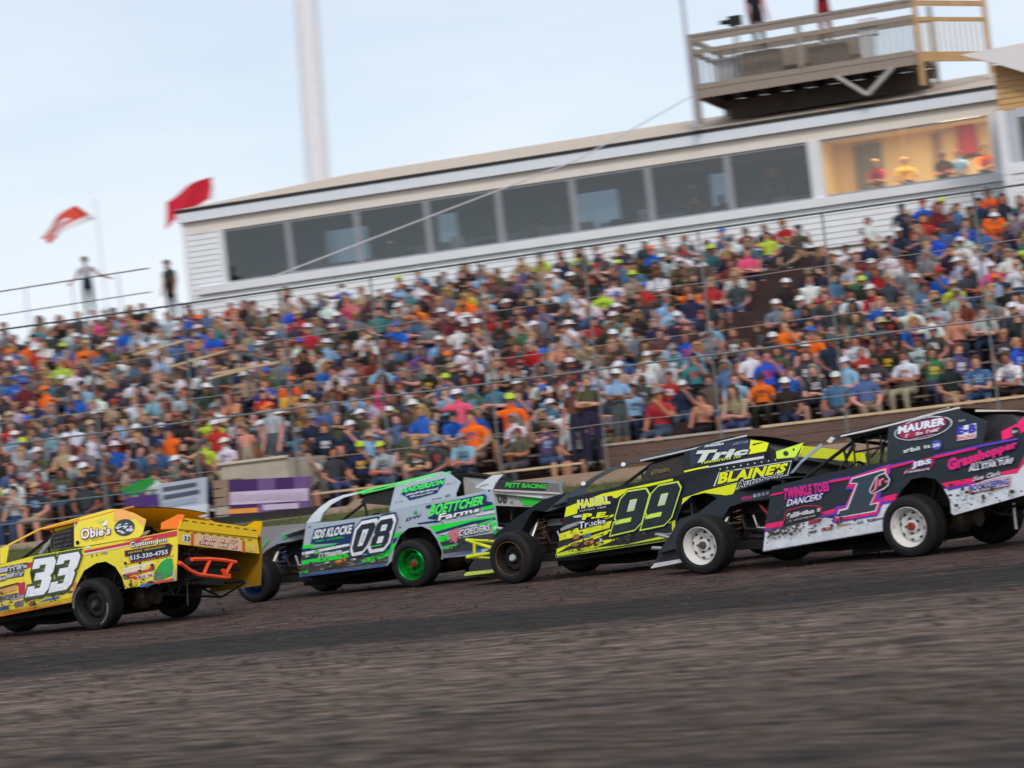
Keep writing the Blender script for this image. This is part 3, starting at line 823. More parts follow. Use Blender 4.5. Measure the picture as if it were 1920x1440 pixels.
for r in range(NROW, NROW + 1):                # the stand goes one row higher left of the press box
    v, z = row_v(r), row_z(r)
    MB().sbox(U0, -15.3, v - 0.13, v + 0.15, z - 0.045, z).build('seat_plank', M_PLANK, stand)
    MB().sbox(U0, -15.3, v - 0.62, v - 0.16, z - 0.43, z - 0.385).build('foot_plank', M_FOOT, stand)
rl = thing('top_railing', 'thin grey pipe railing along the top of the stand at left', 'railing', ST(-18, 16.8, 6.4), -SA)
for z, r in ((8.03, 0.018), (7.40, 0.014)):
    MB().tube([ST(-24, 17.6, z), ST(PU0 - .1, 16.8, z)], r, 6).build('rail', M_DKSTEEL, rl, smooth=True)
for k in range(7):
    u = -23.4 + k * 1.4
    MB().tube([ST(u, 17.6, 5.6), ST(u, 17.6, 8.05)], 0.014, 6).build('post', M_DKSTEEL, rl, smooth=True)

# ================================================================== race cars
LEAN = 0.12                                     # the bodies roll over towards the right wheels
def BT(x, yb, zb):
    return Vector((x, yb - LEAN * (zb - 0.7), zb - LEAN * (0.9 - yb)))
def yb_of(z): return 0.9 - 0.33 * max(0.0, z - 1.12)
M_RUBBER = plain('tyre_rubber', (24, 24, 27), 0.72, 0.4, 7.0, bump=0.15, spec=0.35)
M_TREAD = plain('dusty_tread', (28, 26, 26), 0.85, 0.4, 9.0, bump=0.4, spec=0.2)
M_IRON = plain('grimy_iron', (38, 35, 34), 0.6, 0.5, 9.0, metal=0.4)
M_ALU = plain('bare_aluminium', (172, 170, 168), 0.38, 0.3, 5.0, metal=0.8)
M_SOOT = plain('black_chassis', (16, 16, 18), 0.7, 0.4, 6.0)
M_CHROME = plain('chrome_pipe', (200, 196, 190), 0.2, 0.2, 6.0, metal=1.0)
M_BLUEHOSE = plain('blue_anodised', (24, 44, 82), 0.4, 0.2, 6.0, metal=0.4)
M_REDHOSE = plain('red_part', (150, 34, 34), 0.5, 0.2, 6.0)
M_COPPER = plain('copper_spring', (84, 58, 40), 0.5, 0.3, 6.0, metal=0.5)
_fontmesh = {}
def curve_mesh(cd):
    o = bpy.data.objects.new('tmp', cd)
    COL.objects.link(o)
    dg = bpy.context.evaluated_depsgraph_get()
    me = bpy.data.meshes.new_from_object(o.evaluated_get(dg))
    v = np.zeros(len(me.vertices) * 3); me.vertices.foreach_get('co', v)
    fs = [tuple(p.vertices) for p in me.polygons]
    bpy.data.objects.remove(o); bpy.data.meshes.remove(me)
    return v.reshape(-1, 3)[:, :2], fs
def text_shape(s, bold):
    k = (s, bold)
    if k not in _fontmesh:
        cd = bpy.data.curves.new('lettering', 'FONT')
        cd.body, cd.resolution_u, cd.offset = s, 2, bold
        cd.space_character = 1.0 + bold * 1.2
        v, fs = curve_mesh(cd)
        cd2 = bpy.data.curves.new('lettering', 'FONT')
        cd2.body, cd2.resolution_u, cd2.space_character = s, 2, 1.0 + bold * 1.2
        w, _ = curve_mesh(cd2)
        lo, hi = w.min(0), w.max(0)
        _fontmesh[k] = ((v - lo) / (hi - lo), fs)
        bpy.data.curves.remove(cd); bpy.data.curves.remove(cd2)
    return _fontmesh[k]
GLYPH = {   # chunky race numbers in a unit box: outer loops and holes
    '0': [[(.0, .18), (.18, 0), (.82, 0), (1, .18), (1, .82), (.82, 1), (.18, 1), (0, .82)], [(.34, .2), (.34, .8), (.66, .8), (.66, .2)]],
    '8': [[(.0, .16), (.16, 0), (.84, 0), (1, .16), (1, .42), (.92, .51), (1, .6), (1, .84), (.84, 1), (.16, 1), (0, .84), (0, .6), (.08, .51), (0, .42)], [(.34, .18), (.34, .42), (.66, .42), (.66, .18)], [(.34, .6), (.34, .82), (.66, .82), (.66, .6)]],
    '9': [[(0, 0), (.84, 0), (1, .14), (1, .86), (.84, 1), (.16, 1), (0, .86), (0, .42), (.12, .32), (.62, .32), (.62, .2), (0, .2)], [(.36, .5), (.36, .82), (.64, .82), (.64, .5)]],
    '3': [[(.0, 0), (.84, 0), (1, .14), (1, .42), (.9, .5), (1, .58), (1, .86), (.84, 1), (.0, 1), (.0, .74), (.32, .74), (.32, .82), (.58, .82), (.58, .62), (.22, .62), (.22, .42), (.58, .42), (.58, .2), (.32, .2), (.32, .28), (.0, .28)]],
}
def glyph_shape(ch, off):
    k = ('g', ch, off)
    if k not in _fontmesh:
        cd = bpy.data.curves.new('number', 'CURVE')
        cd.dimensions, cd.fill_mode = '2D', 'BOTH'
        for i, loop in enumerate(GLYPH[ch]):
            if off:                              # grow the outline evenly (mitred), shrink the holes
                n = len(loop)
                area = sum(loop[j][0] * loop[(j + 1) % n][1] - loop[(j + 1) % n][0] * loop[j][1] for j in range(n))
                sg = 1 if area > 0 else -1
                if i: sg = -sg
                new = []
                for j in range(n):
                    p0, p1, p2 = (Vector(loop[(j + d) % n]) for d in (-1, 0, 1))
                    d1, d2 = (p1 - p0).normalized(), (p2 - p1).normalized()
                    n1, n2 = Vector((d1.y, -d1.x)), Vector((d2.y, -d2.x))
                    bis = (n1 + n2)
                    bis = bis / max(0.35, bis.length_squared / 2)
                    new.append(p1 + bis * off * sg)
                loop = new
            sp = cd.splines.new('POLY')
            sp.points.add(len(loop) - 1)
            for j, q in enumerate(loop): sp.points[j].co = (q[0], q[1], 0, 1)
            sp.use_cyclic_u = True
        v, fs = curve_mesh(cd)
        bpy.data.curves.remove(cd)
        _fontmesh[k] = (v, fs)
    return _fontmesh[k]
def quad_map(q, uv):
    q = np.asarray(q, float); u, v = uv[:, :1], uv[:, 1:2]
    return (q[0] * (1 - u) + q[1] * u) * (1 - v) + (q[3] * (1 - u) + q[2] * u) * v

class Car:
    def __init__(s, name, label, xy, yaw, body, lip, dirt=0.55):
        a = R_(yaw)
        s.fw, s.lf = np.array([-math.cos(a), math.sin(a), 0]), np.array([-math.sin(a), -math.cos(a), 0])
        s.P0 = np.array([xy[0], xy[1], 0.0])
        M = Matrix(((s.fw[0], s.lf[0], 0, xy[0]), (s.fw[1], s.lf[1], 0, xy[1]), (0, 0, 1, 0), (0, 0, 0, 1)))
        s.root = thing(name, label, 'race car', mat=M, group='dirt race cars in the pack')
        s.body, s.lipc, s.dirt = body, lip, dirt
        s.rr = random.Random(hash(label) % 1000 if False else len(label))
        s.z_shift = 0
    # photograph -> panel
    def on_side(s, pts, y=None):
        d = rays(pts)
        yy = np.full(len(d), 0.9 if y is None else y)
        for _ in range(6):
            t = (yy - (ORG - s.P0) @ s.lf) / (d @ s.lf)
            P = ORG + d * t[:, None] - s.P0
            x, z = P @ s.fw, P[:, 2]
            if y is not None: break
            yy = 0.9 - 0.33 * np.maximum(0, z - 1.12) - LEAN * (z - 0.7)
        return x, yy, z
    def L(s, pts, dy=0.0, y=None):
        x, yy, z = s.on_side(pts, y)
        return [Vector((a, b + dy, c)) for a, b, c in zip(x, yy, z)]
    def on_rear(s, pts, x, dx=0.0):
        d = rays(pts)
        t = (x - (ORG - s.P0) @ s.fw) / (d @ s.fw)
        P = ORG + d * t[:, None] - s.P0
        return [Vector((x - dx, b, c)) for b, c in zip(P @ s.lf, P[:, 2])]
    def paint(s, c, rough=0.36, dirt=None): return paint(c, rough, s.dirt if dirt is None else dirt)
    def panel(s, name, pts, col, both=True, thick=0.014, y=None, rcol=None, sub=None):
        """sheet metal outline traced on the near side, with its mirror image on the far side"""
        a = s.L(pts, y=y)
        mat = col if not isinstance(col, tuple) else s.paint(col)
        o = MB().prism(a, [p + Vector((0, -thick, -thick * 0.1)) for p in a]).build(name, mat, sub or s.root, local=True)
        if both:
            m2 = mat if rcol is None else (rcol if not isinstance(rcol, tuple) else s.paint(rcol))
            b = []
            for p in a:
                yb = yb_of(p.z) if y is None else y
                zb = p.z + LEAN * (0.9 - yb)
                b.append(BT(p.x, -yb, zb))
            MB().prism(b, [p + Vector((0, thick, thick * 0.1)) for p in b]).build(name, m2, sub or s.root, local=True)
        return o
    def dec(s, pts, col, parent, layer=1, name='stripe', y=None):
        MBo = MB().add(s.L(pts, 0.004 * layer, y), [tuple(range(len(pts)))])
        return MBo.build(name, s.paint(col), parent, local=True, fix=False)
    def shape(s, vf, q, col, parent, layer, name, rear=None):
        v, fs = vf
        px = quad_map(q, v)
        if rear is None: pts = s.L(px, 0.004 * layer)
        else: pts = s.on_rear(px, rear, 0.004 * layer)
        return MB().add(pts, fs).build(name, s.paint(col), parent, local=True, fix=False)
    def txt(s, string, q, col, parent, layer=3, bold=0.025, outline=None, ow=0.05, rear=None):
        if outline is not None:
            s.shape(text_shape(string, bold + ow), q, outline, parent, layer - 1, 'lettering_outline', rear)
        return s.shape(text_shape(string, bold), q, col, parent, layer, 'lettering', rear)
    def num(s, ch, q, col, parent, layer=4, outs=()):
        for k, (w, c) in enumerate(outs):
            s.shape(glyph_shape(ch, w), q, c, parent, layer - len(outs) + k, 'number_outline')
        return s.shape(glyph_shape(ch, 0), q, col, parent, layer, 'number')
    def scrib(s, q, n, col, parent, layer=3, rear=None, name='print', seed=0, fill=0.72):
        """print too small to read in the photograph: a run of strokes"""
        rr = random.Random(seed * 7 + n)
        v, fs = [], []
        w = 1.0 / n
        for i in range(n):
            if rr.random() < 0.08: continue
            x0 = i * w; h0, h1 = rr.choice((0, 0, .05)), rr.choice((1, 1, .72, .85))
            k = rr.randrange(3)
            b = len(v)
            def rect(a, c, d, e):
                b = len(v)
                v.extend([(a, c), (d, c), (d, e), (a, e)]); fs.append((b, b + 1, b + 2, b + 3))
            rect(x0, h0, x0 + w * .3, h1)
            if k: rect(x0, h1 - .26, x0 + w * fill, h1)
            if k != 1: rect(x0 + w * .48, h0, x0 + w * fill, h1 * .9)
            if k == 2: rect(x0, h0, x0 + w * fill, h0 + .24)
        return s.shape((np.array(v), fs), q, col, parent, layer, name, rear)
    def ell(s, c, rx, ry, rot, col, parent, layer=2, n=20, name='logo', rear=None, inner=None):
        r = R_(rot)
        P = []
        for k in range(n):
            a = 2 * math.pi * k / n
            x, y = rx * math.cos(a), ry * math.sin(a)
            P.append((c[0] + x * math.cos(r) - y * math.sin(r), c[1] + x * math.sin(r) + y * math.cos(r)))
        pts = s.L(P, 0.004 * layer) if rear is None else s.on_rear(P, rear, 0.004 * layer)
        return MB().add(pts, [tuple(range(n))]).build(name, s.paint(col), parent, local=True, fix=False)
    def pipe(s, name, pts, r, col, n=8, parent=None):
        return MB().tube(pts, r, n).build(name, col if not isinstance(col, tuple) else s.paint(col, 0.3, 0.25), parent or s.root, smooth=True, local=True)

# one wheel mesh set, shared
def tyre_mesh():
    prof = [(.2155, -.110), (.2175, -.127), (.235, -.140), (.27, -.147), (.302, -.141), (.322, -.124), (.331, -.10), (.3345, -.078), (.3265, -.074), (.3265, -.062), (.336, -.058), (.3365, -.012), (.3285, -.008), (.3285, .008), (.3365, .012),
            (.336, .058), (.3265, .062), (.3265, .074), (.3345, .078), (.331, .10), (.322, .124), (.302, .141), (.27, .147), (.252, .147), (.250, .1495), (.246, .1495), (.244, .1455), (.235, .140), (.2175, .127), (.2155, .110)]
    mb = MB().lathe(prof, n=56, closed=True)
    n = 56
    mb.m = [0] * len(mb.f)
    for i in range(len(prof) - 1):
        if 5 <= i <= 18:
            for k in range(n): mb.m[i * n + k] = 1
    o = mb.build('tyre', [M_RUBBER, M_TREAD], smooth=True)
    return o
def rim_parts(col, metal, lipcol):
    m = paint(col, 0.26 if metal else 0.4, 0.10, 0.85 if metal else 0.0, key='rim_paint')
    prof = [(.212, -.118), (.214, -.130), (.208, -.120), (.192, -.095), (.178, -.03), (.176, .0), (.160, .012), (.155, .028), (.120, .040), (.098, .036), (.086, .022), (.074, .022), (.066, .052), (.052, .056), (.0, .056)]
    outp = [(.176, .0), (.181, .04), (.192, .092), (.200, .102), (.203, .120), (.208, .132), (.2135, .137), (.2175, .134), (.2175, .122)]
    a = MB().lathe(prof[:6], n=40, caps=False).lathe(outp, n=40, caps=False)
    a.lathe(prof[5:], n=40, caps=False)
    return a, m
_rims = {}
def wheel(car, x, y, z, side, steer, rimcol, metal=False, stripe=None, hub=(60, 56, 54), marks=False, dust=None):
    W = bpy.data.objects.new('wheel', None)
    COL.objects.link(W)
    W.parent = car.root
    W.location = (x, y, z)
    W.rotation_euler = (R_(-3.0 if side > 0 else -3.0), car.rr.uniform(0, 6.28) * 0, R_(steer) + (0 if side > 0 else math.pi))
    W.empty_display_size = 0.3
    WM[W.name] = matrix_of(car.root) @ W.matrix_basis
    global _tyre
    if 'tyre' not in _rims:
        _rims['tyre'] = tyre_mesh(); t = _rims['tyre']
    else:
        t = _rims['tyre'].copy(); COL.objects.link(t)
    t.parent = W
    t.rotation_euler = (0, car.rr.uniform(0, 6.28), 0)
    key = (rimcol, metal)
    if key not in _rims:
        a, m = rim_parts(rimcol, metal, None)
        _rims[key] = (a, m)
    a, m = _rims[key]
    b = MB(); b.v, b.f, b.m = list(a.v), list(a.f), list(a.m)
    b.build('rim', m, W, smooth=True, local=True)
    if 'hole' not in _rims:
        _rims['hole'] = MB().lathe([(.021, .0), (.021, .004), (.0, .004)], n=10).build('vent_hole', M_SOOT, local=True).data
        _rims['nut'] = MB().lathe([(.013, .02), (.013, .045), (.0, .045)], n=6).build('lug_nut', M_IRON, local=True).data
        for ob in [x for x in COL.objects if x.data in (_rims['hole'], _rims['nut'])]: bpy.data.objects.remove(ob)
    for nm_, cnt, r_, h_, a0 in (('hole', 8, .139, .031, .2), ('nut', 5, .083, 0, 0)) if side > 0 else ():
        for k in range(cnt):
            an = 2 * math.pi * k / cnt + a0
            ob = bpy.data.objects.new('vent_hole' if nm_ == 'hole' else 'lug_nut', _rims[nm_])
            COL.objects.link(ob); ob.parent = W
            ob.location = (r_ * math.cos(an), h_, r_ * math.sin(an))
    MB().lathe([(.044, .05), (.044, .085), (.034, .098), (.0, .098)], n=14).build('hub', paint(hub, 0.4, 0.2), W, smooth=True, local=True)
    if stripe:
        MB().lathe([(.2105, .133), (.2145, .1395), (.2185, .137), (.2165, .131)], n=40, closed=True).build('rim_stripe', paint(stripe, 0.35, 0.2), W, smooth=True, local=True)
    if marks:
        v, fs = text_shape('HOOSIER', 0.01)
        for rep in (0.5, 0.5 + math.pi):
            mk = MB()
            P = []
            for (u, w) in v:
                an = rep + (0.5 - u) * 1.15
                r = .262 + w * .03
                P.append((r * math.cos(an), .1492, r * math.sin(an)))
            mk.add(P, fs)
            mk.build('tyre_lettering', plain('tyre_print', (150, 148, 140), 0.8, 0.3, 9.0), W, local=True, fix=False)
    MB().lathe([(.155, -.03), (.155, -.05), (.05, -.05), (.05, -.02)], n=24).build('brake_disc', M_IRON, W, smooth=True, local=True)
    return W

def chassis(car, c):
    """everything under and inside the sheet metal"""
    R = car.root
    J = lambda *p: [BT(*q) for q in p]
    P = lambda nm, pts, r, m, n=8: MB().tube(J(*pts), r, n).build(nm, m, R, smooth=True, local=True)
    # light-blocking floor, frame rails, firewalls
    MB().prism(J((.55, .78, .30), (-1.15, .78, .38), (-1.15, -.82, .38), (.55, -.82, .30)), J((.55, .78, .34), (-1.15, .78, .42), (-1.15, -.82, .42), (.55, -.82, .34))).build('blocking_pan', M_SOOT, R, local=True)  # dark pan added under the body to block light
    for y in (.62, -.62):
        MB().beam(BT(1.5, y * .75, .34), BT(.5, y, .30), .05, .10).build('frame_rail', M_SOOT, R, local=True)
        MB().beam(BT(.5, y, .30), BT(-1.2, y, .36), .05, .10).build('frame_rail', M_SOOT, R, local=True)
        P('frame_tube', [(-1.15, y, .42), (-1.5, y * .8, .80), (-2.0, y * .75, .84), (-2.75, y * .7, .72)], .024, M_SOOT)
        P('frame_tube', [(-1.15, y, .40), (-1.35, y * .8, .72)], .02, M_SOOT)
        P('frame_tube', [(-2.0, y * .75, .84), (-2.1, y * .7, .58), (-2.8, y * .7, .56)], .02, M_IRON)
    MB().prism(J((-1.20, .84, .42), (-1.20, -.84, .42), (-1.16, -.80, 1.08), (-1.16, .80, 1.08)), J((-1.23, .84, .42), (-1.23, -.84, .42), (-1.19, -.80, 1.08), (-1.19, .80, 1.08))).build('rear_firewall', M_SOOT, R, local=True)
    MB().prism(J((.36, .82, .34), (.36, -.82, .34), (.30, -.80, .98), (.30, .80, .98)), J((.33, .82, .34), (.33, -.82, .34), (.27, -.80, .98), (.27, .80, .98))).build('front_firewall', M_SOOT, R, local=True)
    # decks
    MB().prism(J((.36, .87, 1.0), (-.40, .30, 1.02), (-.40, -.87, 1.03), (.36, -.87, 1.0)), J((.36, .87, .99), (-.40, .30, 1.01), (-.40, -.87, 1.02), (.36, -.87, .99))).build('dash_deck', car.paint(c['deck']), R, local=True)
    MB().prism(J((-1.25, .87, 1.08), (-2.78, .86, 1.17), (-2.78, -.86, 1.17), (-1.25, -.87, 1.08)), J((-1.25, .87, 1.07), (-2.78, .86, 1.16), (-2.78, -.86, 1.16), (-1.25, -.87, 1.07))).build('rear_deck', car.paint(c['deck']), R, local=True)
    MB().prism(J((.40, .86, 1.0), (.40, -.86, 1.0), (1.1, -.55, .95), (1.1, .55, .95)), J((.40, .86, .985), (.40, -.86, .985), (1.1, -.55, .935), (1.1, .55, .935))).build('hood', car.paint(c['hood']), R, local=True)
    # roof and its halo
    zr = [(-.52, 1.375), (-.85, 1.405), (-1.24, 1.445), (-1.65, 1.50), (-1.98, 1.535), (-2.05, 1.53)]
    top, bot = MB(), None
    for j, (x, z) in enumerate(zr):
        for k in range(7):
            f = k / 6 * 2 - 1
            y = yb_of(z) * f * 0.985
            top.v.append(tuple(BT(x, y, z + 0.03 * (1 - f * f))))
    nn = 7
    for j in range(len(zr) - 1):
        for k in range(6):
            top.f.append((j * nn + k, j * nn + k + 1, (j + 1) * nn + k + 1, (j + 1) * nn + k)); top.m.append(0)
    b = len(top.v)
    top.v += [(v[0], v[1], v[2] - 0.012) for v in top.v]
    top.f += [tuple(b + i for i in f[::-1]) for f in top.f]
    top.m += [0] * len(top.m)
    top.build('roof', car.paint(c['roof'], 0.4, 0.15), R, smooth=True, local=True, fix=False)
    for sgn in (1, -1):
        e = [BT(x, sgn * (yb_of(z) - .005), z + .004) for x, z in zr[:5]]
        MB().tube(e, .014, 6).build('roof_edge', car.paint(c['roof_edge'], .4, .1), R, local=True)
        P('cage_bar', [(.30, sgn * .74, .72), (.02, sgn * .70, 1.0), (-.55, sgn * .60, 1.34), (-1.20, sgn * .58, 1.40)], .022, M_SOOT)
        P('cage_bar', [(-1.20, sgn * .60, .45), (-1.18, sgn * .60, 1.08), (-1.20, sgn * .58, 1.40)], .022, M_SOOT)
        P('cage_bar', [(-1.20, sgn * .58, 1.38), (-2.0, sgn * .60, .86)], .02, M_SOOT)
        P('cage_bar', [(.25, sgn * .76, .62), (-1.2, sgn * .76, .70)], .022, M_SOOT)
        P('cage_bar', [(-.42, sgn * .62, 1.26), (-.50, sgn * .66, .98)], .016, M_SOOT)
    P('cage_bar', [(-.55, .60, 1.34), (-.55, -.60, 1.34)], .02, M_SOOT)
    P('cage_bar', [(-1.20, .58, 1.40), (-1.20, -.58, 1.40)], .02, M_SOOT)
    P('cage_bar', [(-1.2, .58, .5), (-1.2, -.58, 1.36)], .02, M_SOOT)
    P('cage_bar', [(.0, -.68, 1.02), (-.55, .0, 1.34)], .014, M_SOOT)
    # seat, wheel, dash
    st = MB()
    st.prism(J((-.62, .42, .50), (-1.05, .42, .50), (-1.05, .02, .50), (-.62, .02, .50)), J((-.60, .42, .60), (-1.02, .42, .58), (-1.02, .02, .58), (-.60, .02, .60)))
    st.prism(J((-1.0, .44, .56), (-1.0, .0, .56), (-1.12, .02, 1.22), (-1.12, .40, 1.22)), J((-1.07, .44, .56), (-1.07, .0, .56), (-1.18, .02, 1.22), (-1.18, .40, 1.22)))
    for y in (.44, .0):
        st.prism(J((-.64, y, .55), (-1.02, y, .55), (-1.12, y, 1.0), (-.92, y, .98)), J((-.64, y - .03, .55), (-1.02, y - .03, .55), (-1.12, y - .03, 1.0), (-.92, y - .03, .98)))
    for y in (.40, .04):
        st.prism(J((-1.12, y, 1.06), (-.92, y, 1.06), (-.92, y, 1.24), (-1.14, y, 1.24)), J((-1.12, y - .03, 1.06), (-.92, y - .03, 1.06), (-.92, y - .03, 1.24), (-1.14, y - .03, 1.24)))
    st.build('seat', M_SOOT, R, local=True)
    sw = MB()
    ring = [BT(-.30 - .05 * math.sin(a), .22 + .17 * math.cos(a), 1.0 + .15 * math.sin(a)) for a in [k * math.pi / 8 for k in range(17)]]
    sw.tube(ring, .014, 6)
    sw.tube(J((-.30, .22, 1.0), (.1, .22, .85)), .016, 6)
    sw.build('steering_wheel', M_SOOT, R, smooth=True, local=True)
    # engine bay
    e = MB()
    e.prism(J((1.22, .25, .42), (.48, .25, .42), (.48, -.25, .42), (1.22, -.25, .42)), J((1.22, .30, .74), (.48, .30, .74), (.48, -.30, .74), (1.22, -.30, .74)))
    e.build('engine_block', M_IRON, R, local=True)
    for y in (.24, -.24):
        MB().prism(J((1.18, y + .10, .74), (.52, y + .10, .74), (.52, y - .10, .74), (1.18, y - .10, .74)), J((1.16, y + .07, .83), (.54, y + .07, .83), (.54, y - .07, .83), (1.16, y - .07, .83))).build('valve_cover', M_ALU if c.get('alu') else M_IRON, R, local=True)
        for k in range(4):
            x = 1.12 - k * .17
            P('header_pipe', [(x, y * 1.2, .68), (x - .02, y * 1.9, .64), (x - .10, y * 2.1, .50), (.42, y * 2.2, .44)], .022, M_CHROME if k % 2 else M_IRON, 7)
    MB().lathe([(.0, .0), (.15, .0), (.17, .03), (.17, .09), (.13, .12), (.0, .12)], Matrix.Translation(BT(.85, 0, .87)) @ Matrix.Rotation(R_(90), 4, 'X'), n=20).build('air_cleaner', M_ALU, R, smooth=True, local=True)
    MB().prism(J((1.36, .34, .40), (1.36, -.34, .40), (1.36, -.34, .84), (1.36, .34, .84)), J((1.43, .34, .40), (1.43, -.34, .40), (1.43, -.34, .84), (1.43, .34, .84))).build('radiator', M_ALU, R, local=True)
    for sgn in (1, -1):                          # front suspension on each side
        zc = .33
        w = Vector((1.375, sgn * .66, zc))
        for nm, z0, z1, yi in (('lower_arm', .36, zc - .09, .30), ('upper_arm', .62, zc + .16, .36)):
            a = MB()
            a.tube([BT(1.58, sgn * yi, z0), w + Vector((0, 0, z1 - zc)), BT(1.12, sgn * yi, z0)], .018, 7)
            a.build(nm, M_IRON, R, smooth=True, local=True)
        P('shock', [(1.28, sgn * .34, .84), (1.33, sgn * .52, .52)], .026, M_ALU)
        MB().tube([BT(1.33, sgn * .52, .52), w + Vector((-.04, -sgn * .1, -.05))], .016, 7).build('shock_rod', M_CHROME, R, smooth=True, local=True)
        cs = [BT(1.16, sgn * .42, .50) + Vector((.06 * math.cos(k * .8), .06 * math.sin(k * .8), k * .0085)) for k in range(40)]
        MB().tube(cs, .010, 5).build('coil_spring', M_BLUEHOSE if c.get('blue') else M_COPPER, R, smooth=True, local=True)
        P('tie_rod', [(1.2, sgn * .2, .42), (1.22, sgn * .62, .38)], .012, M_IRON)
        MB().tube([w, w + Vector((0, sgn * .14, 0))], .05, 10).build('spindle', M_IRON, R, smooth=True, local=True)
    P('hose', [(1.4, .28, .80), (1.1, .38, .88), (.6, .42, .86), (.42, .46, .66)], .022, M_IRON)
    P('hose', [(.95, .34, .80), (.80, .50, .74), (.62, .52, .56), (.50, .54, .46)], .016, M_REDHOSE if c.get('red') else M_BLUEHOSE)
    P('steering_box', [(.78, .44, .40), (.98, .44, .42)], .05, M_IRON)
    MB().prism(J((.66, .40, .30), (.46, .40, .30), (.46, .58, .30), (.66, .58, .30)), J((.64, .42, .44), (.48, .42, .44), (.48, .56, .44), (.64, .56, .44))).build('pump_tank', M_ALU, R, local=True)
    # rear end
    ax = MB().tube([Vector((-1.375, .72, .335)), Vector((-1.375, .2, .335)), Vector((-1.375, -.2, .335)), Vector((-1.375, -.72, .335))], .042, 10)
    ax.build('axle_tube', M_IRON, R, smooth=True, local=True)
    MB().ball((-1.39, -.04, .345), .17, 16, sc=(1.1, .9, 1)).tube([Vector((-1.50, -.04, .34)), Vector((-1.66, -.04, .34))], .11, 14).build('quick_change', plain('dusty_casting', (120, 110, 98), 0.55, 0.35, 7, metal=0.5), R, smooth=True, local=True)
    for sgn in (1, -1):
        MB().tube([Vector((-1.375, sgn * .62, .28)), BT(-.55, sgn * .66, .42)], .02, 7).build('trailing_arm', M_IRON, R, smooth=True, local=True)
        MB().tube([Vector((-1.40, sgn * .60, .34)), BT(-1.52, sgn * .56, .84)], .026, 8).build('shock', M_IRON, R, smooth=True, local=True)
        cs = [Vector((-1.48, sgn * .50, .40)) + Vector((.055 * math.cos(k * .8), .055 * math.sin(k * .8), k * .009)) for k in range(44)]
        MB().tube(cs, .011, 5).build('coil_spring', M_COPPER, R, smooth=True, local=True)
        P('brace_tube', [(-1.95, sgn * .58, .56), (-2.3, sgn * .60, .40), (-2.7, sgn * .60, .56)], .014, M_IRON)
    P('brace_tube', [(-2.3, .60, .40), (-2.3, -.60, .40)], .016, M_IRON)
    MB().tube([Vector((-1.2, -.03, .36)), BT(-.2, 0, .42)], .04, 10).build('drive_shaft', M_IRON, R, smooth=True, local=True)
    MB().prism(J((-1.98, .34, .50), (-2.55, .34, .52), (-2.55, -.34, .52), (-1.98, -.34, .50)), J((-1.98, .34, .80), (-2.55, .34, .82), (-2.55, -.34, .82), (-1.98, -.34, .80))).build('fuel_cell', M_SOOT, R, local=True)
    # inner wheel house so that daylight does not fall through the arch
    MB().prism(J((-1.24, .52, .52), (-1.24, .52, 1.05), (-2.0, .52, 1.08), (-2.0, .52, .56)), J((-1.24, .50, .52), (-1.24, .50, 1.05), (-2.0, .50, 1.08), (-2.0, .50, .56))).build('wheel_house', M_SOOT, R, local=True)

def wheels(car, rims, steer=0.0, **kw):
    y = 0.84
    for (x, sd, nm) in ((1.375, 1, 'lf'), (-1.375, 1, 'lr'), (1.375, -1, 'rf'), (-1.375, -1, 'rr')):
        r = dict(rims.get(nm, rims['lr']))
        wheel(car, x, sd * y, 0.333, sd, steer if x > 0 else 0.0, r.pop('col'), **r)

def mud(car, n, seed, zmax=0.62):
    """thrown clay stuck on the near side panel: low down along the door and behind both arches"""
    r = random.Random(seed)
    mb = MB()
    k = 0
    while k < n:
        reg = r.random()
        if reg < .45:
            x = .55 - abs(r.gauss(0, .42)); z = .34 + (.5 - x) * .05 + abs(r.gauss(0, .13))
            if x < -1.0: continue
        elif reg < .75:
            x = -1.92 - abs(r.gauss(0, .35)); z = .50 + abs(r.gauss(0, .13))
            if x < -2.68: continue
        else:
            x = r.uniform(-1.0, .5); z = .36 + (.5 - x) * .055 + abs(r.gauss(0, .05))
        s_ = .005 + .02 * r.random() ** 3
        m = r.randrange(5, 8)
        y = 0.9 - LEAN * (z - 0.7) + .040 if False else 0.9 - LEAN * (z - 0.7) + .058
        pts = []
        for q in range(m):
            a = 2 * math.pi * q / m
            rr_ = s_ * r.uniform(.6, 1.2)
            pts.append(Vector((x + math.cos(a) * rr_ * 1.5, y, z + math.sin(a) * rr_)))
        c = Vector((x, y + s_ * .3, z))
        mb.add(pts + [c], [(q, (q + 1) % m, m) for q in range(m)])
        k += 1
    o = mb.build('mud_spatter', plain('dried_mud', (82, 70, 62), 0.95, 0.3, 8.0, spec=0.1), car.root, local=True, fix=False)
    o['kind'] = 'stuff'
def seams(car, zt):
    """panel joints with their rows of fasteners"""
    m = car.paint((24, 25, 28))
    def pt(x, z, d=.0):
        return Vector((x, yb_of(z) - LEAN * (z - .7) + .05 + d, z))
    rv = MB()
    for (x0, z0, x1, z1, n) in ((-1.16, zt, -2.28, zt + .07, 15), (-2.34, zt + .1, -2.78, zt + .1, 6), (.42, .98, -.9, zt - .02, 12)):
        for k in range(n):
            f = k / (n - 1)
            rv.ball(pt(x0 + (x1 - x0) * f, z0 + (z1 - z0) * f), .0085, 6, sc=(1, .4, 1))
    rv.build('rivet', car.paint((150, 152, 156)), car.root, local=True)

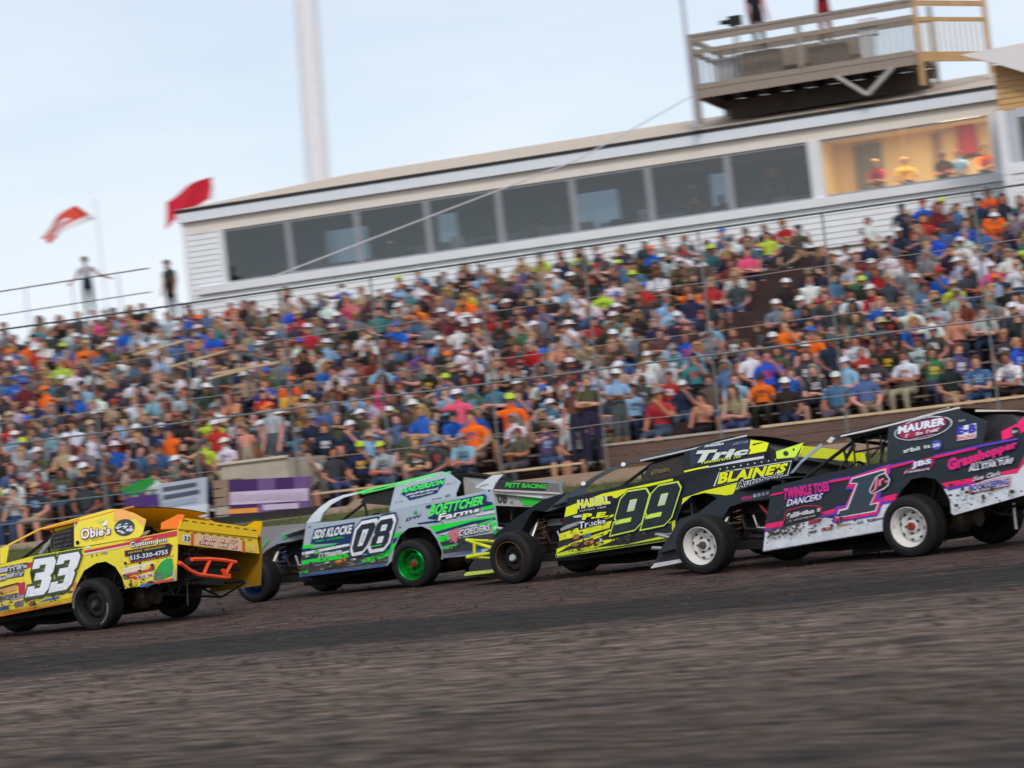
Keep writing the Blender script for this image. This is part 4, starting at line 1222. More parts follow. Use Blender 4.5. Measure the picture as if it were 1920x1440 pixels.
def crop(k, ox, oy):
    """coordinates read off an enlarged crop of the photograph"""
    return lambda *p: [(ox + x / k, oy + y / k) for x, y in p]
A, B = crop(5.538, 0, 940), crop(5.76, 230, 930)
Cc, D = crop(5.334, 450, 870), crop(5.333, 700, 870)
E5, E, G = crop(6.262, 860, 880), crop(5.143, 1020, 800), crop(4.644, 1200, 790)
Hh, J = crop(5.76, 1420, 820), crop(4.646, 1640, 750)
NAVY, GREEN, WHITE, BLACK = (20, 46, 100), (18, 228, 58), (226, 230, 236), (30, 32, 36)

def local_poly(car, pts):
    return [Vector((x, 0.9 - 0.33 * max(0, z - 1.12) - LEAN * (z - 0.7), z)) for x, z in pts]
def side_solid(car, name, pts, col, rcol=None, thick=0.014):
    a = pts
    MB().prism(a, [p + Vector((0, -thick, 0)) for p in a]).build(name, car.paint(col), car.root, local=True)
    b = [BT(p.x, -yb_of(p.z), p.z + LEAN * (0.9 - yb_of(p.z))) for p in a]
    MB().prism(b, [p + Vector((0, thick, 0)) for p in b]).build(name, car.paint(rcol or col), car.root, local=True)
def nose(car, outline, col, w=0.52, name='nose', px=True):
    a = car.L(outline, y=w) if px else [Vector((x, w, z)) for x, z in outline]
    b = [Vector((p.x, -w, p.z - LEAN * 2 * w)) for p in a]
    return MB().prism(a, b).build(name, col if not isinstance(col, tuple) else car.paint(col), car.root, local=True)
def window_net(car, pts, col=(34, 34, 36), lines=True):
    a = car.L(pts)
    a = [p + Vector((0, -0.06, 0)) for p in a]
    m = plain('window_net', col, 0.9, 0.3, 20.0)
    o = MB().prism(a, [p + Vector((0, -0.01, 0)) for p in a]).build('window_net', m, car.root, local=True)
    return o
def rivets(car, pts, parent, col=(150, 150, 150), r=0.009):
    mb = MB()
    for p in car.L(pts, 0.004):
        mb.ball(p, r, 6, sc=(1, .5, 1))
    mb.build('rivet', car.paint(col), parent, local=True)
def along(p, q, n):
    return [(p[0] + (q[0] - p[0]) * i / (n - 1), p[1] + (q[1] - p[1]) * i / (n - 1)) for i in range(n)]

# ------------------------------------------------------------------ number 33, yellow
YEL = (240, 222, 62)
c33 = Car('race_car', 'yellow race car number 33 with orange rear bumper, cut by the left edge', (-6.385, 36.05), 30.0, YEL, (250, 112, 20), 0.32)
chassis(c33, dict(deck=(214, 170, 24), hood=YEL, roof=(226, 184, 40), roof_edge=(240, 140, 40), red=True))
top = A((0, 660), (330, 570), (860, 478), (1440, 380)) + B((600, 358), (592, 520), (577, 915), (190, 975), (18, 1002))
arch = A((1300, 900), (1268, 790), (1200, 680), (1100, 625), (1000, 640), (870, 720), (790, 880), (760, 1040), (0, 1190))
fr = local_poly(c33, [(0.60, 0.27), (0.50, 0.80), (0.40, 0.985)])
pan = c33.L(top + arch) + fr
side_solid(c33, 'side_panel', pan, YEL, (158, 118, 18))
p33 = [o for o in c33.root.children if o.name.startswith('side_panel')][0]
# continue the stripes to the door's front end, out of the frame
sail = A((830, 165), (1140, 80), (1250, 80), (1380, 118)) + B((248, 255), (210, 412)) + A((1440, 372), (870, 468), (772, 470), (770, 300))
s33 = c33.panel('sail_panel', sail, (240, 220, 70), rcol=(226, 178, 30))
c33.dec(A((1190, 82), (1252, 82), (1382, 120)) + B((246, 257), (226, 330), (140, 240)) + A((1180, 205)), (244, 178, 96), s33, 1)
c33.panel('windshield_bar', A((78, 448), (400, 283), (830, 163), (830, 178), (410, 296), (92, 462)), (240, 190, 40))
c33.panel('post_foot', A((0, 490), (60, 458), (92, 462), (66, 600), (62, 640), (0, 655)), YEL)
c33.pipe('roll_bar_pad', [p + Vector((0, -.1, 0)) for p in c33.L(A((535, 292), (770, 228)))], .045, (236, 204, 40))
window_net(c33, A((535, 320), (752, 268), (768, 470), (500, 502), (490, 400)))
o = [x for x in c33.root.children if x.name.startswith('window_net')][0]
for k in range(4):
    y = 300 + k * 45
    c33.scrib(A((560, y + 50), (740, y + 8), (742, y - 12), (560, y + 30)), 9, (84, 82, 80), o, 1, seed=k)
c33.pipe('window_bar', [p + Vector((0, -.03, 0)) for p in c33.L(A((768, 232), (770, 470)))], .02, M_ALU)
MB().ball(c33.L(A((445, 318)))[0] + Vector((0, -.25, 0)), .06, 10, sc=(1.3, .7, .7)).build('mirror', c33.paint((240, 80, 30)), c33.root, smooth=True, local=True)
c33.pipe('dash_strut', [p + Vector((0, -.2, 0)) for p in c33.L(A((320, 560), (445, 400), (490, 330)))], .03, (150, 152, 156))
# livery
def stripes33():
    d = lambda pts, col, l=1: c33.dec(pts, col, p33, l)
    d(A((330, 572), (862, 480), (868, 498), (330, 596)), (206, 214, 60), 1)
    for k in range(13):
        x, y = 385 + k * 37, 585 - k * 6.6
        d(A((x, y - 16), (x + 16, y - 19), (x + 36, y - 2), (x + 20, y + 1)), (52, 62, 44), 2)
    d(A((876, 512), (1440, 402)) + B((0, 490), (590, 372), (588, 425), (0, 545)) + A((880, 536)), (204, 50, 74), 1)
    d(A((880, 540), (1340, 452), (1340, 462), (882, 556)), (236, 232, 220), 2)
    c33.scrib(A((950, 575), (1130, 540), (1130, 518), (950, 550)), 7, (120, 128, 140), p33, 3)
    d(A((0, 694), (345, 628), (342, 682), (0, 756)), (196, 46, 66), 1)
    for k, (x0, y0, x1, h) in enumerate(((0, 745, 285, 52), (70, 800, 250, 46), (0, 826, 60, 40))):
        c33.scrib(A((x0, y0), (x1, y0 - (x1 - x0) * .19), (x1 + 6, y0 - (x1 - x0) * .19 - h), (x0 + 6, y0 - h)), 8, (206, 214, 228), p33, 3, seed=k, fill=.9)
        d(A((x0, y0 + 8), (x1, y0 - (x1 - x0) * .19 + 8), (x1 + 8, y0 - (x1 - x0) * .19 - h - 8), (x0 + 6, y0 - h - 8)), (74, 66, 84), 2)
    d(A((0, 890), (190, 840), (240, 860), (0, 925)), (70, 60, 52), 1)
    d(A((0, 915), (180, 865), (180, 920), (0, 975)), (214, 158, 92), 2)
    d(A((190, 850), (265, 835), (262, 960), (200, 975)), (196, 44, 76), 2)
    d(A((0, 985), (250, 935), (265, 1000), (0, 1060)), (156, 150, 156), 1)
    c33.scrib(A((0, 1035), (190, 995), (190, 945), (0, 985)), 6, (80, 74, 84), p33, 3, seed=8)
    d(A((30, 1040), (110, 1015), (100, 1075), (20, 1095)), (226, 206, 80), 3)
    d(A((0, 1095), (90, 1080), (90, 1115), (0, 1140)), (46, 96, 180), 3)
    d(A((150, 1050), (250, 1020), (250, 1085), (160, 1100)), (122, 110, 130), 3)
    d(A((300, 1060), (370, 1042), (370, 1070), (310, 1085)), (216, 60, 90), 3)
    d(A((260, 1005), (560, 930), (700, 905), (745, 915), (740, 945), (400, 1030), (270, 1050)), (196, 198, 60), 1)
    rr = random.Random(5)
    for k in range(16):
        x = 280 + rr.random() * 440; y = 1010 - (x - 280) * .19 + rr.uniform(-8, 22)
        d(A((x, y), (x + 40, y - 18), (x + 58, y - 12), (x + 16, y + 9)), (86, 94, 66), 2)
    d(A((390, 1052), (620, 1003), (620, 985), (500, 1010)), (54, 98, 190), 3)
    d(A((765, 850), (800, 835), (770, 990), (750, 1000)), (226, 126, 110), 2)
    d(A((890, 470), (940, 460), (936, 480), (892, 490)), (240, 240, 236), 2)
    # rear quarter
    d(B((22, 590), (505, 508), (545, 530), (512, 640), (95, 722), (70, 690), (76, 655), (26, 655)), (170, 44, 62), 2)
    d(B((36, 598), (500, 516), (532, 535), (505, 630), (100, 708), (84, 690), (84, 645), (36, 640)), (36, 40, 52), 3)
    c33.txt('Custom Jon', B((95, 572), (480, 498), (478, 450), (90, 500)), (232, 236, 240), p33, 5, .03, (42, 44, 54), .06)
    c33.scrib(B((48, 628), (470, 548), (470, 530), (48, 606)), 22, (208, 200, 60), p33, 4, seed=3)
    c33.txt('515-330-4755', B((88, 694), (498, 622), (498, 578), (88, 646)), (214, 220, 232), p33, 5, .03)
    for k in range(18):
        x = 20 + k * 30; y = 745 - k * 5.4
        d(B((x, y), (x + 18, y - 3), (x + 26, y - 14), (x + 8, y - 11)), (54, 60, 50), 2)
    d(B((0, 780), (330, 715), (330, 735), (0, 800)), (232, 226, 226), 1)
    c33.scrib(B((10, 845), (250, 790), (250, 745), (10, 800)), 7, (238, 232, 236), p33, 4, seed=4, fill=.9)
    d(B((0, 850), (260, 795), (350, 750), (345, 800), (0, 880)), (204, 70, 84), 2)
    d(B((120, 880), (330, 820), (340, 860), (150, 910)), (226, 218, 214), 2)
    c33.scrib(B((130, 905), (330, 855), (330, 830), (130, 875)), 8, (180, 60, 70), p33, 4, seed=6)
    d(B((40, 880), (150, 860), (160, 905), (50, 930)), (222, 66, 56), 3)
    c33.ell(B((95, 940))[0], 13, 8, -10, (232, 206, 70), p33, 4)
    d(B((10, 850), (40, 840), (46, 890), (14, 900)), (40, 150, 76), 3)
    d(B((190, 955), (330, 935), (322, 968), (196, 985)), (44, 130, 214), 4)
    d(B((335, 930), (560, 885), (560, 905), (335, 955)), (206, 60, 84), 4)
    d(B((350, 820), (420, 715), (480, 672), (540, 672), (552, 760), (540, 850), (430, 900), (340, 905)), (44, 166, 80), 3)
    d(B((345, 860), (400, 820), (450, 850), (440, 900), (340, 908)), (96, 128, 104), 4)
    d(B((555, 800), (582, 780), (576, 912), (530, 912)), (196, 180, 164), 3)
    # sail
    c33.txt("Obie's", A((852, 392), (1150, 336), (1158, 262), (850, 284)), (240, 236, 240), s33, 5, .03, (96, 40, 66), .055)
    c33.scrib(A((900, 412), (1130, 374), (1130, 360), (900, 396)), 12, (206, 180, 60), s33, 4, seed=2)
    d2 = lambda pts, col, l: c33.dec(pts, col, s33, l)
    d2(A((1010, 195), (1060, 165), (1085, 200), (1050, 225)), (204, 222, 90), 3)
    d2(A((1060, 235), (1120, 195), (1122, 240), (1080, 255)), (236, 236, 240), 3)
    c33.ell(A((1296, 270))[0], 19.5, 15.5, -12, (60, 62, 74), s33, 2)
    rr = random.Random(12)
    for k in range(22):
        a, r = rr.uniform(0, 6.28), rr.random() ** .5 * 80
        x, y = 1296 + math.cos(a) * r * 1.05, 270 + math.sin(a) * r * .8
        l = rr.uniform(14, 34)
        d2(A((x - l, y + 6), (x, y - 7), (x + l, y - 8), (x + 4, y + 6)), (226, 230, 240), 3)
    MB().ball(c33.L(A((810, 428)), .01)[0], .03, 8, sc=(1, .5, 1)).build('fuel_plug', M_IRON, c33.root, smooth=True, local=True)
    q1, q2 = A((275, 998), (503, 958), (612, 564), (372, 602)), A((513, 952), (738, 906), (868, 514), (628, 556))
    for q in (q1, q2):
        c33.num('3', q, (236, 240, 248), p33, 7, ((.07, (70, 84, 62)),))
    # continue over the unseen front of the door
stripes33()
c33.panel('rocker_strip', A((0, 1150), (760, 990), (752, 1046), (0, 1196)), paint((250, 118, 24), 0.36, 0.12), both=False, thick=0.05)
XR = c33.L(B((600, 360)))[0].x - 0.01
def rear_plate(car, name, q, col, x, thick=0.015, m=None):
    a = car.on_rear(q, x)
    return MB().prism(a, [p + Vector((thick, 0, 0)) for p in a]).build(name, m or car.paint(col), car.root, local=True)
rp = rear_plate(c33, 'bumper_cover', B((600, 360), (1455, 455), (1476, 622), (597, 518)), (244, 208, 50), XR)
sp = rear_plate(c33, 'spoiler', B((646, 232), (1450, 346), (1462, 450), (604, 356)), (246, 200, 20), XR - .02)
for k in range(9):
    x = 660 + k * 92; y = 258 + k * 13
    a = c33.on_rear(B((x, y), (x + 52, y + 8), (x + 44, y + 16), (x - 6, y + 8)), XR - .02, .004)
    MB().add(a, [(0, 1, 2, 3)]).build('slot', M_SOOT, sp, local=True, fix=False)
    x = 680 + k * 84; y = 380 + k * 11
    a = c33.on_rear(B((x, y), (x + 40, y + 5), (x + 34, y + 12), (x - 6, y + 7)), XR, .006)
    MB().add(a, [(0, 1, 2, 3)]).build('slot', M_SOOT, rp, local=True, fix=False)
def rdec(car, q, col, x, parent, l=1, name='print'):
    a = car.on_rear(q, x, .004 * l)
    return MB().add(a, [tuple(range(len(a)))]).build(name, car.paint(col), parent, local=True, fix=False)
rdec(c33, B((646, 418), (730, 428), (728, 502), (640, 492)), (236, 236, 236), XR, rp)
c33.txt('33', B((655, 480), (718, 488), (722, 440), (660, 432)), (40, 40, 44), rp, 3, .02, rear=XR)
rdec(c33, B((738, 402), (768, 405), (766, 536), (734, 532)), (214, 84, 72), XR, rp)
rdec(c33, B((790, 408), (1270, 462), (1280, 596), (784, 530)), (232, 196, 160), XR, rp)
for k, (y, n) in enumerate(((470, 9), (520, 8))):
    c33.scrib(B((820, y), (1230, y + 52), (1240, y + 8), (830, y - 46)), n, (196, 74, 80), rp, 3, XR, seed=k + 20, fill=.95)
    c33.scrib(B((830, y - 2), (1220, y + 48), (1226, y + 16), (836, y - 36)), n, (244, 224, 214), rp, 4, XR, seed=k + 20, fill=.8)
rdec(c33, B((1290, 480), (1318, 484), (1320, 612), (1290, 608)), (214, 84, 72), XR, rp)
c33.scrib(B((1330, 590), (1450, 605), (1450, 540), (1340, 520)), 4, (236, 224, 150), rp, 2, XR, seed=31)
c33.panel('end_plate', B((410, 360), (415, 290), (596, 198), (664, 200), (652, 250), (594, 352)), (250, 124, 24), rcol=(246, 200, 20))
OR = (246, 78, 30)
def rp3(pts, x): return c33.on_rear(B(*pts), x)
bmp = c33.pipe('rear_bumper', rp3(((618, 722), (720, 800), (820, 848), (960, 864), (1110, 882), (1152, 876), (1148, 856), (1100, 850)), XR - .12), .026, OR)
c33.pipe('bumper_bar', rp3(((748, 684), (930, 680), (1100, 694), (1222, 716)), XR - .12), .026, OR, parent=bmp)
c33.pipe('bumper_bar', rp3(((940, 690), (872, 852)), XR - .12), .024, OR, parent=bmp)
c33.pipe('bumper_bar', rp3(((1180, 716), (1100, 866)), XR - .12), .024, OR, parent=bmp)
c33.pipe('bumper_bar', rp3(((1080, 796), (1108, 862)), XR - .12), .03, OR, parent=bmp)
for pt in ((618, 722), (748, 684)):
    p = rp3((pt,), XR - .12)[0]
    c33.pipe('bumper_bar', [p, p + Vector((.3, -.35, 0))], .026, OR, parent=bmp)
p = rp3(((700, 715), (1120, 728)), XR - .06)
c33.pipe('muffler', p, .055, M_IRON)
for q in (((700, 560), (720, 700)), ((640, 620), (900, 650)), ((800, 560), (760, 700))):
    c33.pipe('rear_brace', rp3(q, XR + .12), .018, M_IRON)
# struts hanging under the tail
for q in (((190, 1000), (210, 1060), (430, 1090), (480, 980)), ((210, 1060), (330, 960), (390, 1080)), ((540, 950), (548, 1210))):
    c33.pipe('tail_brace', [p + Vector((0, -.30, 0)) for p in c33.L(B(*q))], .014, M_IRON)
nose(c33, [(.40, .985), (1.1, .93), (1.75, .62), (1.9, .30), (1.6, .34), (1.5, .58), (1.0, .74), (.55, .78)], YEL, px=False)
c33.pipe('front_bumper', [Vector((1.7, .5, .42)), Vector((2.05, .42, .42)), Vector((2.05, -.42, .32)), Vector((1.7, -.5, .3))], .025, OR)
for p in c33.L(A((14.5 * 5.538, 448))): pass
K = dict(col=(22, 22, 24), dust=None, marks=True)
mud(c33, 150, 1)
wheels(c33, dict(lf=K, lr=K, rf=K, rr=dict(col=(22, 22, 24), hub=(214, 196, 30))), steer=-4)
for an in (0.5, 3.4):                            # yellow weights showing on the far rear wheel
    MB().ball(Vector((-1.375 + .15 * math.cos(an), -.69, .333 + .15 * math.sin(an))), .028, 8, sc=(1, .5, .8)).build('wheel_weight', c33.paint((224, 206, 40)), c33.root, smooth=True, local=True)

# ------------------------------------------------------------------ number 08, silver, green and navy
SIL = (168, 182, 196)
c08 = Car('race_car', 'silver race car number 08 with bright green stripes and green rear wheel', (-2.315, 38.5), 31.7, SIL, (26, 100, 190), 0.36)
chassis(c08, dict(deck=(150, 152, 154), hood=(140, 142, 146), roof=(176, 180, 182), roof_edge=(96, 236, 112), blue=True))
pan = Cc((665, 590)) + Cc((930, 575)) + Cc((1547, 482)) + D((160, 470), (480, 400), (830, 330), (1195, 250), (1250, 690), (1200, 830), (1075, 905), (705, 940), (690, 880), (640, 760), (570, 660), (480, 620), (350, 640), (260, 720), (205, 850), (190, 965)) + Cc((1465, 1020), (597, 1130), (640, 750))
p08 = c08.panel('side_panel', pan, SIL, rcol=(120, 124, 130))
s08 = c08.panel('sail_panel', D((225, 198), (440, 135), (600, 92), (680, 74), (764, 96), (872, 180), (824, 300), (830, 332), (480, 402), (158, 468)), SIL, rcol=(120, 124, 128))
c08.panel('windshield_post', Cc((662, 592), (720, 510), (800, 430), (900, 360), (1030, 310), (1162, 284), (1172, 300), (1040, 335), (920, 400), (830, 490), (800, 572)), (206, 216, 226))
c08.panel('roof_stripe', Cc((1160, 284)) + D((0, 235), (230, 185), (600, 92), (612, 104), (228, 200), (0, 252)) + Cc((1172, 302)), (92, 234, 110), both=False)
nose(c08, Cc((60, 760), (215, 632), (650, 592), (640, 745), (480, 780), (370, 800), (290, 840), (215, 910), (40, 1000)), (142, 140, 142))
fl = c08.panel('fender_skirt', Cc((290, 800), (400, 690), (520, 650), (650, 632), (640, 745), (480, 780), (370, 800), (250, 870)), (146, 152, 162), y=.53, both=False)
MB().add(c08.L(Cc((195, 880), (280, 745), (285, 770), (215, 860)), .02, .53), [(0, 1, 2, 3)]).build('stripe', c08.paint((70, 206, 90)), fl, local=True, fix=False)
c08.dec(Cc((420, 715), (470, 695), (475, 735), (430, 755)), (40, 190, 84), fl, 2, y=.54)
for k in range(2):
    MB().add(c08.L(Cc((480, 700 + k * 22), (620, 668 + k * 22), (622, 678 + k * 22), (482, 712 + k * 22)), .01, .54), [(0, 1, 2, 3)]).build('print', c08.paint((60, 64, 72)), fl, local=True, fix=False)
window_net(c08, Cc((1225, 305), (1545, 207), (1540, 240), (1500, 420), (1180, 395)), (30, 30, 32))
def liv08():
    d = lambda pts, col, l=1: c08.dec(pts, col, p08, l)
    d(Cc((745, 650), (1152, 580), (1108, 780), (702, 808)), NAVY, 1)
    c08.txt('SDS KLOCKE', Cc((735, 748), (1110, 690), (1130, 608), (762, 664)), (232, 236, 240), p08, 3, .045)
    c08.scrib(Cc((765, 782), (1045, 738), (1045, 720), (765, 764)), 16, GREEN, p08, 3, seed=1)
    d(Cc((632, 815), (745, 795), (700, 842), (628, 848)), GREEN, 2)
    d(Cc((630, 850), (1108, 770), (1100, 800), (628, 880)), NAVY, 2)
    d(Cc((700, 838), (1000, 785), (940, 815), (720, 850)), (52, 190, 100), 3)
    d(Cc((626, 885), (1090, 795), (1108, 815), (1020, 835), (628, 912)), (222, 226, 232), 3)
    d(Cc((624, 915), (1108, 820), (1105, 935), (1000, 955), (618, 1000)), (38, 50, 74), 1)
    c08.scrib(Cc((790, 945), (1025, 900), (1025, 850), (800, 890)), 7, (226, 230, 236), p08, 4, seed=12, fill=.9)
    d(Cc((740, 870), (790, 850), (800, 890), (760, 905)), GREEN, 3)
    d(Cc((1025, 880), (1090, 862), (1100, 880), (1030, 900)), (226, 230, 236), 3)
    d(Cc((628, 965), (1000, 905), (1060, 890), (1112, 930), (900, 965), (622, 1005)), GREEN, 2)
    d(Cc((612, 1015), (1100, 930), (1495, 870), (1480, 985), (1470, 990), (600, 1100)), (66, 70, 74), 1)
    rr = random.Random(8)
    for k in range(34):
        x = 640 + rr.random() * 800; y = 1075 - (x - 640) * .135 - rr.random() * 55
        d(Cc((x, y), (x + 30, y - 12), (x + 60, y - 10), (x + 22, y + 8)), rr.choice(((164, 170, 176), (46, 48, 52), (120, 126, 130))), 2)
    d(Cc((605, 1075), (690, 1060), (685, 1090), (598, 1098)), GREEN, 3)
    d(Cc((962, 965), (1076, 932), (1070, 975), (950, 1000)), (226, 110, 40), 4)
    d(Cc((985, 968), (1060, 945), (1056, 958), (980, 980)), (240, 200, 70), 5)
    d(Cc((1215, 960), (1330, 920), (1520, 852), (1500, 910), (1400, 955), (1230, 985)), GREEN, 2)
    d(Cc((1150, 900), (1290, 860), (1300, 920), (1200, 950)), (60, 64, 78), 2)
    d(D((180, 820), (205, 765), (235, 745), (205, 850), (190, 870), (0, 960), (0, 900)), GREEN, 2)
    d(D((205, 700), (300, 668), (255, 722), (215, 765)), GREEN, 2)
    d(D((205, 745), (250, 730), (225, 780), (195, 800)), NAVY, 3)
    # quarter panel
    d(D((525, 415), (620, 400), (1115, 298), (1135, 320), (1130, 372), (1190, 380), (1195, 408), (1060, 430), (1010, 470), (660, 560), (545, 545), (570, 480), (580, 440), (525, 442)), NAVY, 1)
    c08.txt('BOETTCHER', D((562, 520), (1092, 400), (1118, 320), (592, 412)), (84, 240, 100), p08, 3, .05)
    c08.txt('Farms', D((655, 566), (1060, 472), (1070, 430), (672, 500)), (236, 240, 244), p08, 4, .03, (20, 30, 50), .05)
    d(D((1090, 432), (1208, 406), (1215, 440), (1098, 464)), GREEN, 2)
    d(D((1020, 500), (1215, 462), (1218, 490), (1040, 520)), (206, 212, 220), 2)
    d(D((440, 590), (650, 560), (660, 580), (450, 605)), NAVY, 1)
    d(D((560, 622), (1218, 515), (1222, 535), (1000, 570), (620, 680)), GREEN, 2)
    d(D((620, 680), (1000, 570), (1222, 535), (1225, 560), (1000, 600), (640, 700)), NAVY, 3)
    d(D((640, 705), (1010, 600), (1226, 560), (1228, 590), (900, 640), (700, 712)), (196, 204, 212), 2)
    d(D((1040, 600), (1215, 540), (1190, 575), (1080, 620)), (60, 206, 90), 4)
    d(D((1040, 590), (1220, 530), (1215, 540), (1040, 602)), NAVY, 5)
    d(D((640, 728), (752, 710), (755, 760), (668, 782)), GREEN, 2)
    d(D((668, 785), (755, 762), (850, 745), (1200, 690), (1235, 720), (1200, 830), (1075, 850), (700, 900), (690, 840)), (48, 54, 66), 1)
    d(D((690, 825), (860, 790), (800, 842), (700, 856)), (52, 196, 84), 3)
    d(D((748, 682), (800, 660), (830, 640), (850, 620), (858, 660), (875, 690), (850, 740), (830, 795), (800, 770), (770, 790), (775, 740)), (206, 120, 134), 3)
    c08.txt('GOEDERS', D((858, 722), (1172, 660), (1172, 600), (872, 660)), (228, 230, 234), p08, 4, .03, (44, 48, 58), .05)
    d(D((1178, 592), (1236, 572), (1252, 690), (1205, 692)), GREEN, 3)
    c08.txt('DW', D((330, 572), (480, 525), (480, 500), (340, 540)), (30, 44, 84), p08, 2, .03)
    d(D((400, 490), (432, 455), (448, 490), (420, 505)), (40, 170, 90), 2)
    # sail
    d2 = lambda pts, col, l=1: c08.dec(pts, col, s08, l)
    d2(D((275, 300), (300, 250), (400, 215), (725, 140), (700, 215), (660, 250), (640, 290), (360, 362), (330, 325)), NAVY, 1)
    c08.txt('ANDERSON', D((282, 292), (695, 200), (722, 150), (310, 240)), (64, 236, 96), s08, 3, .05)
    c08.scrib(D((330, 318), (655, 255), (660, 232), (340, 296)), 14, (232, 236, 240), s08, 3, seed=3)
    c08.scrib(D((375, 336), (605, 288), (610, 272), (380, 318)), 11, (222, 228, 234), s08, 3, seed=4)
    c08.scrib(D((320, 215), (590, 140), (592, 122), (325, 196)), 10, (226, 230, 236), s08, 2, seed=5)
    c08.scrib(D((730, 210), (830, 190), (830, 172), (735, 190)), 5, (176, 130, 176), s08, 2, seed=6)
    c08.scrib(D((590, 360), (690, 340), (690, 326), (590, 345)), 5, (96, 96, 104), s08, 2, seed=7)
    c08.scrib(D((715, 336), (780, 322), (782, 296), (720, 308)), 3, (96, 96, 104), s08, 2, seed=8)
    c08.scrib(D((220, 385), (300, 370), (300, 362), (220, 376)), 5, (196, 90, 100), s08, 2, seed=9)
    q0 = Cc((1122, 890), (1262, 862), (1392, 572), (1192, 612))
    q8 = Cc((1300, 858), (1478, 826), (1562, 532), (1392, 566))
    for q, ch in ((q0, '0'), (q8, '8')):
        c08.num(ch, q, (30, 40, 54), p08, 8, ((.20, NAVY), (.13, (232, 236, 242))))
    d(Cc((1320, 832), (1430, 812), (1432, 800), (1322, 820)), (44, 200, 90), 9)
    for (x, y, w, h, col) in ((660, 935, 40, 20, (222, 226, 232)), (720, 1000, 46, 18, (30, 60, 120)), (860, 995, 40, 16, (214, 218, 224)), (1120, 965, 44, 18, (226, 226, 230)), (1240, 915, 40, 16, (34, 120, 200)), (1400, 900, 46, 18, (222, 226, 232)), (880, 1035, 60, 14, (36, 150, 80)), (1180, 1005, 60, 12, (30, 110, 190))):
        d(Cc((x, y), (x + w, y - w * .17), (x + w, y - w * .17 - h), (x, y - h)), col, 5)
        c08.scrib(Cc((x + 4, y - 4), (x + w - 4, y - w * .17 - 4), (x + w - 4, y - w * .17 - h + 4), (x + 4, y - h + 4)), 4, (60, 64, 72) if col[0] > 150 else (226, 228, 232), p08, 6, seed=x)
    d(D((20, 870), (180, 800), (190, 790), (170, 850), (40, 905)), (20, 60, 140), 3)
    rivets(c08, D((1158, 265)) + D((268, 632)) + Cc((695, 628)), p08, (60, 60, 64), .016)
liv08()
c08.panel('rocker_strip', Cc((597, 1106), (1465, 994), (1465, 1022), (595, 1132)), paint((28, 108, 200), 0.36, 0.12), both=False, thick=0.05)
c08.panel('rocker_strip', D((705, 908), (1075, 850), (1085, 876), (710, 944)), paint((36, 96, 176), 0.36, 0.12), both=False, thick=0.05)
XR8 = c08.L(D((1197, 252)))[0].x - 0.01
rp = rear_plate(c08, 'bumper_cover', D((1200, 258), (1860, 300), (1850, 440), (1217, 416)), (190, 186, 184), XR8)
sp = rear_plate(c08, 'spoiler', D((1240, 165), (1862, 196), (1860, 292), (1202, 255)), (132, 128, 130), XR8 - .02)
rdec(c08, D((1225, 168), (1745, 190), (1720, 270), (1205, 250)), (62, 54, 62), XR8 - .02, sp)
c08.txt('PETT RACING', D((1308, 232), (1712, 246), (1722, 206), (1320, 188)), (70, 240, 90), sp, 4, .04, (28, 60, 40), .05, rear=XR8 - .02)
rdec(c08, D((1200, 252), (1862, 285), (1862, 304), (1200, 270)), (226, 214, 212), XR8 - .02, sp, 2)
c08.txt('08', D((1240, 386), (1328, 390), (1335, 298), (1235, 290)), (40, 40, 46), rp, 3, .02, rear=XR8)
rdec(c08, D((1430, 308), (1690, 320), (1690, 342), (1432, 334)), (232, 234, 236), XR8, rp, 1)
rdec(c08, D((1442, 338), (1682, 346), (1640, 398), (1560, 416), (1490, 412), (1490, 385)), (44, 222, 62), XR8, rp, 2)
rdec(c08, D((1370, 372), (1392, 372), (1392, 394), (1368, 394)), (44, 150, 70), XR8, rp, 2)
e8 = c08.panel('end_plate', D((1015, 232), (1190, 112), (1300, 102), (1242, 166), (1197, 254), (1160, 262)), (196, 204, 212), rcol=(150, 158, 166))
c08.scrib(D((1060, 235), (1160, 210), (1160, 190), (1070, 212)), 5, (110, 120, 132), e8, 2)
MB().prism([BT(-2.25, -.80, 1.16), BT(-2.80, -.82, 1.18), BT(-2.80, -.78, 1.40), BT(-2.62, -.76, 1.47), BT(-2.40, -.76, 1.44)], [BT(-2.25, -.82, 1.16), BT(-2.80, -.84, 1.18), BT(-2.80, -.80, 1.40), BT(-2.62, -.78, 1.47), BT(-2.40, -.78, 1.44)]).build('end_plate', c08.paint((150, 158, 166)), c08.root, local=True)
MB().prism([BT(-2.1, .6, 1.12), BT(-2.55, .6, 1.15), BT(-2.55, -.6, 1.15), BT(-2.1, -.6, 1.12)], [BT(-1.98, .45, 1.50), BT(-2.1, .45, 1.44), BT(-2.1, -.45, 1.44), BT(-1.98, -.45, 1.50)]).build('rear_shroud', c08.paint((150, 146, 144)), c08.root, local=True)
c08.pipe('rear_bumper', c08.on_rear(D((1215, 640), (1560, 700), (1800, 760)), XR8 - .08), .026, (200, 204, 208))
for q in (((1380, 430), (1376, 560)), ((1215, 590), (1500, 640))):
    c08.pipe('rear_brace', c08.on_rear(D(*q), XR8 + .1), .018, M_IRON)
c08.pipe('front_bumper', [Vector((1.7, .5, .42)), Vector((2.02, .42, .40)), Vector((2.02, -.42, .30)), Vector((1.7, -.5, .3))], .025, (200, 204, 208))
c08.pipe('tie_down', c08.L(D((655, 850), (650, 960)), -.1), .018, M_ALU)
mud(c08, 170, 2)
wheels(c08, dict(lr=dict(col=(16, 176, 74), metal=True, hub=(150, 40, 40)), lf=dict(col=(20, 50, 98), metal=True), rf=dict(col=(34, 34, 36)), rr=dict(col=(34, 34, 36))), steer=-3)

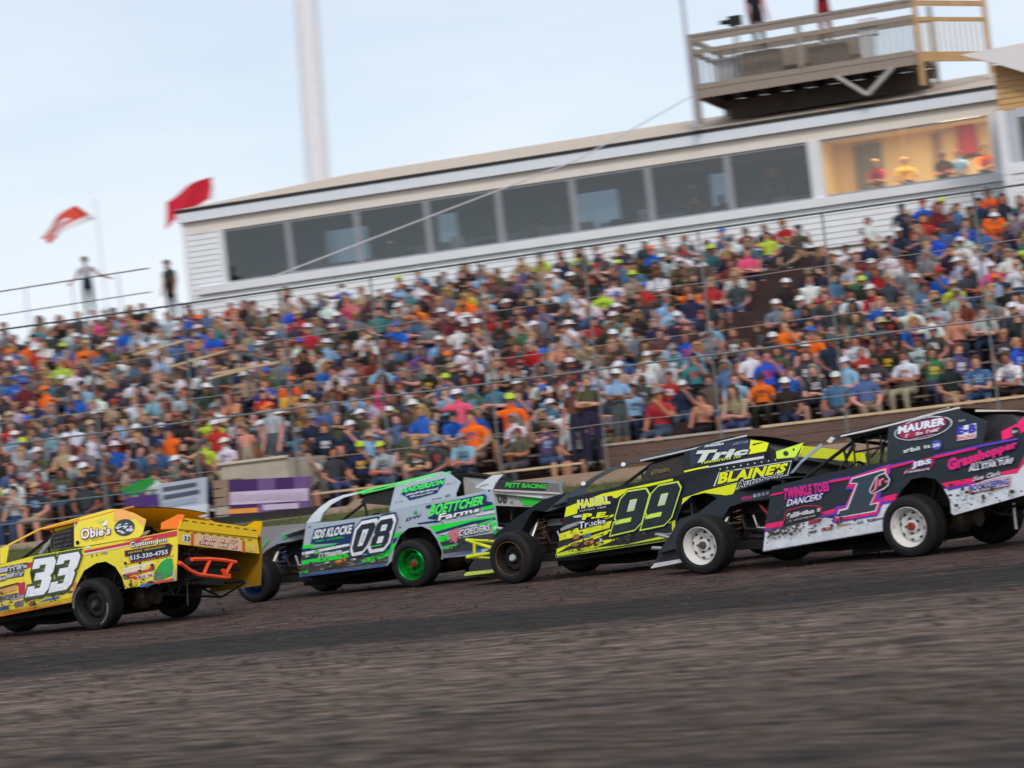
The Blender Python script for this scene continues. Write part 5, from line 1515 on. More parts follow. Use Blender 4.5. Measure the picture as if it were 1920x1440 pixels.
# ------------------------------------------------------------------ number 99, black and fluorescent yellow
BLK, FLUO, LIME = (22, 28, 36), (232, 238, 20), (206, 240, 90)
c99 = Car('race_car', 'black race car number 99 with fluorescent yellow stripes and black front wheel', (1.41, 34.32), 31.0, BLK, LIME, 0.25)
chassis(c99, dict(deck=(50, 54, 58), hood=BLK, roof=(60, 66, 72), roof_edge=(196, 200, 204), alu=True, red=True))
side_top = E((226, 690), (830, 550), (1250, 480)) + G((385, 446), (800, 385), (1100, 340), (1335, 330), (1302, 500), (1290, 640), (1270, 740), (900, 800))
pan = side_top + G((760, 760), (700, 690), (640, 650), (560, 625), (450, 650), (380, 712)) + E((1290, 860), (1272, 962), (1270, 1085), (110, 1262), (160, 1020))
p99 = c99.panel('side_panel', pan, BLK, rcol=(196, 200, 30))
s99 = c99.panel('sail_panel', G((385, 236), (600, 178), (800, 130), (960, 150), (1124, 186), (1080, 322), (1090, 342), (800, 386), (386, 440)), BLK, rcol=(40, 44, 50))
c99.panel('windshield_post', E((212, 690), (245, 640), (320, 590), (480, 480), (640, 400), (845, 328), (850, 346), (650, 432), (490, 520), (400, 590), (440, 640), (300, 680)), (62, 72, 82))
for (x, y) in ((385, 548), (770, 362)):
    c99.ell(E((x, y))[0], 4.6, 3.8, -20, (220, 224, 230), p99, 4, name='decal_dot')
c99.panel('roof_visor', E((845, 328), (1350, 190), (1352, 215), (900, 335)), (66, 72, 78), both=False)
nose(c99, E5((405, 805), (445, 745), (640, 592), (830, 455), (1000, 350), (1290, 268), (1255, 432), (1030, 498), (880, 482), (800, 600), (735, 725), (600, 790)), BLK, w=.55)
o = c99.panel('hood_flare', E5((1015, 500), (1250, 300), (1292, 268), (1257, 432)), (74, 84, 94), y=.60, both=False)
window_net(c99, E((1000, 372), (1335, 275), (1350, 300), (1352, 465), (900, 545), (930, 480)), (52, 46, 44))
o = [x for x in c99.root.children if x.name.startswith('window_net')][0]
c99.scrib(E((1020, 470), (1200, 430), (1200, 395), (1020, 420)), 9, (120, 110, 60), o, -9)
def liv99():
    d = lambda pts, col, l=1, p=p99: c99.dec(pts, col, p, l)
    Y = FLUO
    d(E((218, 776), (332, 732), (322, 836), (200, 872)), Y, 2)
    d(E((425, 700), (560, 648), (780, 600), (1245, 500), (1250, 520), (800, 625), (700, 690), (600, 668)), Y, 2)
    d(E((150, 1035), (330, 975), (340, 1000), (655, 905), (635, 975), (380, 1045), (150, 1100)), Y, 2)
    d(E((560, 870), (680, 845), (670, 865), (600, 890)), Y, 2)
    d(E((128, 1180), (270, 1120), (650, 985), (640, 1010), (430, 1085), (250, 1150), (120, 1222)), Y, 2)
    d(E((470, 1060), (640, 1010), (600, 1040), (480, 1090)), Y, 2)
    d(E((440, 1150), (540, 1100), (720, 1075), (660, 1105), (500, 1165), (300, 1200)), Y, 2)
    d(E((120, 1225), (300, 1175), (500, 1165), (800, 1135), (1180, 1045), (1265, 1000), (1268, 1060), (800, 1140), (130, 1250)), (206, 222, 40), 1)
    d(E((160, 985), (220, 950), (360, 905), (345, 940), (165, 1008)), (150, 152, 154), 2)
    d(E((280, 862), (370, 846), (380, 870), (300, 878)), (196, 204, 210), 3)
    for k in range(14):
        x = 830 + k * 31; y = 992 - k * 6
        d(E((x, y), (x + 20, y - 8), (x + 24, y + 6), (x + 6, y + 14)), Y, 2)
    d(E((1235, 920), (1268, 900), (1268, 1040), (1240, 1050)), (200, 210, 40), 2)
    d(E((330, 795), (340, 700), (420, 690), (660, 665), (700, 730), (640, 760), (340, 815)), (30, 34, 40), 3)
    c99.txt('HABERL', E((335, 785), (640, 735), (632, 672), (335, 715)), Y, p99, 6, .04, (226, 230, 234), .055)
    c99.scrib(E((350, 820), (610, 778), (610, 764), (350, 806)), 12, (196, 204, 214), p99, 4, seed=1)
    c99.txt('P.E.', E((385, 893), (620, 865), (640, 820), (395, 842)), Y, p99, 6, .06, (40, 46, 52), .07)
    c99.txt('Trucks', E((345, 985), (600, 925), (600, 885), (345, 920)), (226, 232, 238), p99, 6, .02, (70, 84, 100), .06)
    c99.ell(E((315, 1060))[0], 7, 5, -15, (170, 110, 70), p99, 4)
    c99.ell(E((425, 1050))[0], 8, 3.5, -15, (86, 110, 176), p99, 4)
    c99.ell(E((440, 1115))[0], 10, 4, -12, (206, 130, 60), p99, 4)
    c99.ell(E((545, 1095))[0], 5, 4, 0, (214, 220, 226), p99, 4)
    c99.ell(E((305, 1135))[0], 9, 4, -12, (150, 120, 60), p99, 4)
    q1 = E((672, 1020), (925, 962), (1020, 615), (775, 655))
    q2 = E((965, 965), (1210, 915), (1325, 552), (1075, 600))
    for q in (q1, q2):
        c99.num('9', q, (30, 39, 48), p99, 9, ((.125, (26, 30, 36)), (.10, LIME), (.055, (34, 40, 46))))
        qq = quad_map(np.array(q), np.array([(.36, .5), (.64, .5), (.64, .82), (.36, .82), (0, .2), (.62, .2), (.62, .32), (.12, .32)]))
        d([tuple(x) for x in qq[:4]], LIME, 10)
        m = qq[:4].mean(0)
        d([tuple(m + (x - m) * .78) for x in qq[:4]], (198, 206, 216), 11)
        d([tuple(x) for x in qq[4:]], LIME, 10)
    # quarter
    d(G((380, 710), (365, 725), (375, 670), (560, 605), (850, 535), (830, 600), (800, 650), (560, 622), (450, 648)), Y, 2)
    c99.txt("BLAINE'S", G((690, 540), (1258, 440), (1296, 362), (712, 446)), Y, p99, 6, .05, (30, 34, 40), .06)
    d(G((640, 565), (690, 440), (1325, 340), (1290, 470), (1240, 480)), (214, 220, 226), 2)
    d(G((656, 560), (698, 448), (1318, 348), (1284, 462), (1230, 474)), (36, 44, 52), 3)
    c99.txt('Autobody', G((850, 605), (1240, 500), (1250, 440), (870, 520)), (34, 42, 50), p99, 8, .02, (222, 226, 230), .07)
    d(G((390, 438), (1082, 322), (1080, 300), (900, 330)), (200, 206, 216), 2, s99)
    d(G((388, 445), (600, 396), (600, 384), (388, 430)), Y, 3, s99)
    d(G((965, 160), (1065, 172), (1124, 188), (1100, 260), (930, 290), (950, 262), (960, 210)), Y, 2, s99)
    d(G((985, 196), (1075, 178), (1068, 186), (985, 210)), BLK, 3, s99)
    d(G((440, 260), (560, 200), (960, 165), (965, 210), (930, 290), (880, 320), (440, 390)), (38, 50, 70), 1, s99)
    c99.scrib(G((560, 228), (730, 205), (740, 180), (580, 204)), 5, (206, 214, 222), s99, 3, seed=5, fill=.9)
    c99.scrib(G((810, 210), (950, 186), (950, 160), (820, 182)), 6, (120, 140, 180), s99, 3, seed=6)
    c99.txt('Tric', G((462, 362), (920, 285), (952, 230), (520, 262)), (206, 216, 210), s99, 5, .06, (40, 48, 56), .06)
    c99.scrib(G((545, 372), (890, 312), (890, 292), (545, 350)), 16, (226, 232, 60), s99, 6, seed=7)
    rivets(c99, along(G((700, 416))[0], G((1180, 335))[0], 9), p99, (196, 200, 204), .012)
liv99()
c99.panel('rocker_strip', E((110, 1232), (600, 1165), (1268, 1062), (1268, 1088), (600, 1190), (112, 1264)), paint((200, 232, 96), 0.36, 0.12), both=False, thick=0.05)
c99.panel('end_plate', G((1184, 262), (1425, 184), (1350, 312), (1190, 326)), (206, 238, 70), rcol=FLUO)
o = [x for x in c99.root.children if x.name.startswith('end_plate')][0]
c99.ell(G((1272, 278))[0], 5, 4.5, 0, (40, 50, 56), o, 2)
c99.ell(G((1340, 244))[0], 2, 2, 0, (40, 50, 56), o, 2)
XR9 = c99.L(G((1335, 330)))[0].x - .01
g4 = crop(2.743, 1220, 740)
rear_plate(c99, 'spoiler', g4((785, 262), (1100, 300), (1110, 348), (765, 318)), FLUO, XR9)
rear_plate(c99, 'bumper_cover', g4((765, 322), (1105, 352), (1100, 440), (745, 400)), (40, 44, 50), XR9 + .01)
c99.pipe('rear_bumper', c99.on_rear(g4((745, 470), (1000, 500)), XR9 - .1), .026, FLUO)
MB().prism([BT(-2.0, .6, 1.12), BT(-2.6, .6, 1.16), BT(-2.6, -.6, 1.16), BT(-2.0, -.6, 1.12)], [BT(-1.98, .42, 1.50), BT(-2.1, .42, 1.42), BT(-2.1, -.42, 1.42), BT(-1.98, -.42, 1.50)]).build('rear_shroud', c99.paint((34, 36, 40)), c99.root, local=True)
YB = (232, 240, 30)
def f5(pts, y=.45): return c99.L(E5(*pts), y=y)
fb = c99.pipe('front_bumper', f5(((350, 842), (92, 830), (130, 842), (382, 922))), .022, YB)
c99.pipe('bumper_bar', f5(((186, 865), (184, 1010))), .022, YB, parent=fb)
c99.pipe('bumper_bar', f5(((366, 986), (200, 1012), (100, 1032))), .022, YB, parent=fb)
a = f5(((92, 830), (100, 1032)))
for p in a: c99.pipe('bumper_bar', [p, Vector((p.x, -.45, p.z - .1))], .022, YB, parent=fb)
def valance(car, pts, y, col, name):
    a = car.L(pts, y=y); b = [Vector((p.x, -y, p.z - LEAN * 2 * y)) for p in a]
    MB().prism(a, b).build(name, car.paint(col), car.root, local=True)
valance(c99, E5((120, 1150), (185, 1055), (300, 1050), (420, 1050), (410, 1190), (130, 1212)), .45, (38, 46, 54), 'valance')
valance(c99, E5((62, 1234), (95, 1206), (400, 1176), (408, 1212), (70, 1252)), .47, (214, 240, 110), 'valance_lip')
K = dict(col=(22, 22, 24), stripe=(140, 96, 40), hub=(190, 196, 200))
mud(c99, 150, 3)
wheels(c99, dict(lf=K, lr=K, rf=K, rr=K), steer=-6)

# ------------------------------------------------------------------ number 1, dark slate, pink and white
SLT, PINK, PURP, WLO = (33, 42, 51), (250, 22, 112), (104, 62, 196), (220, 226, 234)
c01 = Car('race_car', 'dark grey race car number 1 with pink stripes and white wheels at right', (3.57, 30.25), 39.5, SLT, WHITE, 0.25)
chassis(c01, dict(deck=(44, 48, 54), hood=SLT, roof=(70, 74, 80), roof_edge=(232, 224, 214), red=True))
tail = local_poly(c01, [(-2.86, 1.20), (-2.80, 0.545)])
pan_px = Hh((160, 530), (1000, 332), (1400, 260)) + J((100, 532), (905, 372), (1250, 308))
pan2 = J((690, 1006), (668, 990), (660, 880), (610, 780), (530, 690), (430, 670), (320, 690), (230, 790), (175, 900), (150, 1000)) + Hh((1478, 965), (1470, 992), (60, 1232), (90, 950), (130, 700))
side_solid(c01, 'side_panel', c01.L(pan_px) + tail + c01.L(pan2), SLT, (44, 50, 58))
p01 = [o for o in c01.root.children if o.name.startswith('side_panel')][0]
s01 = c01.panel('sail_panel', J((122, 212), (400, 140), (640, 66), (705, 74), (985, 190), (942, 365), (905, 374), (500, 455), (105, 530), (110, 400)), SLT, rcol=(40, 44, 50))
c01.panel('windshield_bar', G((1308, 452), (1400, 340), (1575, 190), (1579, 220), (1410, 358), (1330, 450)), (150, 162, 180))
c01.panel('windshield_bar', g4((905, 240), (930, 212), (950, 220), (925, 250)), (206, 206, 206), both=False)
c01.panel('roof_visor', g4((925, 215), (1238, 138), (1240, 152), (960, 228)), (48, 52, 58), both=False)
c01.panel('roof_stripe', J((120, 212), (400, 138), (640, 62), (652, 70), (420, 150), (125, 226)), (224, 216, 204), both=False)
def net01():
    for q in (((1012, 225), (1022, 380)), ((1080, 200), (1092, 365)), ((1150, 185), (1160, 350)), ((1208, 175), (1220, 335))):
        c01.pipe('window_bar', [p + Vector((0, -.12, 0)) for p in c01.L(g4(*q))], .013, M_SOOT, 6)
    for q in (((1000, 250), (1210, 205)), ((1010, 300), (1214, 262)), ((930, 395), (1012, 262)), ((1090, 330), (1150, 260), (1200, 200)), ((960, 330), (1020, 230))):
        c01.pipe('window_bar', [p + Vector((0, -.16, 0)) for p in c01.L(g4(*q))], .012, M_SOOT, 6)
    c01.pipe('window_bar', [p + Vector((0, -.08, 0)) for p in c01.L(g4((1015, 225), (1232, 165)))], .03, M_SOOT, 6)
net01()
ns = nose(c01, G((150, 1150), (230, 1040), (345, 850), (500, 800), (690, 655), (880, 620), (1150, 588), (1140, 680), (900, 705), (780, 745), (720, 840), (600, 860), (350, 1100)), (44, 52, 60), w=.55)
valance(c01, G((130, 1232), (165, 1150), (330, 1050), (360, 1050), (362, 1205), (140, 1240)), .45, (40, 48, 58), 'valance')
valance(c01, G((94, 1272), (128, 1236), (370, 1196), (372, 1226), (98, 1280)), .47, (226, 230, 236), 'valance_lip')
c01.pipe('front_bumper', c01.L(G((110, 1104), (340, 1112)), y=.45), .022, M_ALU)
c01.pipe('bumper_bar', c01.L(G((140, 985), (330, 1030)), y=.45), .018, M_ALU)
c01.pipe('bumper_bar', c01.L(G((300, 925), (350, 950), (330, 1030)), y=.45), .016, M_ALU)
for q in ((110, 1104), (140, 985)):
    p = c01.L(G(q), y=.45)[0]
    c01.pipe('bumper_bar', [p, Vector((p.x, -.45, p.z - .1))], .02, M_ALU)
o = c01.panel('fender_print', G((885, 660), (990, 640), (1150, 585), (1140, 665), (895, 700)), (72, 74, 84), y=.565, both=False)
for q, col in ((G((890, 690), (985, 672), (985, 640), (890, 656)), (206, 40, 120)), (G((992, 668), (1140, 636), (1140, 600), (992, 630)), (196, 200, 214))):
    sh = c01.L(quad_map(np.array(q), text_shape('KEV' if col[1] == 40 else 'LOGS', .04)[0]), .01, .565) if False else None
    n = 4
    for k in range(n):
        a = quad_map(np.array(q), np.array([(k / n, .1), ((k + .7) / n, .1), ((k + .7) / n, .9), (k / n, .9)]))
        MB().add(c01.L(a, .012, .565), [(0, 1, 2, 3)]).build('print', c01.paint(col), o, local=True, fix=False)
def liv01():
    d = lambda pts, col, l=1, p=p01: c01.dec(pts, col, p, l)
    Pk, Pu = PINK, PURP
    # white lower body
    d(Hh((86, 1022), (290, 978), (700, 862), (830, 880), (1300, 800), (1380, 705), (1490, 680), (1470, 800), (1476, 962), (1468, 988), (64, 1226)), WLO, 1)
    a = c01.L(J((606, 775), (850, 735), (1110, 650), (1250, 625)), .004) + [v + Vector((0, .004, 0)) for v in local_poly(c01, [(-2.83, .90), (-2.80, .55)])] + c01.L(J((692, 1002), (670, 985), (662, 880), (640, 830)), .004)
    MB().add(a, [tuple(range(len(a)))]).build('stripe', c01.paint(WLO), p01, local=True, fix=False)
    # pink and purple bands
    d(Hh((96, 936), (290, 900), (280, 958), (86, 992)), Pk, 3); d(Hh((86, 992), (280, 958), (290, 978), (82, 1022)), Pu, 2)
    d(Hh((690, 812), (865, 762), (850, 806), (690, 850)), Pk, 3); d(Hh((690, 850), (850, 806), (845, 830), (695, 878)), Pu, 2)
    d(Hh((1370, 640), (1515, 606), (1495, 678), (1362, 690)), Pk, 3); d(Hh((1355, 692), (1495, 680), (1490, 702), (1350, 726)), Pu, 2)
    d(J((588, 724), (870, 676), (880, 715), (628, 764)), Pk, 3); d(J((628, 764), (880, 715), (880, 735), (640, 790)), Pu, 2)
    a = c01.L(J((1100, 628), (1260, 592)), .012) + [v + Vector((0, .012, 0)) for v in local_poly(c01, [(-2.85, 1.02), (-2.84, .95)])] + c01.L(J((1250, 632), (1105, 654)), .012)
    MB().add(a, [tuple(range(len(a)))]).build('stripe', c01.paint(Pk), p01, local=True, fix=False)
    d(Hh((152, 612), (285, 588), (285, 604), (146, 634)), Pk, 3)
    d(Hh((780, 470), (1010, 430), (1010, 450), (790, 490)), Pk, 3); d(Hh((770, 462), (1010, 416), (1010, 430), (780, 470)), Pu, 2)
    d(Hh((1440, 312), (1700, 250), (1700, 268), (1440, 338)), Pk, 3); d(Hh((1440, 296), (1700, 238), (1700, 250), (1440, 312)), Pu, 2)
    d(J((510, 492), (890, 412), (890, 428), (515, 512)), Pk, 3); d(J((520, 480), (910, 392), (910, 410), (520, 494)), Pu, 2)
    d(J((905, 392), (1250, 330), (1250, 345), (905, 415)), Pu, 2)
    # big 1
    d(Hh((958, 562), (965, 540), (985, 520), (1005, 428), (1440, 284), (1452, 310), (1440, 382), (1330, 640), (1375, 660), (1330, 800), (1300, 848), (820, 925), (815, 905), (858, 745), (958, 730), (1044, 560)), Pu, 3)
    d(Hh((978, 545), (1022, 430), (1438, 300), (1424, 376), (1270, 690), (1352, 668), (1304, 826), (842, 905), (882, 770), (962, 752), (1060, 528)), Pk, 4)
    d(Hh((1008, 500), (1030, 440), (1402, 335), (1394, 385), (1236, 720), (1326, 698), (1288, 800), (860, 872), (892, 785), (976, 762), (1082, 500)), (236, 238, 242), 5)
    d(Hh((1022, 490), (1040, 450), (1388, 350), (1382, 388), (1222, 732), (1310, 712), (1280, 788), (876, 858), (902, 796), (988, 774), (1100, 488)), (50, 66, 80), 6)
    d(Hh((1225, 560), (1290, 430), (1330, 400), (1400, 380), (1448, 450), (1430, 520), (1390, 555), (1260, 612), (1230, 600)), (226, 228, 234), 7)
    d(Hh((1238, 560), (1298, 440), (1335, 410), (1395, 392), (1436, 452), (1420, 512), (1380, 544), (1262, 600), (1240, 590)), (28, 26, 32), 8)
    c01.txt('Jr.', Hh((1255, 590), (1430, 500), (1400, 395), (1290, 455)), (246, 120, 160), p01, 9, .04)
    # sponsor names
    c01.txt('TWINKLE TOES', Hh((295, 668), (785, 572), (775, 478), (300, 560)), (244, 30, 110), p01, 5, .03, Pu, .05)
    c01.txt('DANCERS', Hh((328, 745), (690, 668), (722, 600), (345, 672)), (240, 240, 246), p01, 5, .01, Pu, .045)
    pts = [(300, 900), (310, 820), (340, 790), (500, 745), (640, 738), (700, 760), (690, 820)]
    mbx = MB().tube(c01.L(Hh(*pts), .012), .006, 5).build('print', c01.paint((220, 40, 90)), p01, local=True)
    c01.scrib(Hh((330, 880), (690, 800), (690, 760), (335, 820)), 11, (232, 234, 238), p01, 5, seed=2, fill=.9)
    c01.scrib(Hh((330, 920), (640, 850), (640, 830), (335, 898)), 14, (190, 194, 200), p01, 5, seed=3)
    d(Hh((560, 900), (690, 870), (690, 912), (560, 945)), (170, 36, 74), 4)
    # mud thrown up from the front wheel, and the small stickers
    rr = random.Random(6)
    for k in range(46):
        x = 110 + abs(rr.gauss(0, 1)) * 210; y = 1060 - (x - 100) * .19 + rr.gauss(0, 34)
        if x > 760: continue
        w, h = rr.uniform(6, 20), rr.uniform(14, 46)
        yy = min(y, 1115 - (x - 100) * .175)
        d(Hh((x, yy), (x + w, yy - h * .4), (x + w * .8, yy - h), (x - w * .3, yy - h * .6)), rr.choice(((86, 84, 84), (112, 110, 112), (70, 68, 70))), 3, p01)
    for (x, y, w, h, col) in ((605, 1022, 44, 26, (60, 52, 30)), (762, 990, 62, 34, (190, 50, 74)), (948, 946, 74, 24, (206, 140, 50)), (1118, 918, 34, 26, (120, 124, 134)), (1245, 895, 40, 28, (110, 80, 140)), (1330, 880, 56, 22, (84, 88, 98))):
        d(Hh((x - w, y + h * .6), (x + w, y + h * .6 - w * .36), (x + w, y - h * .9 - w * .02), (x - w, y - h * .4 + w * .1)), col, 4)
        c01.scrib(Hh((x - w * .8, y + h * .3), (x + w * .8, y + h * .3 - w * .28), (x + w * .8, y - h * .4 - w * .1), (x - w * .8, y - h * .2 + w * .06)), 4, (232, 214, 190) if col[2] < 100 else (210, 214, 222), p01, 5, seed=int(x))
    # sail
    cx, cy = 427, 246
    c01.ell(J((cx, cy))[0], 55.5, 19.5, -13, (222, 226, 236), s01, 2, 32)
    c01.ell(J((cx, cy))[0], 53.5, 17.8, -13, (34, 40, 58), s01, 3, 32)
    d(J((205, 300), (230, 215), (615, 140), (630, 200), (560, 270), (260, 340)), (160, 36, 70), 4, s01)
    c01.txt('MAURER', J((218, 292), (612, 212), (618, 152), (222, 232)), (236, 238, 244), s01, 6, .05, (70, 60, 150), .05)
    c01.scrib(J((250, 335), (580, 265), (580, 238), (250, 304)), 11, (232, 214, 224), s01, 6, seed=3, fill=.9)
    c01.scrib(J((280, 190), (520, 140), (520, 124), (282, 172)), 9, (206, 210, 222), s01, 6, seed=4)
    c01.scrib(J((330, 350), (540, 300), (540, 286), (330, 334)), 9, (206, 160, 190), s01, 6, seed=5)
    c01.scrib(J((262, 462), (498, 412), (492, 380), (258, 428)), 8, (224, 228, 234), s01, 4, seed=6)
    c01.ell(J((545, 392))[0], 9.4, 9.4, 0, (70, 74, 170), s01, 3)
    c01.txt('20', J((515, 412), (572, 402), (572, 374), (517, 384)), (236, 238, 244), s01, 5, .03)
    d(J((722, 235), (885, 200), (890, 275), (885, 330), (722, 355)), (224, 228, 234), 2, s01)
    c01.txt('E-B', J((730, 296), (882, 276), (885, 210), (732, 234)), (56, 46, 176), s01, 4, .06)
    c01.txt('RACING', J((728, 346), (880, 322), (882, 294), (728, 314)), (216, 60, 84), s01, 4, .03)
    c01.scrib(J((740, 190), (796, 184), (796, 166), (740, 170)), 4, (196, 200, 208), s01, 3, seed=7)
    # rear quarter
    c01.txt('JBS', J((338, 598), (500, 560), (500, 512), (342, 540)), (236, 238, 246), p01, 6, .05, (60, 50, 160), .07)
    d(J((250, 655), (280, 605), (330, 590), (330, 555), (400, 520), (520, 490), (525, 540), (495, 590), (330, 620)), (220, 36, 100), 3)
    d(J((262, 650), (288, 612), (336, 598), (338, 560), (405, 526), (512, 500), (515, 536), (488, 582), (330, 612)), (36, 42, 66), 4)
    c01.scrib(J((270, 640), (490, 605), (490, 588), (275, 618)), 9, (220, 224, 232), p01, 5, seed=8)
    c01.txt('Grasshopper', J((655, 640), (1245, 425), (1240, 352), (650, 520)), (248, 34, 112), p01, 6, .05, (70, 44, 150), .06)
    c01.scrib(J((850, 572), (1180, 500), (1180, 482), (850, 550)), 20, (220, 222, 230), p01, 5, seed=9)
    c01.txt('ALL STAR TURF', J((832, 622), (1215, 545), (1215, 502), (835, 575)), (236, 236, 240), p01, 6, .03, (66, 54, 140), .05)
    c01.txt('Sue', J((865, 705), (955, 685), (968, 644), (880, 662)), (232, 226, 232), p01, 6, .02, (30, 30, 40), .06)
    c01.txt('Clark', J((980, 680), (1100, 652), (1110, 612), (992, 638)), (232, 226, 232), p01, 6, .02, (30, 30, 40), .06)
    d(J((826, 735), (1192, 660), (1190, 745), (830, 818)), (210, 44, 66), 4)
    d(J((834, 740), (1184, 668), (1182, 740), (838, 808)), (222, 226, 236), 5)
    c01.txt('BOOKKEEPING', J((842, 794), (1178, 730), (1178, 678), (842, 742)), (70, 66, 170), p01, 7, .04)
    c01.scrib(J((960, 806), (1180, 766), (1180, 756), (960, 796)), 14, (90, 90, 100), p01, 5, seed=10)
    rivets(c01, along(J((735, 940))[0], J((1280, 795))[0], 6), p01, (40, 40, 44), .012)
    rivets(c01, along(Hh((110, 1140))[0], Hh((1460, 905))[0], 4), p01, (60, 60, 64), .010)
    rivets(c01, along(J((140, 200))[0], J((620, 72))[0], 18), s01, (40, 40, 40), .010)
liv01()
c01.panel('rocker_strip', Hh((64, 1198), (1470, 966), (1470, 994), (60, 1234)), paint((226, 230, 236), 0.36, 0.12), both=False, thick=0.05)
ep = [p for p in c01.L(J((1105, 272), (1240, 208)))] + local_poly(c01, [(-2.80, 1.37), (-2.88, 1.36), (-2.88, 1.22)]) + [c01.L(J((1115, 352)))[0]]
side_solid(c01, 'end_plate', ep, PINK, (36, 34, 38))
o = [x for x in c01.root.children if x.name.startswith('end_plate')][0]
c01.ell(J((1232, 272))[0], 8.5, 8.5, 0, (30, 34, 40), o, 3)
c01.scrib(J((1208, 288), (1258, 280), (1258, 256), (1208, 264)), 2, (226, 226, 230), o, 5)
MB().prism([BT(-2.0, -.55, 1.12), BT(-2.8, -.78, 1.18), BT(-2.85, -.78, 1.62), BT(-2.5, -.74, 1.68), BT(-2.2, -.66, 1.62)], [BT(-2.0, -.57, 1.12), BT(-2.8, -.80, 1.18), BT(-2.85, -.80, 1.62), BT(-2.5, -.76, 1.68), BT(-2.2, -.68, 1.62)]).build('end_plate', c01.paint((30, 28, 32)), c01.root, local=True)
MB().prism([BT(-2.0, .6, 1.12), BT(-2.75, .7, 1.17), BT(-2.75, -.7, 1.17), BT(-2.0, -.6, 1.12)], [BT(-1.98, .42, 1.50), BT(-2.4, .42, 1.45), BT(-2.4, -.42, 1.45), BT(-1.98, -.42, 1.50)]).build('rear_shroud', c01.paint((34, 33, 36)), c01.root, local=True)
MB().prism([BT(-2.05, .55, 1.505), BT(-2.42, .30, 1.49), BT(-2.42, -.3, 1.49), BT(-2.05, -.55, 1.505)], [BT(-2.05, .55, 1.53), BT(-2.42, .30, 1.50), BT(-2.42, -.3, 1.50), BT(-2.05, -.55, 1.53)]).build('roof_lip', c01.paint((214, 206, 196)), c01.root, local=True)
MB().prism([BT(-2.86, .84, 1.2), BT(-2.86, -.84, 1.2), BT(-2.90, -.8, 1.36), BT(-2.90, .8, 1.36)], [BT(-2.85, .84, 1.2), BT(-2.85, -.84, 1.2), BT(-2.89, -.8, 1.36), BT(-2.89, .8, 1.36)]).build('spoiler', c01.paint(PINK), c01.root, local=True)
c01.pipe('rear_bumper', [BT(-2.9, .8, .6), BT(-3.0, .7, .6), BT(-3.0, -.7, .6), BT(-2.9, -.8, .6)], .026, PINK)
c01.pipe('limit_chain', [p + Vector((0, -.35, 0)) for p in c01.L(J((1065, 920), (1075, 1030), (1090, 1150)))], .014, M_ALU)
W1 = dict(col=(226, 225, 223), hub=(150, 40, 44))
mud(c01, 170, 4)
wheels(c01, dict(lf=dict(col=(226, 225, 223), hub=(84, 70, 66)), lr=dict(W1), rf=dict(col=(40, 40, 42)), rr=dict(col=(40, 40, 42))), steer=3)

# ================================================================== people
def attr_mat(name, prop, rough=0.8, var=0.18, scale=9.0, mode='OBJECT'):
    m, t, b = principled(name)
    at = N(t, 'ShaderNodeAttribute', attribute_type=mode, attribute_name=prop)
    n, _ = noise(t, scale, 3, 0.6)
    r = ramp(t, n.outputs['Fac'], [(0.3, (1 - var,) * 3), (0.7, (1 + var * .5,) * 3)])
    mx = N(t, 'ShaderNodeMix', data_type='RGBA', blend_type='MULTIPLY')
    mx.inputs['Factor'].default_value = 1.0
    t.links.new(at.outputs['Color'], mx.inputs['A']); t.links.new(r.outputs['Color'], mx.inputs['B'])
    t.links.new(mx.outputs['Result'], b.inputs['Base Color'])
    b.inputs['Roughness'].default_value = rough
    b.inputs['Specular IOR Level'].default_value = 0.25
    return m
def shirt_mat():
    m = attr_mat('shirt_cloth', 'shirt')
    t = m.node_tree
    b = t.nodes['Principled BSDF']
    src = b.inputs['Base Color'].links[0].from_socket
    tcn = N(t, 'ShaderNodeTexCoord'); sp = N(t, 'ShaderNodeSeparateXYZ')
    t.links.new(tcn.outputs['Object'], sp.inputs['Vector'])
    def cmp(sock, c, eps):
        n = N(t, 'ShaderNodeMath', operation='COMPARE')
        n.inputs[1].default_value, n.inputs[2].default_value = c, eps
        t.links.new(sock, n.inputs[0]); return n.outputs[0]
    def mul(a, c):
        n = N(t, 'ShaderNodeMath', operation='MULTIPLY')
        t.links.new(a, n.inputs[0]); t.links.new(c, n.inputs[1]); return n.outputs[0]
    nz, _ = noise(t, 26.0, 3, 0.7)
    rr = ramp(t, nz.outputs['Fac'], [(0.46, (0, 0, 0)), (0.54, (1, 1, 1))])
    mask = mul(mul(mul(cmp(sp.outputs['X'], 0, .085), cmp(sp.outputs['Z'], .41, .07)), cmp(sp.outputs['Y'], -.55, .50)), rr.outputs['Color'])
    at = N(t, 'ShaderNodeAttribute', attribute_type='OBJECT', attribute_name='print')
    t.links.new(mixc(t, mask, src, at.outputs['Color']), b.inputs['Base Color'])
    return m
PM = [attr_mat('skin', 'skin', 0.6, 0.10), shirt_mat(), attr_mat('trouser_cloth', 'trousers'), attr_mat('shoe', 'shoes'), plain('eye', (30, 24, 22), 0.4, 0.05)]
HM = attr_mat('hair_or_hat', 'hair', 0.75, 0.2, 14)
CM = attr_mat('crowd_clothes', 'tint', 0.8, 0.15, 9, 'GEOMETRY')

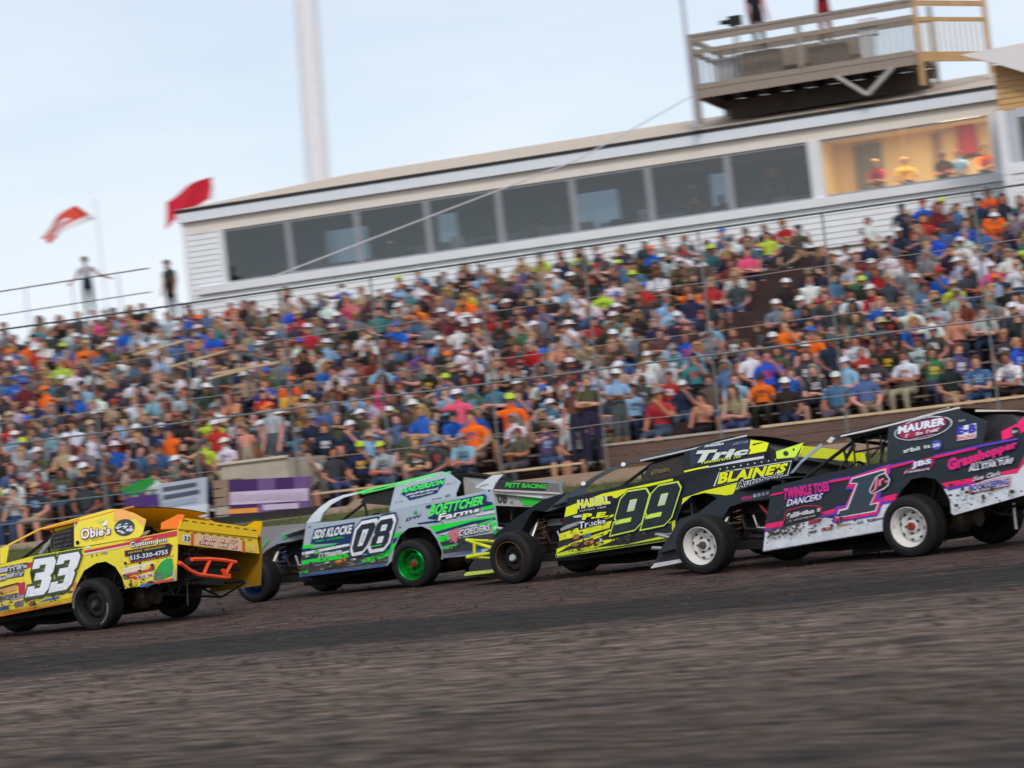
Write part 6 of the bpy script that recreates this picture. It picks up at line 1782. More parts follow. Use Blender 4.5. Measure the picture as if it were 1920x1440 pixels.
def body(name, J, shorts=True, sleeve=0.6, level=1):
    names = list(J)
    bones = [('pelvis', 'waist', 2), ('waist', 'chest', 1), ('chest', 'neck', 1), ('neck', 'jaw', 0), ('jaw', 'head', 0), ('head', 'crown', 0)]
    for s in 'LR':
        bones += [('chest', 'sh' + s, 1), ('sh' + s, 'el' + s, 5), ('el' + s, 'wr' + s, 0), ('wr' + s, 'ha' + s, 0), ('ha' + s, 'fi' + s, 0), ('ha' + s, 'th' + s, 0),
                  ('pelvis', 'hi' + s, 2), ('hi' + s, 'kn' + s, 2), ('kn' + s, 'an' + s, 6), ('an' + s, 'to' + s, 3)]
    me = bpy.data.meshes.new('skeleton')
    me.from_pydata([J[n][:3] for n in names], [(names.index(a), names.index(b)) for a, b, _ in bones], [])
    o = bpy.data.objects.new('skeleton', me)
    COL.objects.link(o)
    mod = o.modifiers.new('skin', 'SKIN')
    mod.use_smooth_shade = True
    for i, n in enumerate(names):
        r = J[n][3:]
        sv = me.skin_vertices[0].data[i]
        sv.radius = (r[0], r[-1])
        sv.use_root = (n == 'pelvis')
    ss = o.modifiers.new('sub', 'SUBSURF'); ss.levels = ss.render_levels = level
    dg = bpy.context.evaluated_depsgraph_get()
    m2 = bpy.data.meshes.new_from_object(o.evaluated_get(dg))
    bpy.data.objects.remove(o); bpy.data.meshes.remove(me)
    m2.name = name
    # shape the face a little: nose forward, eye sockets in
    hd = Vector(J['head'][:3]); nk = Vector(J['neck'][:3])
    f = Vector(J.get('face', (0, -1, 0))[:3]).normalized()
    upv = (Vector(J['crown'][:3]) - nk).normalized()
    sd_ = f.cross(upv).normalized()
    nose_p = hd + f * .10 - upv * .012
    for v in m2.vertices:
        d = (v.co - nose_p).length
        if d < .05: v.co += f * .022 * (1 - d / .05)
        for s in (-1, 1):
            d = (v.co - (hd + f * .085 + sd_ * .036 * s + upv * .02)).length
            if d < .03: v.co -= f * .008
            d = (v.co - (hd + sd_ * .09 * s)).length
            if d < .04: v.co += sd_ * s * .014 * (1 - d / .04)
    for m in PM: m2.materials.append(m)
    seg = [(Vector(J[a][:3]), Vector(J[b][:3]), k, (J[a][3] + J[b][3]) / 2) for a, b, k in bones]
    for p in m2.polygons:
        c = p.center
        best, bk, bt = 9, 0, 0
        for a, b, k, r in seg:
            ab = b - a
            t = max(0, min(1, (c - a).dot(ab) / max(ab.length_squared, 1e-9)))
            d = (c - a - ab * t).length - r * .8
            if d < best: best, bk, bt = d, k, t
        if bk == 5: bk = 1 if bt < sleeve else 0
        elif bk == 6: bk = (0 if bt > (0.12 if shorts else 2) else 2)
        p.material_index = bk
        for s in (-1, 1):
            if (c - (hd + f * .09 + sd_ * .036 * s + upv * .02)).length < .017: p.material_index = 4
        p.use_smooth = True
    return m2
def joints(sit=True, elL=None, wrL=None, elR=None, wrR=None, lean=0.0, knee=0.13, turn=0.0, back=0.0, head=(0, 0)):
    J = {}
    if sit:
        J['pelvis'] = (0, 0, .10, .15, .115)
        J['waist'] = (0, -.02 - lean * .3, .26, .145, .11)
        J['chest'] = (0, -.02 - lean * .75, .43, .165, .115)
        J['neck'] = (0, -.02 - lean, .575, .058, .058)
        hx, hy = head
        J['jaw'] = (hx * .5, -.045 - lean * 1.1 + hy * .5, .645, .070, .075)
        J['head'] = (hx, -.05 - lean * 1.12 + hy, .725, .082, .096)
        J['crown'] = (hx, -.04 - lean * 1.1 + hy, .815, .055, .062)
    else:
        J['pelvis'] = (0, 0, .93, .145, .105)
        J['waist'] = (0, 0, 1.10, .14, .10)
        J['chest'] = (0, -lean * .6, 1.28, .165, .11)
        J['neck'] = (0, -lean, 1.45, .058, .058)
        J['jaw'] = (head[0] * .5, -.03 - lean * 1.1, 1.52, .070, .075)
        J['head'] = (head[0], -.035 - lean * 1.1, 1.60, .082, .096)
        J['crown'] = (head[0], -.02 - lean * 1.1, 1.69, .055, .062)
    c = J['chest']; b = c[2]
    for s, sg, el, wr in (('L', 1, elL, wrL), ('R', -1, elR, wrR)):
        J['sh' + s] = (sg * .185, c[1] + .01, b + .09, .062, .066)
        e = el or (.245, -.05 - lean, -.16)
        w = wr or (.15, -.30 - lean * .6, -.26)
        J['el' + s] = (sg * e[0], e[1], b + e[2], .045, .047)
        J['wr' + s] = (sg * w[0], w[1], b + w[2], .030, .034)
        d = (Vector(J['wr' + s][:3]) - Vector(J['el' + s][:3])).normalized()
        h = Vector(J['wr' + s][:3]) + d * .07
        J['ha' + s] = (*h, .026, .042)
        fi = h + d * .09 + Vector((-sg * .01, 0, -.02))
        J['fi' + s] = (*fi, .014, .032)
        th = h + d * .03 + Vector((-sg * .055, 0, .012))
        J['th' + s] = (*th, .013, .014)
        if sit:
            J['hi' + s] = (sg * .095, -.05, .085, .098, .098)
            J['kn' + s] = (sg * knee, -.45, .095, .064, .066)
            J['an' + s] = (sg * (knee + .01), -.43 + back, -.35, .042, .046)
            J['to' + s] = (sg * (knee + .04), -.56 + back, -.40, .038, .032)
        else:
            J['hi' + s] = (sg * .09, 0, .86, .092, .095)
            J['kn' + s] = (sg * .10, -.01 + (.03 if sg > 0 else -.02), .48, .062, .064)
            J['an' + s] = (sg * .11, .02, .09, .042, .046)
            J['to' + s] = (sg * .13, -.13, .035, .038, .032)
    return J
POSES = {
    'hands on knees': joints(),
    'leaning forward': joints(lean=.20, elL=(.20, -.36, -.22), wrL=(.07, -.50, -.18), elR=(.20, -.36, -.22), wrR=(.07, -.50, -.20), knee=.17),
    'arms crossed': joints(elL=(.235, -.10, -.15), wrL=(-.06, -.22, -.11), elR=(.235, -.10, -.15), wrR=(-.06, -.20, -.15)),
    'one hand raised': joints(elL=(.24, -.16, -.10), wrL=(.13, -.27, .10), head=(.01, 0)),
    'looking sideways': joints(lean=.05, knee=.18, head=(.02, 0.0), wrR=(.16, -.26, -.27)),
    'pointing': joints(elR=(.26, -.20, .03), wrR=(.27, -.44, .08), knee=.11),
}
STAND = {
    'arms at the sides': joints(False, elL=(.235, .02, -.19), wrL=(.25, -.06, -.43), elR=(.235, .02, -.19), wrR=(.25, -.06, -.43)),
    'arms folded': joints(False, elL=(.235, -.09, -.15), wrL=(-.06, -.21, -.10), elR=(.235, -.09, -.15), wrR=(-.06, -.19, -.14)),
    'hands spread on the rail': joints(False, elL=(.34, .10, -.14), wrL=(.55, .18, -.22), elR=(.34, .10, -.14), wrR=(.52, .16, -.24)),
}
SIT_M, STAND_M = {}, {}
for k, J in POSES.items():
    for sh in (True, False):
        SIT_M[(k, sh)] = (body('person', J, sh, 0.62 if sh else 0.7), Vector(J['head'][:3]))
for k, J in STAND.items():
    for sh in (True, False):
        STAND_M[(k, sh)] = (body('person', J, sh, 0.62), Vector(J['head'][:3]))

def hat_mesh(kind):
    """hair or headgear about the middle of the head, the face towards -Y"""
    mb = MB()
    def dome(rx, ry, rz, z0, n=14, m=5, cut=1.35, front=None):
        vs, fs = [], []
        for i in range(m + 1):
            t = cut * i / m
            for k in range(n):
                a = 2 * math.pi * k / n
                tt = t
                if front is not None:                 # the hair line is higher over the face
                    tt = t * (1 - front * max(0, -math.sin(a)))
                vs.append(Vector((rx * math.sin(tt) * math.cos(a), ry * math.sin(tt) * math.sin(a) + .008, z0 + rz * math.cos(tt))))
        for i in range(m):
            for k in range(n):
                fs.append((i * n + k, i * n + (k + 1) % n, (i + 1) * n + (k + 1) % n, (i + 1) * n + k))
        mb.add(vs, fs)
    if kind == 'short hair': dome(.094, .108, .118, .0, cut=1.9, front=.45)
    elif kind == 'long hair':
        dome(.098, .112, .122, .0, cut=1.8, front=.45)
        for k in range(9):
            a = math.pi * (k / 8) * 1.1 - .15
            c = Vector((.088 * math.cos(a), .03 + .075 * math.sin(a), 0))
            mb.tube([c + Vector((0, 0, .03)), c * 1.12 + Vector((0, .0, -.10)), c * 1.1 + Vector((0, .01, -.23))], .034, 6, r2=.018)
    elif kind == 'cap':
        dome(.094, .108, .088, .028, cut=1.57)
        vs = []
        for r_, dz in ((.0, .0), (.085, -.018)):
            for k in range(9):
                a = math.pi + math.pi * k / 8
                vs.append(Vector((.088 * math.cos(a) * (1 - .1 * (r_ > 0)), (.104 + r_) * math.sin(a) + .008, .030 + dz * -math.sin(a))))
        vs += [v - Vector((0, 0, .008)) for v in vs]
        fs = [(k, k + 1, 10 + k, 9 + k) for k in range(8)] + [(18 + k, 27 + k, 28 + k, 19 + k) for k in range(8)] + [(9 + k, 10 + k, 28 + k, 27 + k) for k in range(8)]
        mb.add(vs, fs)
        mb.ball((0, .008, .117), .010, 6)
    elif kind == 'brimmed hat':
        dome(.096, .110, .10, .03, cut=1.57)
        n = 16
        vs = []
        for r_, z in ((.095, .035), (.175, .020), (.175, .012), (.095, .024)):
            vs += [Vector((r_ * math.cos(2 * math.pi * k / n), r_ * 1.12 * math.sin(2 * math.pi * k / n) + .008, z)) for k in range(n)]
        mb.add(vs, [(i * n + k, i * n + (k + 1) % n, ((i + 1) % 4) * n + (k + 1) % n, ((i + 1) % 4) * n + k) for i in range(4) for k in range(n)])
    o = mb.build(kind.replace(' ', '_'), HM, smooth=True)
    me = o.data
    bpy.data.objects.remove(o)
    return me
HATS = {k: hat_mesh(k) for k in ('short hair', 'long hair', 'cap', 'brimmed hat')}

SHIRTS = [('black', (34, 33, 37), 15), ('charcoal', (60, 60, 67), 13), ('navy', (36, 43, 70), 11), ('grey', (116, 117, 124), 10), ('white', (226, 226, 232), 12), ('pale grey', (176, 178, 188), 8), ('maroon', (112, 42, 46), 4),
          ('red', (186, 40, 46), 2.4), ('royal blue', (30, 88, 196), 4), ('steel blue', (76, 108, 150), 7), ('light blue', (140, 180, 214), 5), ('orange', (252, 112, 24), 2.0), ('lime', (186, 216, 60), .5), ('hot pink', (226, 84, 130), .7),
          ('teal', (62, 122, 132), 1.6), ('green', (60, 110, 74), 1.0), ('olive', (80, 80, 66), 3), ('tan', (176, 152, 130), 4), ('salmon', (214, 146, 124), 2), ('purple', (96, 78, 122), 1.4), ('yellow', (226, 178, 58), .5), ('brown', (92, 72, 62), 5)]
SKINS = [(206, 150, 128), (192, 134, 112), (182, 124, 102), (212, 160, 140), (166, 110, 88), (138, 92, 74)]
TROUS = [('denim', (60, 78, 112)), ('dark denim', (38, 46, 68)), ('denim', (60, 78, 112)), ('black', (30, 30, 34)), ('dark denim', (38, 46, 68)), ('khaki', (140, 122, 100)), ('black', (30, 30, 34)), ('grey', (84, 84, 90)), ('navy', (32, 38, 60)), ('tan', (168, 148, 122))]
HAIRC = [('brown', (74, 52, 38)), ('dark', (36, 28, 25)), ('blond', (176, 138, 88)), ('grey', (140, 136, 132)), ('auburn', (112, 58, 36))]
CAPC = [('white', (222, 222, 226)), ('black', (36, 36, 40)), ('black', (36, 36, 40)), ('white', (222, 222, 226)), ('grey', (132, 134, 140)), ('tan', (186, 160, 124)), ('navy', (34, 42, 72)), ('brown', (96, 74, 58)), ('navy', (34, 42, 72)), ('red', (176, 44, 48)), ('grey', (132, 134, 140)), ('orange', (236, 110, 40)), ('lime', (186, 214, 60)), ('black', (40, 40, 44)), ('navy', (40, 48, 74)), ('brown', (90, 70, 56)), ('charcoal', (74, 76, 80)), ('tan', (186, 160, 124)), ('blue', (40, 96, 190))]
SHD = {n: c for n, c, w in SHIRTS}
def pick(lst, r): return lst[r.randrange(len(lst))]
def pick_w(r):
    x = r.random() * sum(w for _, _, w in SHIRTS)
    for n, c, w in SHIRTS:
        x -= w
        if x <= 0: return n
    return 'grey'
def jit(c, r, a=10):                            # blended towards grey brown by random amounts: no two garments quite alike
    g = r.uniform(.0, .12)
    return tuple(max(4, min(250, (x * (1 - g) + q * g) + r.uniform(-a, a))) for x, q in zip(c, (100, 92, 90)))
class Spec:
    def __init__(s, r, shirt=None, head=None, headcol=None, trous=None, shorts=None):
        s.shirt = shirt or pick_w(r)
        s.shirt_c = jit(SHD[s.shirt], r, 9)
        s.skin = jit(pick(SKINS, r), r, 8)
        s.shorts = r.random() < .5 if shorts is None else shorts
        t = pick(TROUS, r) if trous is None else [x for x in TROUS if x[0] == trous][0]
        s.trous, s.trous_c = t[0], jit(t[1], r, 8)
        s.head = head or ('cap' if r.random() < .30 else ('long hair' if r.random() < .42 else ('short hair' if r.random() < .93 else 'brimmed hat')))
        lst = HAIRC if 'hair' in s.head else CAPC
        h = ([x for x in lst if x[0] == headcol] or [pick(lst, r)])[0] if headcol else (pick(lst, r) if 'hair' in s.head or r.random() > .3 else lst[0])
        s.headcol, s.head_c = h[0], jit(h[1], r, 6)
        s.shoes = pick([(225, 225, 228), (50, 50, 54), (120, 110, 100)], r)
        s.pose = pick(list(POSES), r)
        s.turn = r.gauss(0, 16) + (34 if r.random() < .35 else -6)
        s.scale = r.uniform(.95, 1.10)
rp_ = random.Random(5)
def put_person(sp, P, label, group, standing=None, rot=0.0, rz=-SA, head_extra=None):
    me, hp = (STAND_M[(standing, sp.shorts)] if standing else SIT_M[(sp.pose, sp.shorts)])
    o = bpy.data.objects.new('person', me)
    COL.objects.link(o)
    o.location = P
    o.rotation_euler = (0, 0, rz + R_(rot))
    o.scale = (sp.scale,) * 3
    o['skin'], o['shirt'], o['trousers'], o['shoes'] = lin(sp.skin), lin(sp.shirt_c), lin(sp.trous_c), lin(sp.shoes)
    dk_ = sum(sp.shirt_c) < 330
    o['print'] = lin(sp.shirt_c) if rp_.random() < .45 else lin(rp_.choice(((225, 225, 228), (230, 190, 60), (200, 60, 60), (140, 180, 220))) if dk_ else rp_.choice(((40, 42, 50), (60, 80, 130), (150, 40, 46))))
    tag(o, label, 'person', group)
    h = bpy.data.objects.new(sp.head.replace(' ', '_').replace('brimmed_hat', 'hat'), HATS[sp.head])
    COL.objects.link(h)
    h.parent = o
    h.location = hp
    h['hair'] = lin(sp.head_c)
    if sp.head in ('cap', 'brimmed hat'):
        k = bpy.data.objects.new('hair', HATS['short hair'])
        COL.objects.link(k); k.parent = o; k.location = hp + Vector((0, .006, -.012)); k.scale = (.97, .97, .97)
        k['hair'] = lin((70, 50, 38))
    return o

# ---- who sits where
ORD = ['front', 'second', 'third', 'fourth', 'fifth', 'sixth', 'seventh', 'eighth', 'ninth', 'tenth', 'eleventh', 'twelfth', 'thirteenth', 'fourteenth', 'fifteenth', 'sixteenth', 'seventeenth', 'eighteenth', 'nineteenth']
BAY = ['left of the first fence post'] + ['between %s and %s fence posts' % (ORD[i] if i else 'first', ORD[i + 1]) for i in range(8)] + ['right of the ninth fence post']
def bay_of(px):
    return sum(1 for x in POST_PX if px > x)
def in_poly(x, y, poly):
    c = False
    for i in range(len(poly)):
        (x0, y0), (x1, y1) = poly[i], poly[i - 1]
        if (y0 > y) != (y1 > y) and x < (x1 - x0) * (y - y0) / (y1 - y0) + x0: c = not c
    return c
EMPTY = [([(1330, 600), (1390, 505), (1490, 470), (1560, 480), (1540, 560), (1440, 640), (1340, 660)], .38), ([(1510, 395), (1700, 380), (1680, 460), (1640, 490), (1500, 500)], .93), ([(1690, 660), (1860, 640), (1860, 790), (1660, 800)], .35), ([(410, 735), (545, 735), (545, 800), (410, 800)], .6)]
rp_ = random.Random(2024)
seats = []
fixed = []
SPECIAL = [  # chest in the photograph, shirt, headgear, colour of it
    (325, 850, 'orange', 'cap', 'navy'), (890, 832, 'orange', 'short hair', 'brown'), (962, 802, 'orange', 'cap', 'lime'), (785, 610, 'orange', 'short hair', 'brown'), (90, 772, 'orange', 'cap', 'orange'), (1520, 660, 'orange', 'cap', 'blue'),
    (755, 645, 'royal blue', 'cap', 'blue'), (600, 710, 'royal blue', 'long hair', 'blond'), (835, 738, 'steel blue', 'cap', 'lime'), (862, 795, 'hot pink', 'cap', 'white'), (878, 578, 'yellow', 'short hair', 'dark'), (1132, 580, 'lime', 'cap', 'navy'),
    (1440, 460, 'lime', 'short hair', 'dark'), (1240, 795, 'red', 'cap', 'grey'), (1650, 575, 'red', 'cap', 'white'), (1548, 580, 'red', 'short hair', 'brown'), (1730, 560, 'steel blue', 'short hair', 'dark'), (1710, 640, 'royal blue', 'long hair', 'blond'),
    (1440, 712, 'royal blue', 'short hair', 'brown'), (1790, 570, 'lime', 'cap', 'tan'), (1860, 392, 'orange', 'short hair', 'dark'), (1862, 435, 'orange', 'cap', 'white'), (1700, 700, 'white', 'short hair', 'brown'), (1670, 510, 'white', 'short hair', 'dark'),
    (1800, 490, 'white', 'cap', 'white'), (68, 595, 'teal', 'short hair', 'brown'), (182, 628, 'hot pink', 'cap', 'white'), (120, 682, 'royal blue', 'cap', 'yellow'), (70, 690, 'red', 'cap', 'white'), (300, 695, 'light blue', 'short hair', 'brown'),
    (518, 640, 'steel blue', 'long hair', 'blond'), (575, 655, 'red', 'cap', 'white'), (655, 700, 'pale grey', 'long hair', 'blond'), (180, 715, 'white', 'cap', 'grey'), (340, 730, 'white', 'short hair', 'brown'), (375, 735, 'white', 'short hair', 'dark'),
    (825, 670, 'light blue', 'cap', 'white'), (1070, 640, 'white', 'brimmed hat', 'white'), (1180, 640, 'white', 'short hair', 'brown'), (1260, 610, 'light blue', 'short hair', 'dark'), (1235, 500, 'royal blue', 'cap', 'orange'), (540, 745, 'orange', 'cap', 'orange'),
    (795, 820, 'royal blue', 'long hair', 'blond'), (690, 850, 'light blue', 'cap', 'tan'), (575, 870, 'light blue', 'long hair', 'brown'), (1320, 790, 'salmon', 'short hair', 'dark'), (1390, 800, 'tan', 'long hair', 'brown'), (1480, 800, 'black', 'cap', 'white'), (1630, 800, 'steel blue', 'cap', 'black'),
    (1905, 720, 'white', 'short hair', 'brown'), (30, 735, 'royal blue', 'cap', 'blue'), (150, 890, 'pale grey', 'cap', 'white'), (1750, 640, 'white', 'cap', 'grey'), (410, 840, 'red', 'cap', 'white'),
]
for (px, py, sh, hd, hc) in SPECIAL:
    best = None
    for r in range(NROW):
        u, z = suz(px, py, row_v(r) - .05)
        if r == 0 and (u > .9 or -7.0 < u < -4.7): continue
        d = abs(z - row_z(r) - .38)
        if best is None or d < best[0]: best = (d, r, u)
    fixed.append((best[1], best[2], sh, hd, hc))
for r in range(NROW + 1):
    fx = [f for f in fixed if f[0] == r]
    for f in fx: seats.append([r, f[1], f])
    u = -23.6 + rp_.random() * .4
    while u < 16.5:
        u += rp_.uniform(.47, .60)
        P = ST(u, row_v(r), row_z(r) + .35)
        px, py = to_px(P)
        if not (-560 < px < 2420): continue
        if AISLE[0] - .1 < u < AISLE[1] + .1 and r > 1 and rp_.random() < .4: continue
        if r == 0 and (u > 0.9 or -7.0 < u < -4.7): continue
        if any(abs(u - f[1]) < .44 for f in fx): continue
        skip = .03 if r < 10 else .05
        if r == NROW - 1 and u > -14.5: skip = .42
        if r == NROW:
            if u > -15.6: continue
            skip = .25
        for poly, k in EMPTY:
            if in_poly(px, py, poly): skip = max(skip, k)
        if rp_.random() < skip: continue
        seats.append([r, u, None])
in_frame = lambda s: -25 < to_px(ST(s[1], row_v(s[0]), row_z(s[0]) + .4))[0] < 1945
seats.sort(key=lambda s: (0 if s[2] else (1 if in_frame(s) else 2), s[0], s[1]))
MAXP = 278
single = seats[:MAXP]
mass = seats[MAXP:]
single.sort(key=lambda s: (s[0], s[1]))
DRAW_ROW = {}
_taken = set()
for r, u, f in single:
    px, py = to_px(ST(u, row_v(r), row_z(r) + .35))
    for attempt in range(200):
        sp = Spec(rp_, *(f[2:] if f else ()))
        if attempt < 60 and 'hair' not in sp.head and sp.head != 'brimmed hat' and False: continue
        hd = '%s %s' % (sp.headcol, sp.head)
        lab = 'person in %s shirt with %s, %s row, %s' % (sp.shirt, hd, ORD[r], BAY[bay_of(px)].replace(' fence posts', ' posts').replace(' fence post', ' post'))
        if lab not in _taken: break
        if f and attempt > 20: f = (f[0], f[1], f[2], None, None)
    _taken.add(lab)
    if f and f[2] in ('orange', 'hot pink', 'red', 'royal blue') and r < 4: sp.scale = 1.2
    put_person(sp, ST(u, row_v(r) + rp_.uniform(-.04, .04), row_z(r)), lab, 'spectators seated in the bleacher rows', rot=sp.turn)

def crowd():
    """everyone in the upper rows as one mass"""
    V, Fq, colr, base = [], [], [], 0
    cache = {}
    def arr(me):
        if me.name not in cache:
            v = np.zeros(len(me.vertices) * 3); me.vertices.foreach_get('co', v)
            cache[me.name] = (v.reshape(-1, 3), [tuple(p.vertices) for p in me.polygons], [p.material_index for p in me.polygons])
        return cache[me.name]
    def push(me, M, cols):
        nonlocal base
        v, fs, mi = arr(me)
        A4 = np.array(M)
        V.append(v @ A4[:3, :3].T + A4[:3, 3])
        Fq.extend(tuple(base + i for i in f) for f in fs)
        colr.extend(cols[i] for i, f in zip(mi, fs) for _ in f)
        base += len(v)
    r_ = random.Random(77)
    for r, u, f in mass:
        sp = Spec(r_)
        me, hp = SIT_M[(sp.pose, sp.shorts)]
        M = Matrix.Translation(ST(u, row_v(r) + r_.uniform(-.04, .04), row_z(r))) @ Matrix.Rotation(-SA + R_(sp.turn), 4, 'Z') @ Matrix.Scale(sp.scale, 4)
        cs = [lin(sp.skin), lin(sp.shirt_c), lin(sp.trous_c), lin(sp.shoes), (.02, .02, .02)]
        push(me, M, cs)
        push(HATS[sp.head], M @ Matrix.Translation(hp), [lin(sp.head_c)])
    me = bpy.data.meshes.new('crowd')
    me.from_pydata(np.concatenate(V).tolist(), [], Fq)
    at = me.color_attributes.new('tint', 'FLOAT_COLOR', 'CORNER')
    flat = np.ones((len(colr), 4)); flat[:, :3] = colr
    at.data.foreach_set('color', flat.ravel())
    me.polygons.foreach_set('use_smooth', [True] * len(me.polygons))
    me.materials.append(CM)
    o = bpy.data.objects.new('crowd', me)
    COL.objects.link(o)
    tag(o, kind='stuff')
crowd()

# ---- people who stand out
def standing(px, py_head, v, sp, pose, label, rot=0, zfeet=None, group=None):
    u, z = suz(px, py_head, v)
    zf = z - 1.72 * sp.scale if zfeet is None else zfeet
    return put_person(sp, ST(u, v, zf), label, group, standing=pose, rot=rot)
def S_(seed, **k):
    s = Spec(random.Random(seed), **k)
    s.scale = 1.0
    return s
standing(1098, 702, .5, S_(1, shirt='olive', head='short hair', headcol='grey', trous='navy', shorts=False), 'arms folded', 'person standing in olive shirt and dark trousers at the front of the stand', 20)
standing(1072, 712, .55, S_(2, shirt='brown', head='cap', headcol='black', trous='dark denim', shorts=False), 'arms at the sides', 'person standing in brown shirt and black cap beside the one in olive', -10)
standing(1152, 690, 1.3, S_(3, shirt='light blue', head='cap', headcol='white', trous='grey', shorts=True), 'arms folded', 'person standing in light blue shirt and white cap by the fifth fence post', 35)
standing(505, 752, 1.75, S_(4, shirt='pale grey', head='cap', headcol='orange', trous='grey'), 'arms at the sides', 'person in pale shirt and orange cap standing behind the concrete block', -25)
s = S_(5, shirt='salmon', head='short hair', headcol='blond', trous='tan'); s.scale = .72
standing(458, 795, 1.7, s, 'arms at the sides', 'small person in salmon shirt standing behind the concrete block', 10)
u, z = suz(158, 478, 16.3)
s = S_(6, shirt='pale grey', head='cap', headcol='black', trous='dark denim', shorts=False); s.scale = .94
standing(158, 480, 17.3, s, 'hands spread on the rail', 'person in pale shirt and dark jeans leaning back on the top railing', 8)
s = S_(7, shirt='charcoal', head='cap', headcol='black', trous='black', shorts=False); s.scale = .94
standing(313, 486, 17.0, s, 'arms at the sides', 'person in dark shirt standing on the top row beside the press box corner', -20)
for i, (px, py, sh, hd, lab) in enumerate(((208, 548, 'tan', 'cap', 'person in tan shirt seated high up below the railing'), (262, 545, 'black', 'short hair', 'person in black shirt seated between the two standing by the top railing'))):
    s = S_(20 + i, shirt=sh, head=hd)
    u, z = suz(px, py, row_v(NROW))
    put_person(s, ST(u, row_v(NROW), row_z(NROW)), lab, None, rot=20)
# in the press box
for i, (px, py, v, sh, hd, lab) in enumerate((
        (1448, 322, 20.2, 'red', 'short hair', 'person in red shirt behind the last dark press box window'),
        (1355, 395, 19.9, 'black', 'short hair', 'person in black seated low behind the seventh press box window'),
        (1300, 378, 19.9, 'charcoal', 'cap', 'person in charcoal shirt at the desk by a small lit screen'),
        (1210, 405, 19.9, 'maroon', 'short hair', 'person in maroon shirt at the press box desk, sixth window'),
        (1010, 440, 20.0, 'olive', 'cap', 'person in olive shirt at the press box desk, fourth window'),
        (735, 480, 20.0, 'green', 'cap', 'person in green shirt at the press box desk, third window'),
        (1645, 330, 19.9, 'red', 'short hair', 'person in red shirt seated in the lit cream room, leftmost there'),
        (1698, 325, 19.9, 'yellow', 'short hair', 'person in yellow shirt seated in the lit cream room'),
        (1768, 315, 20.0, 'black', 'cap', 'person in black shirt and cap in the lit cream room'),
        (1800, 312, 19.9, 'light blue', 'short hair', 'person in light blue shirt seated in the lit cream room'),
        (1845, 305, 20.0, 'orange', 'short hair', 'person in orange shirt at the right of the lit cream room'))):
    s = S_(40 + i, shirt=sh, head=hd)
    s.pose = 'hands on knees' if i % 2 else 'leaning forward'
    u, z = suz(px, py, v)
    put_person(s, ST(u, v, z - .42), lab, 'people working in the press box', rot=rp_.uniform(-25, 25))
u, z = suz(1812, 252, 21.4)
jk = MB()
for k in range(2):
    jk.prism([ST(u - .26, 21.45 - .12 * k, z - .5), ST(u + .26, 21.45 - .12 * k, z - .5), ST(u + .22, 21.45 - .12 * k, z + .34), ST(u + .08, 21.45 - .12 * k, z + .44), ST(u - .08, 21.45 - .12 * k, z + .44), ST(u - .22, 21.45 - .12 * k, z + .34)],
             [ST(u - .24, 21.38 - .12 * k, z - .5), ST(u + .24, 21.38 - .12 * k, z - .5), ST(u + .2, 21.38 - .12 * k, z + .34), ST(u + .07, 21.38 - .12 * k, z + .42), ST(u - .07, 21.38 - .12 * k, z + .42), ST(u - .2, 21.38 - .12 * k, z + .34)])
tag(jk.build('hanging_jacket', plain('red_jacket', (176, 40, 58), 0.8, 0.15), origin=ST(u, 21.4, z)), 'red jacket hanging on the back wall of the lit cream room', 'jacket')
scr = MB().sbox(-1.05, -.6, 19.5, 19.53, 7.56, 7.80)
so = thing('monitor', 'small monitor with a bright strip on the press box desk', 'monitor', ST(-.8, 19.5, 7.47), -SA)
MB().sbox(-1.05, -.6, 19.5, 19.53, 7.56, 7.82).build('screen', plain('dark_screen', (30, 32, 36), 0.3, 0.1), so)
em, et, eb = principled('lit_strip'); eb.inputs['Emission Color'].default_value = (1, .9, .75, 1); eb.inputs['Emission Strength'].default_value = 1.6
MB().sbox(-1.03, -.62, 19.492, 19.499, 7.58, 7.63).build('lit_strip', em, so)
MB().sbox(-.86, -.80, 19.5, 19.6, 7.47, 7.56).build('stand', M_SOOT, so)
# on the deck
DZ = 10.74
u, z = suz(1420, 40, 19.4)
s = S_(60, shirt='black', head='cap', headcol='black', trous='black', shorts=False); s.scale = 1.08
put_person(s, ST(u, 19.4, DZ + .75), 'person in black standing behind the deck rail beside the tripod', None, standing='arms at the sides', rot=160)
MB().sbox(u - .5, u + .5, 19.1, 19.8, DZ, DZ + .748).build('platform', M_GREYW, dk)
u2, z = suz(1545, 30, 19.2)
s = S_(61, shirt='maroon', head='short hair', headcol='dark', trous='black', shorts=True)
s.shirt_c = (150, 22, 48); s.trous_c = (140, 26, 46); s.scale = 1.08
put_person(s, ST(u2, 19.2, DZ + .6), 'person in dark red standing at the middle of the deck rail', None, standing='arms folded', rot=20)
MB().sbox(u2 - .5, u2 + .5, 18.9, 19.6, DZ, DZ + .598).build('platform', M_GREYW, dk)
u3, z = suz(1375, 30, 19.2)
tp = thing('camera_tripod', 'video camera on a tripod behind the left of the deck rail', 'camera', ST(u3, 19.2, DZ), -SA)
for a in (0.4, 2.5, 4.6):
    MB().tube([ST(u3 + .34 * math.cos(a), 19.2 + .34 * math.sin(a), DZ), ST(u3, 19.2, DZ + 1.45)], .018, 6).build('leg', M_DKSTEEL, tp, smooth=True)
MB().sbox(u3 - .14, u3 + .2, 19.1, 19.28, DZ + 1.5, DZ + 1.74).build('body', M_SOOT, tp)
MB().tube([ST(u3 - .14, 19.19, DZ + 1.62), ST(u3 - .36, 19.19, DZ + 1.62)], .06, 10).build('lens', M_SOOT, tp, smooth=True)
MB().tube([ST(u3, 19.2, DZ + 1.4), ST(u3, 19.2, DZ + 1.5)], .05, 8).build('tripod_head', M_SOOT, tp, smooth=True)
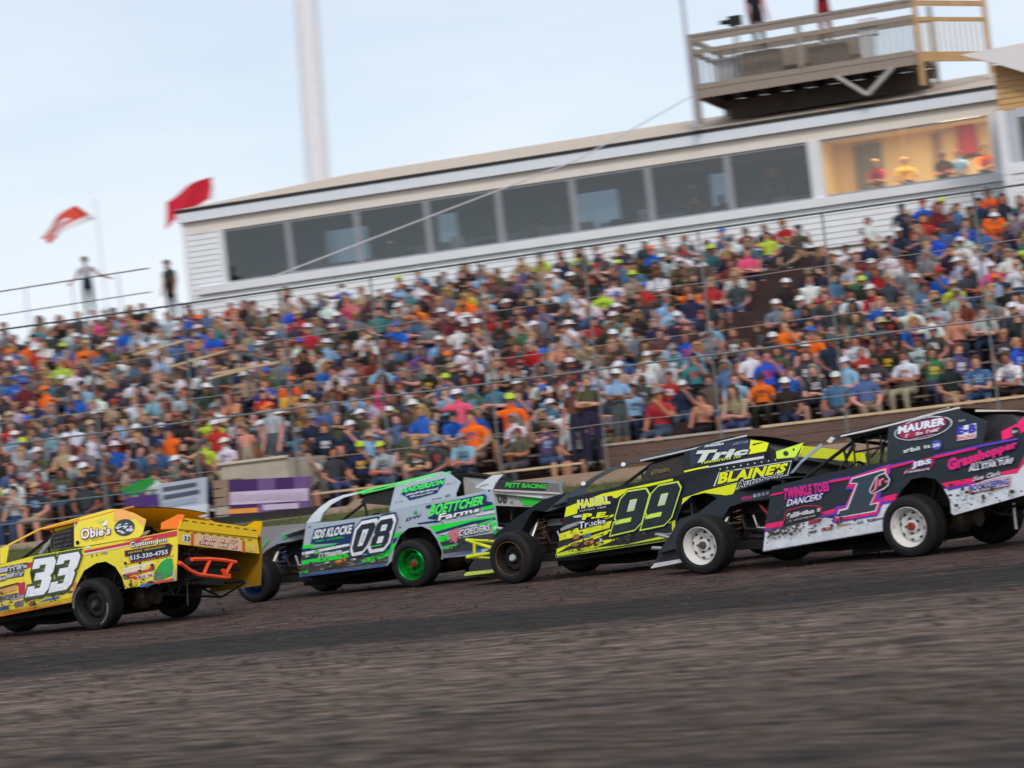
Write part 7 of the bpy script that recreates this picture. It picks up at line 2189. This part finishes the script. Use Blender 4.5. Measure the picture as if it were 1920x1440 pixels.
# green flag held out over the front rail, and its holder
c = [suz(x, y, .6) for x, y in ((222, 918), (288, 892), (292, 906), (250, 932))]
gf = thing('green_flag', 'furled bright green flag held out over the violet banner', 'flag', ST(c[0][0], .6, c[0][1]), -SA)
mb = MB()
n = 10
for j in range(4):
    for i in range(n + 1):
        a, b = i / n, j / 3
        uu = (c[0][0] * (1 - a) + c[1][0] * a) * (1 - b) + (c[3][0] * (1 - a) + c[2][0] * a) * b
        zz = (c[0][1] * (1 - a) + c[1][1] * a) * (1 - b) + (c[3][1] * (1 - a) + c[2][1] * a) * b
        mb.v.append(tuple(ST(uu, .6 + .04 * math.sin(a * 9 + b * 3), zz)))
for j in range(3):
    for i in range(n): mb.f.append((j * 11 + i, j * 11 + i + 1, j * 11 + 12 + i, j * 11 + 11 + i)); mb.m.append(0)
mb.build('cloth', plain('green_flag_cloth', (22, 140, 52), 0.7, 0.15, 3.0), gf, smooth=True, fix=False)
MB().tube([ST(c[1][0] - .05, .6, c[1][1]), ST(c[1][0] + .35, .75, c[1][1] - .25)], .012, 6).build('stick', M_RAILW, gf, smooth=True)
# driver of number 99, seen through the window
s = S_(70, shirt='charcoal', head='cap', headcol='black', trous='black', shorts=False)
s.pose = 'hands on knees'
Mc = WM[c99.root.name]
P = Mc @ Vector((-.86, .12, .60))
o = bpy.data.objects.new('person', SIT_M[('pointing', False)][0])
COL.objects.link(o)
o.location = P; o.rotation_euler = (0, 0, math.atan2(c99.fw[1], c99.fw[0]) + math.pi / 2); o.scale = (.92, .92, .80)
o['print'] = lin((48, 50, 56))
o['skin'], o['shirt'], o['trousers'], o['shoes'] = lin((60, 62, 66)), lin((48, 50, 56)), lin((40, 42, 48)), lin((30, 30, 32))
tag(o, 'driver in dark race suit and grey helmet inside the black number 99', 'person')
hp = SIT_M[('pointing', False)][1]
hm = MB().ball(hp + Vector((0, .01, .0)), .145, 14, sc=(.92, 1.05, 1.05))
hm.build('helmet', plain('grey_helmet', (118, 124, 130), 0.3, 0.1), o, smooth=True, local=True)
